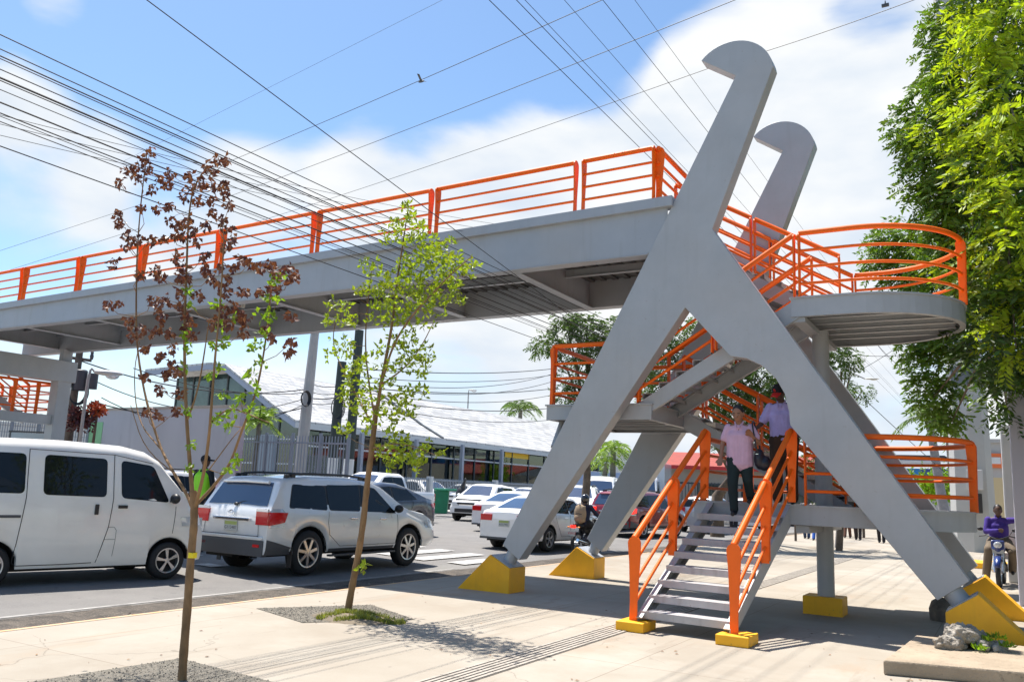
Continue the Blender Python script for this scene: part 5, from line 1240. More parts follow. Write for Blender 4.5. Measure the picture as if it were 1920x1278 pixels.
P = at(590, 378, d=60); Q = at(1330, 128, d=34); T = at(1700, 0, d=30)
cc = cable(P+(P-Q)*.4, Q, .014, 'cable rising behind the near hook to the top right corner', None, .2); cable(Q, T+(T-Q)*.3, .014, 'cable with a small clamp right of the near hook', None, .15)
q = at(1660, 11, d=30.2); mb = MB(); mb.box((q.x-.12, q.y-.05, q.z-.03), (q.x+.12, q.y+.05, q.z+.06)); mb.lathe([(0, .03), (.14, .015)], q+Vector((0, 0, .05)), 'z', 8); mb.thing('cable_clamp', M_greypl, 'small dark clamp riding on the cable in the top right sky', 'clamp', q)
P = at(335, 250, d=90); Q = at(830, 0, d=60); cable(P+(P-Q)*.3, Q+(Q-P)*.3, .012, 'faintest thin cable high across the left sky', None, 0)
for i, (ya, yb) in enumerate(((470, 396), (512, 440))):
    P = at(0, ya, d=70); Q = at(225, yb, d=60); cable(P+(P-Q)*.5, Q+(Q-P)*.15, .012, 'short faint cable %s the left end of the handrail' % ('above', 'close to')[i], None, 0)
LF = 'far cable strung between the poles below the bridge'
far = [((655, 690), (1045, 690), .3), ((655, 705), (1045, 701), .4), ((655, 712), (1045, 698), .7), ((655, 724), (1045, 727), .35), ((655, 731), (1045, 738), .6), ((640, 716), (1045, 712), .8), ((640, 738), (1045, 763), .5), ((640, 745), (1045, 785), .6),
       ((585, 735), (250, 690), .4), ((585, 728), (140, 672), .6), ((585, 742), (150, 700), 1.0), ((585, 750), (190, 745), 1.1), ((585, 760), (170, 752), .6), ((585, 720), (640, 722), .1), ((575, 731), (640, 735), .15), ((575, 745), (640, 742), .1), ((575, 755), (640, 752), .1)]
for i, (a, b, s_) in enumerate(far):
    P = at(a[0], a[1], d=38.5 if a[0] > 600 else 36.6); Q = at(b[0], b[1], d=62 if b[0] > 1000 else (38.5 if b[0] > 600 else 34)); cable(P, Q, .018 if i % 3 else .024, LF, 'far cables below the bridge', s_)
P = at(1655, 745, d=40); Q = at(1720, 815, d=42); cable(at(1560, 690, d=36), Q+(Q-P)*2, .014, 'drooping cable beyond the right leg', None, .1)
for i, (a, b) in enumerate((((1500, 735), (1690, 645)), ((1600, 665), (1800, 640)), ((1640, 640), (1740, 715)))):
    cable(at(*a, d=40), at(*b, d=44), .012, 'fine far cable in the sky under the upper platform', 'fine far cables under the platform', .3)

# ------------------------------------------------------------------ leaves and trees
def leaf_mesh(name, C, L_, Wd, D, m, parent, fold=.25):
    """C centres (n,3), L_ length, Wd width, D directions: four-sided folded leaves"""
    C = np.asarray(C, float); n = len(C); D = np.asarray(D, float); D /= np.linalg.norm(D, axis=1)[:, None]+1e-9
    rg = np.random.default_rng(len(C)); A = rg.normal(size=(n, 3)); S = np.cross(D, A); S /= np.linalg.norm(S, axis=1)[:, None]+1e-9; Nn = np.cross(S, D)
    L_ = np.broadcast_to(L_, n)[:, None]; Wd = np.broadcast_to(Wd, n)[:, None]
    org = np.array(ORG.get(parent.name, Vector((0, 0, 0)))) if parent else np.zeros(3)
    C = C-org
    v = np.stack([C, C+D*L_*.5+S*Wd*.5+Nn*Wd*fold, C+D*L_, C+D*L_*.5-S*Wd*.5+Nn*Wd*fold], 1).reshape(-1, 3)
    f = np.arange(4*n).reshape(-1, 4); fs = np.concatenate([f[:, [0, 1, 2]], f[:, [0, 2, 3]]])
    me = bpy.data.meshes.new(name); me.from_pydata(v.tolist(), [], fs.tolist()); me.materials.append(m)
    o = bpy.data.objects.new(name, me); COL.objects.link(o)
    if parent: o.parent = parent
    return o
def ball(rg, n): 
    v = rg.normal(size=(n, 3)); v /= np.linalg.norm(v, axis=1)[:, None]; return v*(rg.random((n, 1))**.45)
M_leafb = mat('brown_dead_leaf', (.15, .05, .028), .5, island=.5, trans=.22)
M_leafg = mat('fresh_green_leaf', (.20, .34, .02), .45, island=.35, trans=.5)
M_leafm = mat('mango_green_leaf', (.27, .36, .02), .4, island=.35, trans=.45)
M_leafy = mat('sunlit_leaf_tone', (.34, .45, .02), .5, island=.3, trans=.5)  # brighter leaf copy, sunlight put into the colour of the big tree
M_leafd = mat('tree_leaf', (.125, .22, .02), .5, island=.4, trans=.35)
M_leafk = mat('shade_leaf_tone', (.055, .11, .018), .5, island=.4, trans=.25)  # darker leaf copy, shade put into the colour of inner foliage
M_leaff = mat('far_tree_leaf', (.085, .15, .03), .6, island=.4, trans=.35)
M_bark = mat('sapling_bark', (.27, .16, .075), .85, 0, .45, 9, .4, 50, stretch=(1, 1, .35))
M_bark2 = mat('grey_bark', (.16, .12, .085), .9, 0, .4, 6, .5, 30)
def branch(mb, pix, y, r0_, r1_, wob=.0, seg=8):
    pts = [at(px, py, y=y+(dy if len_ else 0)) for (px, py, dy), len_ in [((p+(0,))[:3], 1) for p in pix]]
    # smooth by midpoint subdivision
    for _ in range(2):
        q = [pts[0]]
        for a, b in zip(pts, pts[1:]): q += [a.lerp(b, .25), a.lerp(b, .75)]
        pts = q+[pts[-1]]
    n = len(pts); mb.tube(pts, [lerp(r0_, r1_, (i/(n-1))**.8)*(1+.06*math.sin(i*2.3)) for i in range(n)], seg); return pts
def twig_leaves(anchors, rg, y, per, size, spread, dy=.3, droop=.5):
    C, D = [], []
    for (px, py, r) in anchors:
        for _ in range(per if isinstance(per, int) else int(per*r*r)):
            a = rg.random()*6.28; q = math.sqrt(rg.random())*r
            p = at(px+q*math.cos(a), py+q*math.sin(a), y=y+rg.normal()*dy*.5); C.append(tuple(p)); d = rg.normal(size=3); d[2] -= droop; D.append(d)
    return C, D
rg = np.random.default_rng(11)
def connect_twigs(mb, anchors, stems, y, r=.004, prob=1.0):
    pts = [p for s_ in stems for p in s_]
    for (px, py, rr_) in anchors:
        c = at(px, py, y=y+rnd.uniform(-.15, .15)); best = min(pts, key=lambda p: (p-c).length+max(0, p.z-c.z+.05)*1.6)
        if (best-c).length < 1.1:
            m_ = best.lerp(c, .5)+Vector((rnd.uniform(-.04, .04), rnd.uniform(-.04, .04), -.03)); mb.tube([best, m_, c], [r*1.3, r, r*.5], 5, cap=False)
# brown sapling
TY = 4.96
t1 = empty('sapling', at(342, 1276, z=0), 'slender sapling with mostly dead brown leaves and a yellow band on its trunk', 'tree')
mb = MB(); stems = []
branch(mb, [(340, 1300), (343, 1240), (352, 1130), (358, 1040), (364, 985), (364, 945), (362, 920)], TY, .037, .030, seg=12)
stems.append(branch(mb, [(364, 960), (350, 925), (328, 890), (300, 840, .1), (272, 745, .15), (256, 650, .2), (255, 560, .2), (257, 470, .2), (264, 380, .2), (275, 290, .2)], TY, .016, .005))
stems.append(branch(mb, [(362, 940), (356, 870), (350, 790), (346, 690), (346, 600), (350, 500), (353, 410), (362, 350), (390, 310)], TY, .020, .005))
stems.append(branch(mb, [(366, 950), (382, 890, -.1), (392, 820, -.15), (398, 740, -.2), (404, 660, -.2), (414, 560, -.2), (420, 450, -.2)], TY, .018, .005))
stems.append(branch(mb, [(368, 945), (400, 912, .1), (432, 870, .15), (452, 810, .15), (478, 745, .15), (494, 670, .15), (505, 580, .15), (512, 500, .15)], TY, .016, .005))
stems.append(branch(mb, [(398, 790, -.15), (430, 762), (470, 778), (505, 792)], TY, .010, .004)); stems.append(branch(mb, [(392, 880, -.1), (440, 815, .1), (455, 800, .2)], TY, .006, .003))
stems.append(branch(mb, [(350, 790), (372, 730), (385, 650), (392, 600)], TY, .010, .004)); branch(mb, [(300, 840, .1), (258, 790, .2), (250, 700, .3), (262, 640, .3)], TY, .008, .003)
branch(mb, [(330, 890), (270, 840, -.1), (245, 760, -.2)], TY, .006, .003)
BR = [(280, 283, 9), (272, 300, 7), (240, 318, 12), (255, 312, 9), (262, 332, 11), (280, 318, 9), (318, 325, 10), (315, 345, 8), (224, 342, 9), (285, 352, 9), (300, 332, 7), (352, 330, 9), (388, 312, 8), (405, 300, 8), (425, 300, 7), (398, 322, 11), (378, 340, 11), (362, 352, 11), (405, 350, 12), (422, 362, 12), (422, 345, 9), (345, 368, 8), (372, 375, 9), (392, 372, 8), (222, 400, 10), (228, 420, 9), (238, 438, 10), (248, 448, 9), (265, 388, 8), (295, 390, 8), (318, 385, 7), (322, 412, 8), (338, 420, 9), (352, 412, 9), (345, 440, 9), (362, 430, 8), (238, 460, 8), (258, 446, 9), (284, 450, 9), (306, 448, 9), (326, 440, 8), (368, 452, 9), (416, 412, 7), (426, 428, 8), (436, 448, 8), (422, 462, 8), (384, 478, 9), (212, 492, 10), (262, 515, 9), (290, 505, 11), (300, 520, 9), (330, 482, 10), (342, 500, 10), (336, 520, 8), (352, 520, 8), (382, 500, 9), (396, 520, 10), (410, 532, 10), (440, 500, 8), (452, 485, 8), (470, 492, 9), (488, 500, 9), (505, 495, 8), (520, 510, 9), (542, 522, 10), (556, 518, 8), (540, 502, 7), (412, 500, 8), (420, 545, 11), (430, 520, 9), (285, 560, 9), (296, 568, 12), (312, 562, 10), (304, 590, 10), (340, 572, 10), (350, 590, 10), (338, 548, 9), (372, 552, 9), (202, 572, 9), (222, 568, 8), (418, 585, 12), (436, 572, 11), (450, 590, 10), (462, 600, 9), (404, 602, 9), (428, 604, 9), (244, 605, 11), (250, 628, 10), (268, 618, 11), (288, 622, 9), (300, 612, 10), (318, 622, 9), (352, 605, 11), (360, 628, 8), (455, 622, 9), (548, 592, 8), (548, 640, 9), (540, 658, 8), (522, 540, 7), (270, 652, 8), (300, 668, 8), (325, 652, 9), (322, 680, 8), (310, 700, 8), (335, 695, 8), (272, 705, 7), (298, 728, 9), (338, 738, 10), (275, 770, 8), (298, 776, 8), (330, 770, 7), (500, 612, 7), (510, 630, 6), (505, 540, 8), (488, 545, 8), (455, 545, 8), (386, 420, 8), (400, 395, 7), (430, 385, 7)]
GR = [(512, 525, 9), (500, 555, 11), (508, 590, 12), (495, 620, 11), (486, 650, 10), (490, 680, 9), (470, 705, 9), (476, 650, 8), (350, 545, 7), (356, 570, 7), (348, 620, 8), (352, 652, 8), (346, 690, 7), (405, 572, 8), (412, 615, 9), (420, 640, 8), (402, 650, 7), (410, 690, 7), (440, 596, 7), (396, 700, 7), (415, 740, 8), (450, 745, 9), (462, 765, 9), (440, 770, 9), (420, 782, 9), (430, 800, 8), (480, 730, 8), (350, 770, 7), (360, 830, 6), (352, 878, 6), (430, 880, 7), (442, 862, 6), (400, 792, 7), (520, 560, 7), (530, 520, 6), (490, 590, 10)]
connect_twigs(mb, BR[::2]+GR[::3], stems, TY, .0032)
mb.build('trunk', M_bark, t1, smooth=60)
C, D = twig_leaves(BR, rg, TY, 21, .05, 1, .25, 1.1); leaf_mesh('dead_leaves', C, rg.uniform(.035, .07, len(C)), rg.uniform(.026, .05, len(C)), D, M_leafb, t1, .35)
C, D = twig_leaves(GR, rg, TY, 14, .05, 1, .25, .2); leaf_mesh('green_leaves', C, rg.uniform(.045, .08, len(C)), rg.uniform(.026, .042, len(C)), D, M_leafg, t1, .2)
q = at(361, 1040, y=TY); mb = MB(); mb.lathe([(-.022, .036), (.022, .036)], q, 'z', 16); mb.box((q.x+.028, q.y-.04, q.z-.015), (q.x+.052, q.y-.026, q.z+.018)); mb.build('yellow_band', mat('yellow_tape', (.85, .68, .01), .5), t1, smooth=40)
# green sapling
TY = 8.73
t2 = empty('sapling', at(652, 1148, z=0), 'slender sapling in bright green leaf growing in the grassy bed', 'tree')
mb = MB(); stems = []
branch(mb, [(650, 1158), (660, 1100), (668, 1060), (680, 990), (688, 910), (696, 850), (703, 790), (706, 760)], TY, .048, .034, seg=12)
stems.append(branch(mb, [(706, 775), (714, 720), (728, 650), (738, 590), (745, 520), (755, 460), (766, 385)], TY, .030, .006))
stems.append(branch(mb, [(712, 730), (735, 650, -.2), (765, 600, -.3), (810, 550, -.3), (850, 510, -.3), (885, 480, -.3)], TY, .02, .005))
stems.append(branch(mb, [(704, 790), (690, 710, .2), (684, 640, .2), (690, 560, .2), (700, 490, .2)], TY, .018, .005)); stems.append(branch(mb, [(700, 800), (668, 740, .2), (640, 690, .2), (622, 640, .2), (632, 590, .2)], TY, .015, .005))
stems.append(branch(mb, [(698, 840), (735, 830, -.2), (775, 835, -.2), (810, 850, -.2)], TY, .012, .004)); stems.append(branch(mb, [(716, 720), (760, 690, .2), (790, 650, .2), (815, 600, .2)], TY, .014, .004))
branch(mb, [(672, 1075), (682, 1070), (684, 1062)], TY, .005, .003)
GB = [(765, 385, 12, 10), (770, 402, 10, 8), (740, 425, 16, 10), (722, 445, 14, 8), (760, 440, 20, 14), (788, 432, 16, 10), (780, 460, 25, 22), (812, 462, 22, 22), (838, 470, 24, 22), (865, 490, 22, 16), (845, 505, 20, 16), (820, 500, 25, 24), (790, 505, 25, 24), (760, 500, 22, 18), (880, 515, 12, 8), (895, 495, 7, 3), (700, 505, 18, 12), (682, 490, 10, 5), (712, 525, 22, 18), (740, 530, 22, 18), (765, 535, 25, 24), (800, 535, 26, 24), (835, 540, 24, 20), (858, 560, 16, 10), (690, 545, 16, 12), (720, 560, 25, 20), (750, 570, 26, 22), (785, 570, 26, 24), (820, 575, 22, 16), (855, 535, 14, 8), (672, 545, 8, 4), (622, 568, 12, 6), (645, 575, 14, 8), (640, 598, 18, 10), (615, 600, 12, 7), (660, 600, 12, 6), (700, 590, 20, 12), (730, 600, 20, 12), (765, 600, 22, 14), (800, 600, 20, 10), (650, 640, 10, 5), (622, 665, 14, 7), (640, 655, 10, 5), (625, 640, 8, 3), (655, 660, 12, 7), (712, 655, 16, 10), (745, 640, 18, 12), (770, 645, 22, 18), (795, 665, 20, 18), (785, 690, 22, 18), (755, 680, 20, 16), (690, 680, 18, 12), (665, 690, 18, 12), (650, 705, 14, 9), (720, 700, 22, 16), (790, 735, 12, 7), (660, 730, 22, 18), (690, 725, 18, 14), (735, 735, 22, 16), (762, 740, 20, 14), (640, 750, 14, 9), (670, 765, 20, 18), (700, 765, 20, 14), (735, 770, 22, 16), (765, 770, 18, 12), (655, 800, 14, 8), (635, 805, 9, 4), (690, 800, 16, 10), (725, 800, 18, 12), (745, 825, 20, 16), (720, 845, 16, 12), (760, 850, 22, 18), (785, 855, 18, 14), (775, 875, 14, 9), (735, 865, 16, 12), (820, 855, 8, 3), (830, 845, 5, 2), (800, 835, 10, 5), (678, 1068, 6, 5), (683, 1060, 5, 4), (790, 425, 10, 5), (770, 415, 10, 5)]
connect_twigs(mb, [(a, b, c) for a, b, c, n in GB[::2]], stems, TY, .0035)
mb.build('trunk', M_bark, t2, smooth=60)
C, D = [], []
for (px, py, r_, n_) in GB:
    for _ in range(int(n_*1.45)):
        # leaves in little rosettes
        a = rg.random()*6.28; q = math.sqrt(rg.random())*r_; p = at(px+q*math.cos(a), py+q*math.sin(a), y=TY+rg.normal()*.25)
        for k in range(3): d = rg.normal(size=3); d[2] += .5; C.append(tuple(p)); D.append(d)
leaf_mesh('foliage', C, rg.uniform(.05, .095, len(C)), rg.uniform(.028, .05, len(C)), D, M_leafm, t2, .22)

def fronds(clumps, rg, dens, Lf, leaflet, m, parent, name='crown', pairs=6, hollow=.35):
    """compound leaves: a rachis with leaflets on both sides, filled through each clump"""
    C, D = [], []
    for c, r in clumps:
        n = max(6, int(dens*r*r)); v = rg.normal(size=(n, 3)); v /= np.linalg.norm(v, axis=1)[:, None]; rad_ = (hollow+(1-hollow)*rg.random((n, 1))**.6)
        P = np.array(c)+v*rad_*r*np.array([1, 1, .8]); dr = v+rg.normal(size=(n, 3))*.55; dr[:, 2] = dr[:, 2]*.6-.35; dr /= np.linalg.norm(dr, axis=1)[:, None]
        sd_ = np.cross(dr, rg.normal(size=(n, 3))*.35+np.array([0, 0, 1])); sd_ /= np.linalg.norm(sd_, axis=1)[:, None]
        for k in range(pairs):
            t = (k+.8)/pairs
            Q = P+dr*Lf*t-np.array([0, 0, 1])*Lf*.25*t*t
            for sg in (-1, 1):
                C.append(Q); D.append(sd_*sg+dr*.55-np.array([0, 0, .25])+rg.normal(size=(n, 3))*.12)
    C = np.concatenate(C); D = np.concatenate(D)
    return leaf_mesh(name, C, rg.uniform(leaflet*.75, leaflet*1.2, len(C)), leaflet*.36, D, m, parent, .12)
def px_clumps(L_): return [(tuple(at(px, py, d=d)), r) for px, py, d, r in L_]
def limbs(mb, root, ctrs, r=.06):
    for c in ctrs:
        c = Vector(c); m_ = root.lerp(c, .5)+Vector((0, 0, .25*(c-root).length*.4)); mb.tube([root, m_, c], [r, r*.6, r*.2], 6, cap=False)
# big tree on the right
tb_ = at(1938, 1030, d=20.5)
bt = empty('street_tree', (tb_.x, tb_.y, 0), 'tall leafy tree filling the right edge, bright yellow green in the sun', 'tree')
edgeL = [(1772, 35, 17, .35), (1768, 95, 17, .4), (1790, 60, 16.5, .5), (1752, 150, 17, .38), (1740, 195, 17, .42), (1706, 222, 17, .30), (1722, 262, 17, .36), (1755, 240, 16.6, .5), (1700, 250, 17, .22), (1738, 305, 17, .38), (1722, 345, 17, .28), (1748, 360, 17, .36), (1775, 300, 16.5, .5), (1770, 400, 17, .42), (1745, 420, 17.5, .3), (1790, 450, 17.5, .5), (1800, 150, 16, .55), (1795, 370, 16.5, .55),
         (1670, 440, 20, .35), (1645, 470, 20, .30), (1690, 470, 20, .45), (1650, 500, 20, .22), (1720, 450, 19.5, .45), (1700, 510, 20, .42), (1740, 500, 19.5, .5), (1680, 535, 20, .25), (1660, 455, 20.4, .3), (1770, 500, 19, .55), (1790, 540, 19, .55),
         (1702, 652, 20, .26), (1722, 645, 20, .28), (1728, 690, 20, .32), (1738, 720, 20, .32), (1750, 745, 20, .34), (1768, 720, 20, .26), (1765, 775, 20, .34), (1785, 790, 20, .22), (1775, 655, 20, .4), (1750, 650, 20, .32), (1790, 630, 19.5, .4), (1782, 745, 20.2, .25)]
inner = []
for yy in range(-60, 700, 62):
    for xx in range(1820, 1990, 58):
        if yy > 560 and xx < 1830: continue
        inner.append((xx+rnd.uniform(-18, 18), yy+rnd.uniform(-20, 20), rnd.uniform(14.2, 18.0) if not (300 < yy < 640 and xx < 1850) else rnd.uniform(17.4, 19), rnd.uniform(.42, .68)))
inner += [(1880, 700, 17, .42), (1905, 720, 17, .42), (1925, 690, 17, .5), (1862, 680, 17, .36), (1900, 760, 17.5, .26), (1880, 770, 18, .2), (1870, 650, 17, .4)]
for yy in range(-140, 620, 120):
    for xx in range(2030, 2480, 115):
        if abs(xx-2060)/420+abs(yy-230)/520 < 1.25: inner.append((xx+rnd.uniform(-30, 30), yy+rnd.uniform(-30, 30), rnd.uniform(16, 20.5), rnd.uniform(.7, 1.05)))
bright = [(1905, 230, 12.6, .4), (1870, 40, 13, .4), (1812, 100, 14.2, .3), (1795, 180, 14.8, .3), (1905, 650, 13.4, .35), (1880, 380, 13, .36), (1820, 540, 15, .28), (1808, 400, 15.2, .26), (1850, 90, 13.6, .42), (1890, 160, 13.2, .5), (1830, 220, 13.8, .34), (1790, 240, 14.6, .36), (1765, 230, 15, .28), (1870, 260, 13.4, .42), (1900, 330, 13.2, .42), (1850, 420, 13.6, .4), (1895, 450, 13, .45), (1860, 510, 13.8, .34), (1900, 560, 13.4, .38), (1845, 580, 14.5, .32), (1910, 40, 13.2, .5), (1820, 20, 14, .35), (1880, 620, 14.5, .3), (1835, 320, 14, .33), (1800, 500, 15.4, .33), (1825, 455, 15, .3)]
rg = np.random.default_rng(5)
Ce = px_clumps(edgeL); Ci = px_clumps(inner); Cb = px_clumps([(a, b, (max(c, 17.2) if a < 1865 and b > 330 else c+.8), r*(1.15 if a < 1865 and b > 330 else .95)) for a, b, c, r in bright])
fronds(Ce, rg, 300, .28, .14, M_leafd, bt, 'crown'); fronds(Ci, rg, 110, .34, .15, M_leafk, bt, 'crown'); fronds([(tuple(Vector(c)+Vector((-.1, -.25, .25))), r*.72) for c, r in Ci[::2]], rg, 190, .32, .15, M_leafd, bt, 'crown'); fronds(Cb, rg, 200, .32, .15, M_leafy, bt, 'sunlit_tone_foliage')  # inner fronds coloured as shade, front clumps coloured as sunlit
mb = MB(); K = [Vector((tb_.x, tb_.y, 0)), at(1925, 900, d=20.2), at(1904, 790, d=19.4), at(1880, 640, d=18), at(1870, 420, d=17.2), at(1860, 150, d=17), at(1850, -60, d=17)]
mb.tube(K, [.2, .17, .13, .10, .08, .06, .04], 12); limbs(mb, K[3], [c for c, r in Ce[18:40:3]], .055); limbs(mb, K[4], [c for c, r in Ce[6:18:2]], .06); limbs(mb, K[5], [c for c, r in Ce[:6:2]]+[c for c, r in Cb[::2]], .05); limbs(mb, K[2], [c for c, r in Ci[-7:]], .05)
mb.build('trunk', M_bark2, bt, smooth=60)
# trees behind the stair
def tree_at(label, base, clumps, m, dens=60, Lf=.34, leaflet=.14, trunk=.16, group=None, K=None):
    e = empty('street_tree', base, label, 'tree', group); Cc = px_clumps(clumps); rg_ = np.random.default_rng(int(abs(base[0]*100))+3)
    fronds(Cc, rg_, dens*2.2, Lf, leaflet, m, e); mb = MB(); b = Vector(base); ctr = Vector(tuple(np.mean([c for c, r in Cc], 0)))
    K = K or [b, b.lerp(ctr, .35)+Vector((.1, 0, 0)), b.lerp(ctr, .65), ctr]; mb.tube(K, [trunk*(1-.22*i) for i in range(len(K))], 10); limbs(mb, K[-2], [c for c, r in Cc[::2]], trunk*.35); mb.build('trunk', M_bark2, e, smooth=60); return e
b_ = at(1092, 985, z=0); tree_at('round crowned tree beyond the middle landing, left of the legs', (-11.9, 25.2, -.1), [(1030, 640, 28, .42), (1015, 650, 28, .3), (1060, 625, 28, .55), (1075, 600, 28, .42), (1100, 612, 28, .6), (1130, 620, 28, .6), (1160, 640, 28, .6), (1080, 660, 28, .55), (1120, 665, 28, .6), (1150, 690, 28, .55), (1075, 705, 28, .45), (1060, 740, 28, .4), (1100, 740, 28, .5), (1130, 730, 28, .5), (1055, 590, 28, .3), (1180, 670, 28, .5), (1175, 710, 28, .5), (1200, 690, 28, .6)], M_leaff, 110, .32, .13)
b_ = at(1345, 1006, z=0)
tree_at('leafy tree with a twisted forked trunk behind the stair', (b_.x, b_.y, 0), [(1240, 640, 30, .6), (1280, 620, 30, .7), (1300, 660, 30, .7), (1250, 690, 30, .6), (1230, 730, 30, .6), (1275, 720, 30, .6), (1330, 640, 30, .7), (1240, 780, 30, .45), (1370, 700, 30, .7), (1400, 730, 30, .7), (1440, 700, 30, .7), (1350, 750, 30, .6), (1390, 780, 30, .6), (1430, 770, 30, .6), (1470, 740, 30, .7), (1460, 800, 30, .6), (1500, 790, 30, .5), (1340, 810, 30, .35), (1420, 820, 30, .45), (1420, 670, 30, .6), (1480, 690, 30, .6), (1525, 880, 32, .6), (1550, 910, 32, .6), (1600, 930, 33, .5)], M_leaff, 110, .36, .14, .3, None,
        [Vector((b_.x, b_.y, 0)), at(1345, 930, y=b_.y), at(1375, 890, y=b_.y), at(1352, 850, y=b_.y-.6), at(1330, 800, y=b_.y-1.2)])
tree_at('small tree top showing right of the bridge column', (-5.1, 31.5, 0), [(1530, 660, 31, .6), (1565, 665, 31, .5), (1590, 668, 31, .35), (1575, 690, 31, .35), (1600, 672, 31, .25), (1560, 640, 31, .4), (1580, 725, 33, .35), (1600, 735, 33, .35), (1618, 732, 33, .25), (1590, 760, 33, .3), (1540, 700, 31, .5)], M_leaff, 95, .34, .13, .12)
def bush(label, ctr, r, m, n=900, leaf=.14, name='shrub', flat=.8, group=None):
    e = empty(name, (ctr[0], ctr[1], .1 if ctr[0] < -10 else 0), label, 'shrub', group); rg_ = np.random.default_rng(int(abs(ctr[0]*10)))
    v = ball(rg_, n); C = np.array(ctr)+v*np.array([r, r, r*flat])*(.7+.3*np.sin(v[:, :1]*9)*np.cos(v[:, 1:2]*7)); leaf_mesh('foliage', C, rg_.uniform(leaf*.6, leaf, n), leaf*.45, v+rg_.normal(size=(n, 3))*.8, m, e)
    mb = MB(); mb.tube([(ctr[0], ctr[1], 0), (ctr[0]+.1, ctr[1], ctr[2])], [.08, .04], 6); mb.build('stem', M_bark2, e); return e
q = at(150, 785, d=33); bush('dark bronze and red leaved shrub beside the wooden pole', q, .62, mat('bronze_leaf', (.10, .02, .02), .5, island=.8), 700, .2); q = at(180, 768, d=33); bush('orange red leaved tuft on the dark bronze shrub', q, .42, mat('orange_leaf', (.45, .09, .03), .5, island=.5), 300, .2)
q = at(1700, 935, d=60); bush('low green bushes between the far palm trunks, left clump', (q.x, q.y, 2.6), 2.0, M_leafg, 1400, .3); q = at(1765, 920, d=60); bush('low green bushes between the far palm trunks, right clump', (q.x, q.y, 3.0), 2.0, M_leafg, 1400, .3)
q = at(1250, 880, d=75); bush('green bush behind the blue fence', (q.x, q.y, 3.0), 2.0, M_leafg, 1000, .3)

def palm(label, base, top, r, nf, Lf, m, sub=16, droop=1.0, trunkm=None):
    e = empty('palm_tree', base, label, 'palm'); base, top = Vector(base), Vector(top); mb = MB(); mb.tube([base, base.lerp(top, .5), top], [r*1.2, r, r*.8], 10); mb.build('trunk', trunkm or mat('palm_trunk', (.22, .2, .17), .9, 0, .3, 5), e, smooth=60)
    rp = random.Random(int(top.x*10)); rch = MB(); C, D = [], []
    for k in range(nf):
        a = 2*math.pi*k/nf+rp.uniform(-.2, .2); el = rp.uniform(-.25, 1.1); P = []
        for i in range(8):
            t = i/7; h_ = Lf*t*math.cos(el)*(1-.12*t*droop); z_ = Lf*(t*math.sin(el)-.62*droop*t*t); P.append(top+Vector((h_*math.cos(a), h_*math.sin(a), z_+.1)))
        rch.tube(P, [.03, .028, .025, .022, .02, .015, .01, .006], 4, cap=False)
        for i in range(sub):
            t = .12+.88*i/(sub-1); j = min(6, int(t*7)); p = P[j].lerp(P[j+1], t*7-j); d = (P[j+1]-P[j]).normalized(); s_ = d.cross(Vector((0, 0, 1))).normalized()
            for sg in (-1, 1): C.append(tuple(p)); D.append(tuple(s_*sg+d*.6+Vector((0, 0, -.45+rp.uniform(-.2, .2)))))
    rch.build('rachis', M_leafd, e); leaf_mesh('fronds', C, Lf*.26, Lf*.026+.02, D, m, e, .1); return e
M_palm = mat('palm_frond', (.12, .20, .045), .5, island=.3, trans=.35); M_palml = mat('young_palm_frond', (.22, .34, .05), .5, island=.3, trans=.4)
q = at(976, 768, d=92); palm('coconut palm showing above the showroom roof', (q.x, q.y, .1), q, .28, 18, 3.1, M_palm)
q = at(1150, 842, d=50); palm('short bright palm behind the far left leg, taller of two', (q.x, q.y, 0), q, .18, 18, 1.9, M_palml); q = at(1138, 868, d=50); palm('short palm behind the far left leg, lower of two', (q.x-.6, q.y, 0), q, .16, 12, 1.4, M_palml)
q = at(1742, 785, d=46); palm('slender pale palm seen through the right leg gap', (q.x+.6, q.y, 0), q, .22, 16, 1.9, M_palm, trunkm=mat('pale_palm_trunk', (.3, .29, .3), .9, 0, .2, 4)); q = at(1779, 790, d=43); palm('dark trunked palm just left of the octagonal pole', (q.x+.3, q.y, 0), q, .26, 12, 1.5, M_palm)
q = at(486, 792, d=33); palm('yellow green fan palm in front of the showroom gable', (q.x, q.y, .1), q, .1, 22, 1.0, M_palml, sub=14, droop=.6)
# unseen trees added beside and behind the viewpoint to darken the car window reflections
def unseen_tree(i, x, y):
    e = empty('street_tree', (x, y, 0), 'broad tree outside the view, added to darken the car window reflections', 'tree', 'unseen trees added for the reflections'); rg_ = np.random.default_rng(i)
    cl = [((x+rg_.normal()*1.3, y+rg_.normal()*1.8, 5.0+rg_.normal()*1.6), rg_.uniform(.9, 1.5)) for _ in range(24)]
    fronds(cl, rg_, 26, .7, .34, M_leafk, e, pairs=5); mb = MB(); mb.tube([(x, y, 0), (x+.1, y, 1.8), (x, y, 4.2)], [.22, .17, .12], 10); limbs(mb, Vector((x+.1, y, 1.9)), [c for c, r in cl[::3]], .07); mb.build('trunk', M_bark2, e, smooth=60); return e
st = None
for i, (x, y) in enumerate(((6.5, 12), (6.5, 19), (7, 26), (7.5, 34), (8, 5), (3, -9))):
    if i == 0: st = unseen_tree(i, x, y)
    else: o = copy_tree(st); o.location = (x, y, 0); o.rotation_euler = (0, 0, i*1.3)

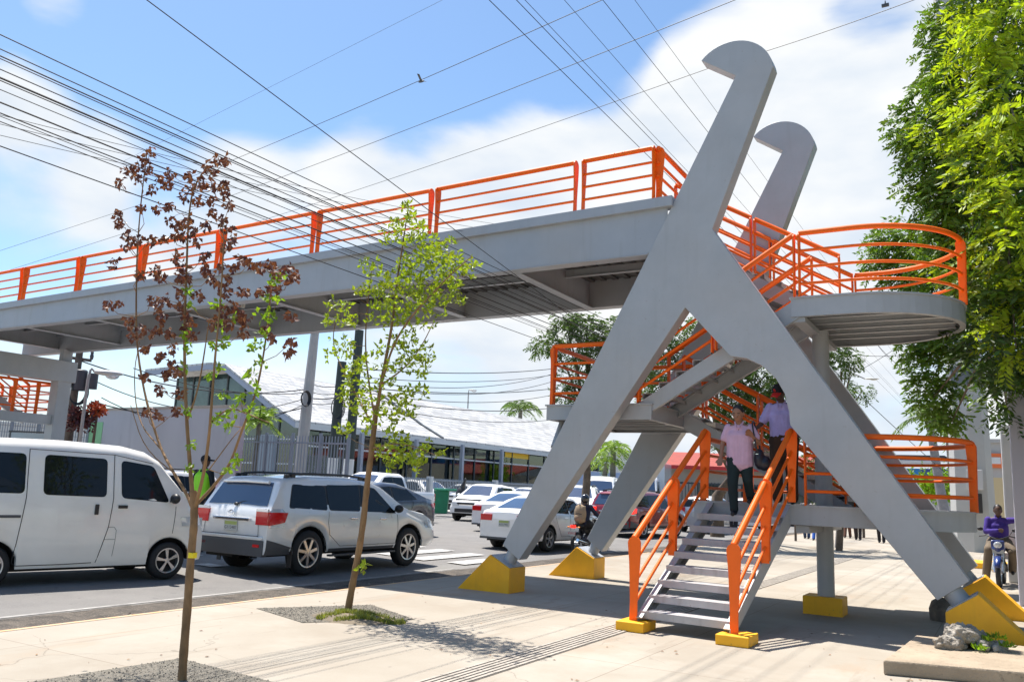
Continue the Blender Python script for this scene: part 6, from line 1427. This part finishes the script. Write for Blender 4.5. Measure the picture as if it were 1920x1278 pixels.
# bird
q = at(790, 153, d=34); mb = MB(); mb.ell(q, (.16, .05, .05)); mb.add([q+Vector((-.05, 0, 0)), q+Vector((.06, 0, 0)), q+Vector((.1, -.3, .18)), q+Vector((.0, -.34, .2))], [(0, 1, 2, 3)]); mb.add([q+Vector((-.05, 0, 0)), q+Vector((.06, 0, 0)), q+Vector((.08, .3, .12)), q+Vector((-.02, .33, .14))], [(0, 1, 2, 3)]); mb.thing('bird', M_greypl, 'small dark bird flying in the blue sky', 'bird', q)
# ------------------------------------------------------------------ buildings beyond the road
M_lav = mat('lavender_grey_render', (.50, .50, .53), .9, 0, 0, .6, .05, 30, col2=(.43, .43, .46), stretch=(1, 1, .25))
grit(M_lav, 3, .6, .75, (.27, .27, .29), .35, (1, 1, .15))
M_wh = mat('white_render', (.66, .65, .63), .8, 0, .08, .8)
M_fglass = mat('green_shop_glass', (.07, .12, .11), .04, 0, 0, .7, spec=1.0, col2=(.015, .025, .027))
M_mull = mat('white_mullion', (.55, .57, .58), .5)
M_mulld = mat('dark_mullion', (.05, .06, .065), .5)
M_fence = mat('pale_fence_paint', (.25, .285, .33), .5)
def wall_box(mb, a, b, t, z0, z1):
    a, b = Vector((a[0], a[1])), Vector((b[0], b[1])); d = (b-a).normalized(); n_ = Vector((-d.y, d.x))*t
    mb.prism([(0, 0), ((b-a).length, 0), ((b-a).length, t), (0, t)], (a.x, a.y, z0), (d.x, d.y, 0), (-d.y, d.x, 0), (0, 0, z1-z0)); return mb
# plain wall
a, b = at(172, 770, z=4.0), at(452, 763, z=4.0)
wl = empty('boundary_wall', (a.x, a.y, .2), 'tall blank lavender grey wall left of the showroom, above the van', 'wall')
mb = MB(); wall_box(mb, (a.x, a.y), (b.x, b.y), .25, .1, 4.0); mb.build('wall', M_lav, wl)
mb = MB(); wall_box(mb, (a.x, a.y-.03), (b.x, b.y-.03), .33, 4.0, 4.09); mb.build('coping', M_conc, wl)
mb = MB(); d_ = (b-a).normalized(); q = a+d_*.9; wall_box(mb, (a.x-.05, a.y-.02), (q.x, q.y-.02), .03, .1, 3.55); mb.build('green_panel', mat('mint_paint', (.28, .58, .30), .7, 0, .1, 2), wl)
# gate and wire mesh left of the wall
a0 = at(0, 800, d=33.5); gate = empty('wire_fence', (a0.x, a0.y, .1), 'pale wire mesh fence with posts behind the bridge pier, far left', 'fence')
mb = MB(); L_ = Vector((a.x, a.y, 0))-Vector((a0.x-3, a0.y-3, 0)); Ln = L_.length; Ld = L_.normalized()
for i in range(9):
    p = Vector((a0.x-3, a0.y-3, .1))+Ld*Ln*i/8; mb.box((p.x-.05, p.y-.05, .1), (p.x+.05, p.y+.05, 3.7))
mb.build('post', M_fence, gate)
mb = MB()
for i in range(90):
    p = Vector((a0.x-3, a0.y-3, .1))+Ld*Ln*i/89; mb.box((p.x-.012, p.y-.012, .1), (p.x+.012, p.y+.012, 3.6))
for k in range(14):
    z = .3+.24*k; p = Vector((a0.x-3, a0.y-3, z)); mb.beam(p, p+Ld*Ln, .02, .02)
mb.build('mesh', M_fence, gate)
q0 = at(52, 845, d=32); sgn = empty('sign', (q0.x, q0.y, .1), 'blank pale blue framed board standing behind the van roof', 'sign')
mb = MB(); h_ = Vector((.55, .32, 0)); mb.beam(q0+Vector((0, 0, -.6))-h_*1.1, q0+Vector((0, 0, -.6))+h_*1.1, .05, .05); mb.beam(q0+Vector((0, 0, .62))-h_*1.1, q0+Vector((0, 0, .62))+h_*1.1, .05, .05)
for s_ in (-1, 1): mb.beam(q0+h_*s_+Vector((0, 0, -2.2)), q0+h_*s_+Vector((0, 0, .6)), .05, .05, (1, 0, 0))
mb.build('frame', M_mulld, sgn); mb = MB(); hn = Vector((-.32, .55, 0)).normalized()*.015
mb.prism([(-.62, -.58), (.62, -.58), (.62, .58), (-.62, .58)], q0-hn, h_.normalized(), (0, 0, 1), hn*2); mb.build('panel', mat('pale_blue_board', (.36, .46, .52), .5), sgn)

# showroom with an arched roof
GY, EX = 35.6, -34.0
E0 = at(562, 790, y=GY); PK = at(432, 690, y=GY); LE = at(312, 702, y=GY)
sr = empty('showroom', (EX, GY, .15), 'glass fronted car showroom with a long curved white roof along the far side', 'building')
Y2 = 76.0; zE = 4.85
roofp = [(LE.x, LE.z), (lerp(LE.x, PK.x, .5), PK.z-.35+.25), (PK.x-.9, PK.z-.03), (PK.x, PK.z), (PK.x+1.3, PK.z-.12), (lerp(PK.x, EX, .5), lerp(PK.z, zE, .40)), (lerp(PK.x, EX, .8), lerp(PK.z, zE, .76)), (EX+.5, zE-.12)]
def roof_strip(mb, off0, off1, ya, yb):
    n = len(roofp); A = [(x, ya, z+off0) for x, z in roofp]+[(x, ya, z+off1) for x, z in roofp]; B = [(x, yb, z) for x, _, z in A]
    fs = [(i, i+1, n+i+1, n+i) for i in range(n-1)]; fs += [tuple(j+2*n for j in f)[::-1] for f in fs[:n-1]]
    fs += [(i, 2*n+i, 2*n+i+1, i+1) for i in range(n-1)]+[(n+i, n+i+1, 3*n+i+1, 3*n+i) for i in range(n-1)]+[(0, n, 3*n, 2*n), (n-1, 3*n-1, 4*n-1, 2*n-1)]
    mb.add(A+B, fs)
M_roof = mat('white_roof_sheet', (.60, .59, .57), .5, 0, 0, .9, col2=(.46, .455, .44))
def roofmat(m):
    nt = m.node_tree; N = nt.nodes; L = nt.links; b = N['Principled BSDF']; src = b.inputs['Base Color'].links[0].from_socket
    t = N.new('ShaderNodeTexCoord'); br = N.new('ShaderNodeTexBrick'); mpn = N.new('ShaderNodeMapping'); L.new(t.outputs['Object'], mpn.inputs[0])
    mpn.inputs['Rotation'].default_value = (0, 0, R(90)); br.inputs['Scale'].default_value = 1; br.inputs['Brick Width'].default_value = 1.3; br.inputs['Row Height'].default_value = .42; br.inputs['Mortar Size'].default_value = .035
    br.inputs['Color1'].default_value = (1, 1, 1, 1); br.inputs['Color2'].default_value = (.38, .37, .37, 1); br.inputs['Bias'].default_value = -.5; br.inputs['Mortar'].default_value = (.42, .42, .42, 1); L.new(mpn.outputs[0], br.inputs[0])
    x = N.new('ShaderNodeMixRGB'); x.blend_type = 'MULTIPLY'; x.inputs[0].default_value = .9; L.new(src, x.inputs[1]); L.new(br.outputs[0], x.inputs[2]); L.new(x.outputs[0], b.inputs['Base Color'])
roofmat(M_roof)
mb = MB(); roof_strip(mb, .0, .12, GY-1.6, Y2); rf = mb.build('roof', M_roof, sr, recalc=True)
mb = MB(); roof_strip(mb, -.3, -.005, GY-1.62, GY-1.5); mb.build('fascia', mat('blue_grey_fascia', (.30, .34, .42), .6), rf, recalc=True)
mb = MB(); mb.box((EX+.42, GY-1.6, zE-.42), (EX+.56, Y2, zE-.13)); mb.build('gutter', M_mull, rf)
mb = MB(); roof_strip(mb, .12, .2, 48, 48.3); mb.build('roof_ridge_step', M_mulld, rf, recalc=True)
# gable glass and long glass front
mb = MB(); n = len(roofp); pts = [(LE.x+1.2, .15)]+[(x, z-.32) for x, z in roofp[1:-1]]+[(EX, zE-.3), (EX, .15)]; pts = [(LE.x+1.2, .15), (LE.x+1.2, roofp[0][1]-.25)]+pts[1:]
mb.prism(pts, (0, GY, 0), (1, 0, 0), (0, 0, 1), (0, .1, 0)); mb.build('gable_glass', M_fglass, sr)
M_see = bpy.data.materials.new('clear_shop_glass'); M_see.use_nodes = True; nt_ = M_see.node_tree; nt_.nodes.clear()
o_ = nt_.nodes.new('ShaderNodeOutputMaterial'); g_ = nt_.nodes.new('ShaderNodeBsdfGlossy'); g_.inputs['Roughness'].default_value = .03; g_.inputs['Color'].default_value = (.8, .9, .88, 1)
t_ = nt_.nodes.new('ShaderNodeBsdfTransparent'); t_.inputs[0].default_value = (.5, .66, .63, 1); f_ = nt_.nodes.new('ShaderNodeFresnel'); f_.inputs[0].default_value = 1.9; m_ = nt_.nodes.new('ShaderNodeMixShader')
nt_.links.new(f_.outputs[0], m_.inputs[0]); nt_.links.new(t_.outputs[0], m_.inputs[1]); nt_.links.new(g_.outputs[0], m_.inputs[2]); nt_.links.new(m_.outputs[0], o_.inputs[0])
mb = MB(); mb.box((EX-.06, GY+.1, .15), (EX, Y2, zE-.2)); mb.build('glass_front', M_see, sr)
mb = MB(); mb.box((EX-5.7, GY+.3, .15), (EX-5.5, Y2-.3, 4.4)); mb.build('inner_wall', M_wh, sr)
mb = MB(); mb.box((EX-5.5, GY+.3, .16), (EX-.1, Y2-.3, .2)); mb.build('showroom_floor', mat('polished_floor', (.6, .6, .58), .2), sr)
for k, (yy_, pt_, kd_, lb_) in enumerate(((43.5, M_silver, 'sedan', 'silver sedan displayed inside the showroom glass, left of the display'), (50.0, M_white, 'suv', 'white SUV displayed inside the showroom glass, middle of the display'), (57.5, M_dkgrey, 'hatch', 'dark hatchback displayed inside the showroom glass near the yellow sign'), (65, M_white, 'sedan', 'white sedan displayed inside the showroom glass, farthest of the display'))):
    car('display_car', lb_, 'car', 'cars displayed in the showroom', (EX-2.8, yy_, .2), -1.2, kd_, pt_, 1.05, None)
mb = MB(); mb.box((EX-14, Y2-.2, .15), (EX-.1, Y2, zE-.3)); mb.build('end_wall', M_wh, sr)
ni = 0
for i in range(15):
    y = GY+1+i*2.75; mb = MB(); mb.box((EX+.004, y-.05, .15), (EX+.07, y+.05, zE-.2)); mb.build('mullion', M_mulld, sr)
for z in (2.0, 3.55):
    mb = MB(); mb.box((EX+.003, GY, z-.05), (EX+.05, Y2, z+.05)); mb.build('transom', M_mull, sr)
def roofz(x):
    return interp(sorted(roofp), x)
x = LE.x+1.2
while x < EX:
    mb = MB(); mb.box((x-.05, GY-.06, .15), (x+.05, GY-.004, roofz(x)-.33)); mb.build('mullion', M_mulld, sr); x += 1.55
for z in (2.5, 3.9):
    mb = MB(); mb.box((LE.x+1.2, GY-.05, z-.04), (EX, GY-.003, z+.04)); mb.build('transom', M_mull, sr)
for y in (39.5, 45.0, 50.5, 56):
    mb = MB(); mb.box((EX+.5, y-.12, .15), (EX+.74, y+.12, zE-.3)); mb.build('column', mat('steel_blue_column', (.34, .36, .42), .5), sr)
mb = MB(); mb.box((EX+.01, 57.5, 4.05), (EX+.03, 61.5, 4.45)); mb.build('yellow_sign_panel', mat('yellow_sign', (.8, .5, .02), .5), sr)
# parapet by the wall, white gable wall of the low annex
mb = MB(); q = at(560, 880, d=42); mb.box((EX-1.2, 33.2, .15), (EX-.2, 33.5, 4.0)); mb.build('annex_wall', mat('annex_blue_grey', (.2, .24, .28), .7), sr)
# tall pale fence in front of the gable
fa, fb = at(452, 815, z=3.2), at(655, 818, z=3.2)
fe = empty('railing_fence', (fa.x, fa.y, .1), 'tall pale blue picket fence in front of the showroom gable', 'fence')
L_ = Vector((fb.x-fa.x, fb.y-fa.y, 0)); Ld = L_.normalized(); Ln = L_.length
mb = MB(); k = int(Ln/.13)
for i in range(k+1):
    p = Vector((fa.x, fa.y, 0))+Ld*i*.13; mb.box((p.x-.014, p.y-.014, .15), (p.x+.014, p.y+.014, 3.2))
mb.build('pickets', M_fence, fe)
for z in (.35, 1.6, 2.95):
    mb = MB(); p = Vector((fa.x, fa.y, z)); mb.beam(p, p+Ld*Ln, .05, .06); mb.build('rail', M_fence, fe)
for i in range(5):
    p = Vector((fa.x, fa.y, 0))+Ld*Ln*i/4; mb = MB(); mb.box((p.x-.045, p.y-.045, .1), (p.x+.045, p.y+.045, 3.3)); mb.build('post', M_fence, fe)
mb = MB(); p = Vector((fa.x-.3, fa.y+.3, .15)); mb.prism([(0, 0), (Ln, 0), (Ln, 1.5), (0, 1.5)], p, Ld, (0, 0, 1), (0, .05, 0)); mb.build('mesh_panel', mat('grey_blue_panel', (.20, .24, .29), .7, 0, .1, 2), fe)
# low wall with pickets along the car park
lf = empty('picket_fence', (-29.6, 34, .2), 'white picket fence on a low dark grey wall in front of the parked cars', 'fence')
mb = MB(); mb.box((-29.75, 33.5, .2), (-29.5, 75, .95)); mb.build('base_wall', mat('dark_grey_wall', (.10, .10, .115), .8, 0, .15, 1), lf)
mb = MB(); y = 33.5
while y < 70: mb.box((-29.65, y-.02, .95), (-29.61, y+.02, 2.05)); y += .17
mb.build('pickets', M_fence, lf)
for z in (1.1, 1.95):
    mb = MB(); mb.box((-29.66, 33.5, z-.03), (-29.60, 75, z+.03)); mb.build('rail', M_fence, lf)
for i in range(5):
    y = 34+i*7.5; mb = MB(); mb.box((-29.78, y-.14, .2), (-29.46, y+.14, 2.15)); mb.build('post', M_mull, lf)
# bin and covered thing on the far pavement
q = at(833, 962, z=.24); e = empty('litter_bin', q, 'green litter bin on the far pavement in front of the picket fence', 'bin')
mb = MB(); mb.prism([(-.32, 0), (.32, 0), (.38, 1.15), (-.38, 1.15)], (q.x, q.y-.35, q.z), (.85, .5, 0), (0, 0, 1), (-.35, .6, 0)); bev(mb.build('body', mat('green_plastic', (.01, .20, .09), .5, 0, .2, 3), e), .03)
mb = MB(); mb.box((q.x-.42, q.y-.45, q.z+1.15), (q.x+.42, q.y+.45, q.z+1.26)); bev(mb.build('lid', mat('green_lid', (.02, .28, .14), .4), e), .03)
q = at(866, 968, z=.24); mb = MB(); mb.ell(q+Vector((0, 0, .42)), (.42, .4, .45)); mb.ell(q+Vector((-.12, 0, 1.0)), (.25, .25, .4)); mb.cap_tube(q+Vector((-.1, 0, 1.2)), q+Vector((.1, 0, 1.75)), .14, .06); o = mb.thing('rubbish_sack', M_blackpl, 'tall black sack leaning on the low wall right of the green bin', 'sack', q); remesh(o, .04, 3)
q = at(805, 935, d=48.5); 

# ---- distant buildings behind the stair
def building(label, c, w_, d_, h_, wall_, roofm, rot=0, eave=None, wins=0, extra=None, z0=0):
    e = empty('low_building', (c[0], c[1], z0), label, 'building', None, rot, local=True)
    mb = MB(); mb.box((-w_/2, 0, 0), (w_/2, d_, h_)); mb.build('wall', wall_, e)
    if roofm:
        mb = MB(); mb.prism([(-.9, -.12), (d_/2, h_*.32), (d_/2, h_*.32+.15), (-.9, .05)], (-w_/2-.4, 0, h_+.02), (0, 1, 0), (0, 0, 1), (w_+.8, 0, 0)); mb.build('roof', roofm, e)
    else:
        mb = MB(); mb.box((-w_/2-.15, -.15, h_+.002), (w_/2+.15, d_+.15, h_+.3)); mb.build('parapet', wall_, e)
    for i in range(wins):
        x = -w_/2+w_*(i+.5)/wins; mb = MB(); mb.box((x-w_/wins*.3, -.05, h_*.25), (x+w_/wins*.3, -.003, h_*.72)); mb.build('window', M_fglass, e)
    if extra: extra(e)
    return e
def place(px, py, d): q = at(px, py, d=d); return (q.x, q.y)
M_rtile = mat('red_roof_tile', (.33, .06, .04), .8, 0, .2, 3); M_beige = mat('beige_render', (.50, .45, .38), .9, 0, .1, 1)
c = place(1330, 930, 62); 
def red_fascia(e):
    mb = MB(); mb.box((-8, -.95, 3.45), (8, -.85, 3.7)); mb.build('red_fascia', mat('red_fascia_paint', (.55, .03, .03), .5), e)
    mb = MB(); mb.box((-6, -.04, 0), (7, -.004, .9)); mb.build('red_plinth', mat('brick_red_plinth', (.42, .06, .035), .7), e)
building('beige building with a red tiled roof behind the entry stair', (c[0]+3.2, c[1]), 15, 9, 3.55, M_beige, M_rtile, R(20), wins=5, extra=red_fascia)
c = place(1230, 930, 60); fe2 = empty('metal_fence', (c[0], c[1], 0), 'dark railing fence with pale blue panels behind the dark red SUV', 'fence')
dr = Vector((math.cos(R(25)), math.sin(R(25)), 0)); p0 = Vector((c[0]-3, c[1]-2, 0))
mb = MB()
for i in range(60): p = p0+dr*i*.22; mb.box((p.x-.02, p.y-.02, 0), (p.x+.02, p.y+.02, 2.6))
mb.build('bars', M_mulld, fe2)
for z in (.3, 2.5): mb = MB(); mb.beam(p0+Vector((0, 0, z)), p0+dr*13+Vector((0, 0, z)), .06, .12); mb.build('rail', M_mulld, fe2)
mb = MB(); mb.prism([(-2.5, 0), (3.2, 0), (3.2, 3.0), (-2.5, 3.0)], p0-Vector((0, .3, 0)), dr, (0, 0, 1), (0, .08, 0)); mb.build('panel', mat('pale_blue_panel', (.36, .45, .62), .6), fe2)
mb = MB(); mb.prism([(3.0, 0), (3.25, 0), (3.25, 3.7), (3.0, 3.7)], p0-Vector((0, .5, 0)), dr, (0, 0, 1), (0, .25, 0)); mb.build('post', M_mulld, fe2)
c = place(1110, 930, 92); building('white building with a pale grey flat roof beyond the box truck', (c[0], c[1]), 34, 12, 5.6, M_wh, None, R(15), wins=7)
c = place(1450, 930, 78); building('cream wall building seen between the stair and the central column', (c[0]+1, c[1]), 16, 9, 3.0, M_beige, M_rtile, R(5), wins=4)
c = place(1600, 930, 95)
building('long low pale building far behind the lower landing', (c[0], c[1]), 22, 9, 4.2, M_wh, None, 0, wins=6)
def shop(e):
    mb = MB(); mb.box((-9.2, -.6, 4.15), (7.2, -.1, 5.0)); mb.build('blue_fascia', mat('dark_blue_fascia', (.05, .09, .32), .5), e)
    mb = MB(); mb.box((-7.2, -.66, 4.15), (-4.4, -.61, 5.0)); mb.build('red_sign', mat('pink_red_sign', (.6, .05, .12), .5), e)
    mb = MB(); mb.box((-3.0, -.66, 4.15), (-.3, -.61, 5.0)); mb.build('cyan_sign', mat('bright_blue_sign', (.02, .22, .6), .5), e)
    mb = MB(); P = [(-5.2+.26*i, -.70, 4.55+.22*math.sin(i*1.5)+.03*i) for i in range(12)]; mb.tube(P, .05, 5); mb.build('white_script', M_white, e)
    mb = MB(); mb.box((-8.2, -.5, 2.7), (7.0, -.1, 3.9)); mb.build('orange_band', mat('orange_red_band', (.50, .075, .02), .6), e)
    mb = MB(); mb.box((-8.5, -1.6, 5.4), (1.0, 1, 5.7)); mb.build('canopy', M_wh, e)
    mb = MB(); mb.prism([(-5.2, 0), (2.6, 0), (1.8, .5), (-4.6, .5)], (0, -1.2, 5.7), (1, 0, 0), (0, 0, 1), (0, 2.5, 0)); mb.build('roof_hood', M_mulld, e)
c = place(1735, 930, 88); building('shop with a blue and red fascia over an orange band beyond the right leg gap', (c[0], c[1]), 15, 9, 4.1, M_wh, None, 0, extra=shop)
def gas(e):
    mb = MB(); mb.box((-1.6, -.2, 4.7), (.9, -.05, 5.8)); mb.build('orange_sign', mat('orange_sign_panel', (.75, .16, .04), .5), e)
    mb = MB(); mb.box((-1.1, -.26, 5.0), (-.2, -.21, 5.5)); mb.build('sign_mark', M_wh, e)
c = place(1886, 930, 75); building('pale shop with an orange sign between the octagonal pole and the gate post', (c[0], c[1]), 5.5, 7, 6.6, mat('grey_shop_wall', (.42, .40, .38), .8), None, 0, extra=gas)
c = place(1878, 930, 50)
mb = MB(); mb.box((c[0]-1.0, c[1], 0), (c[0]+.6, c[1]+.3, 3.2)); mb.thing('yellow_wall', mat('pale_yellow_wall', (.6, .48, .28), .8), 'narrow pale yellow wall far behind the motorcycle rider', 'wall', (c[0], c[1], 0))
# distant tree line and skyline blocks either side
c = place(300, 880, 120)
building('distant white block behind the boundary wall, left', place(240, 880, 110), 40, 12, 6.5, M_wh, None, R(45))
building('distant grey block behind the showroom, centre', place(900, 900, 150), 60, 12, 6.0, mat('hazy_grey_wall', (.45, .47, .5), .9), None, R(30))
for i, (px, w_, h_, lb) in enumerate(((1560, 9, 4.0, 'central column'), (1660, 8, 3.4, 'right leg'), (1500, 7, 4.2, 'man on the landing'))):
    c = place(px, 930, 70); bush('low green trees far behind the '+lb, (c[0], c[1], 2.4), 2.6, M_leaff, 1500, .35, 'hedge')

# ---- right foreground: gate post, kerb, slab, rubble, stump
GX = at(1904, 1000, y=17.6).x; GX2 = at(1886, 1000, y=22.9).x
gp = empty('gate_post', (.55, 18.8, 0), 'pale lavender gate post with a rounded top at the right edge', 'gate post')
M_gate = mat('pale_lavender_paint', (.50, .49, .56), .7, 0, .05, 1)
mb = MB(); mb.prism([(0, 0), (1.6, 0), (1.6, 4.3), (.5, 4.3), (.2, 4.2), (.05, 3.98), (0, 3.7)], (GX, 17.6, 0), (1, 0, 0), (0, 0, 1), (0, .5, 0)); bev(mb.build('panel', M_gate, gp), .02)
mb = MB(); mb.box((GX2, 22.9, 0), (GX2+.9, 23.4, 3.6)); bev(mb.build('rear_panel', mat('white_gate_wall', (.6, .6, .6), .8, 0, .05, 1), gp), .04)
mb = MB(); mb.tube([(GX+.14, 17.55, 4.9), (GX+.14, 17.55, 6.6)], .06, 10); mb.ell((GX+.12, 17.5, 4.75), (.14, .1, .06)); o = mb.thing('wall_lamp', mat('pale_grey_metal', (.4, .42, .44), .4, .5), 'pale grey metal fixture hanging above the gate post at the right edge', 'lamp', (GX+.14, 17.55, 4.6), smooth=50)
mb = MB(); mb.box((-1.35, 27.2, 0), (1.6, 27.6, .16)); mb.box((-1.35, 27.6, 0), (1.6, 29, .14)); o = mb.thing('kerb_block', M_yellow, 'yellow painted kerb behind the blue motorcycle', 'kerb', (0, 27.4, 0)); bev(o, .02)
# raised concrete slab
M_slab = mat('weathered_slab', (.45, .36, .26), .95, 0, 0, 1.6, .5, 40, col2=(.30, .235, .165), detail=9); grit(M_slab, 14, .6, .7, (.15, .12, .09), .6)
mb = MB(); rows = []
poly = [(-1.14, 9.40), (.2, 9.76), (1.8, 10.2), (1.8, 11.9), (.2, 11.55), (-1.02, 11.45), (-1.06, 10.6)]
mb.prism(poly, (0, 0, 0), (1, 0, 0), (0, 1, 0), (0, 0, .14)); o = mb.thing('concrete_slab', M_slab, 'raised weathered concrete slab in the lower right corner', 'slab', (-1.1, 9.4, 0)); bev(o, .018, 2)
mb = MB(); r_ = random.Random(3)
for i in range(46):
    u, v = r_.random(), r_.random(); x = lerp(-.70, -.12, u); y = 10.75+.35*(v-.5)+.25*u; s = r_.uniform(.045, .105)*(1.25-u*.4)
    z = .14+s*.4+(.10 if .1 < u < .7 and abs(v-.5) < .3 else .0)
    Mx = Euler((r_.random()*3, r_.random()*3, r_.random()*3)).to_matrix(); k = 7
    vs = []; 
    mb.ell((x, y, z), (s*r_.uniform(.8, 1.3), s*r_.uniform(.7, 1.1), s*r_.uniform(.5, .9)), Mx, 4, 6)
o = mb.thing('rubble_pile', mat('broken_concrete', (.44, .40, .34), .95, 0, 0, 7, .8, 30, col2=(.20, .17, .135), detail=9), 'heap of broken concrete on the raised slab', 'rubble', (-.4, 10.9, .14)); 
dm = o.modifiers.new('fuse', 'REMESH'); dm.mode = 'VOXEL'; dm.voxel_size = .012; tx = bpy.data.textures.new('rubble', 'CLOUDS'); tx.noise_scale = .06; tx.noise_depth = 4; ds = o.modifiers.new('rough', 'DISPLACE'); ds.texture = tx; ds.strength = .07; ds.mid_level = .5
mb = MB(); C, D = [], []; rg = np.random.default_rng(8)
for c in ((-.28, 10.85, .3), (-.18, 11.0, .32), (-.34, 10.7, .22), (-.1, 10.9, .25)):
    for _ in range(26): C.append((c[0]+rg.normal()*.035, c[1]+rg.normal()*.03, c[2]-.06)); d = rg.normal(size=3); d[2] = abs(d[2])+.5; D.append(d)
wd = empty('weed', (-.25, 10.85, .2), 'small yellow green weed growing out of the rubble heap', 'plant'); leaf_mesh('leaves', C, .08, .028, D, M_leafg, wd)
# dark stump behind the near right footing
mb = MB(); SP = at(1772, 1163, z=0); mb.lathe([(-.02, .2), (.16, .21), (.27, .17), (.32, .09), (.325, 0)], SP, 'z', 18); o = mb.thing('concrete_stump', mat('dark_stained_concrete', (.24, .20, .155), .9, 0, 0, 5, .5, 25, col2=(.09, .075, .06)), 'dark rounded concrete stump behind the near right footing', 'stump', SP, smooth=60)
# low stall tables far behind
for i, (x, y) in enumerate(((-6.9, 45.0), (-5.6, 44.4))):
    e = empty('stall_table', (x, y, 0), ('low stall table with an orange box', 'low stall table with dark goods')[i]+' beyond the bridge column', 'table')
    mb = MB(); mb.box((x-.55, y-.3, .5), (x+.55, y+.3, .56)); mb.build('top', M_wood, e)
    for sx in (-.45, .45):
        for sy in (-.22, .22): mb = MB(); mb.box((x+sx-.03, y+sy-.03, 0), (x+sx+.03, y+sy+.03, .5)); mb.build('leg', M_wood, e)
    mb = MB(); mb.box((x-.3, y-.2, .562), (x+.2, y+.2, .85)); mb.thing('crate', mat('crate_paint', ((.5, .16, .05), (.05, .04, .04))[i], .7), ('orange crate', 'dark crate')[i]+' on a stall table beyond the column', 'crate', (x, y, .56))
# a thin tree stake with its little sapling pit beyond the stair
mb = MB(); mb.tube([(-7.6, 36.6, 0), (-7.62, 36.6, 1.9)], .05, 8); mb.thing('wooden_stake', M_wood, 'thin wooden stake on the pavement left of the central column', 'stake', (-7.6, 36.6, 0))
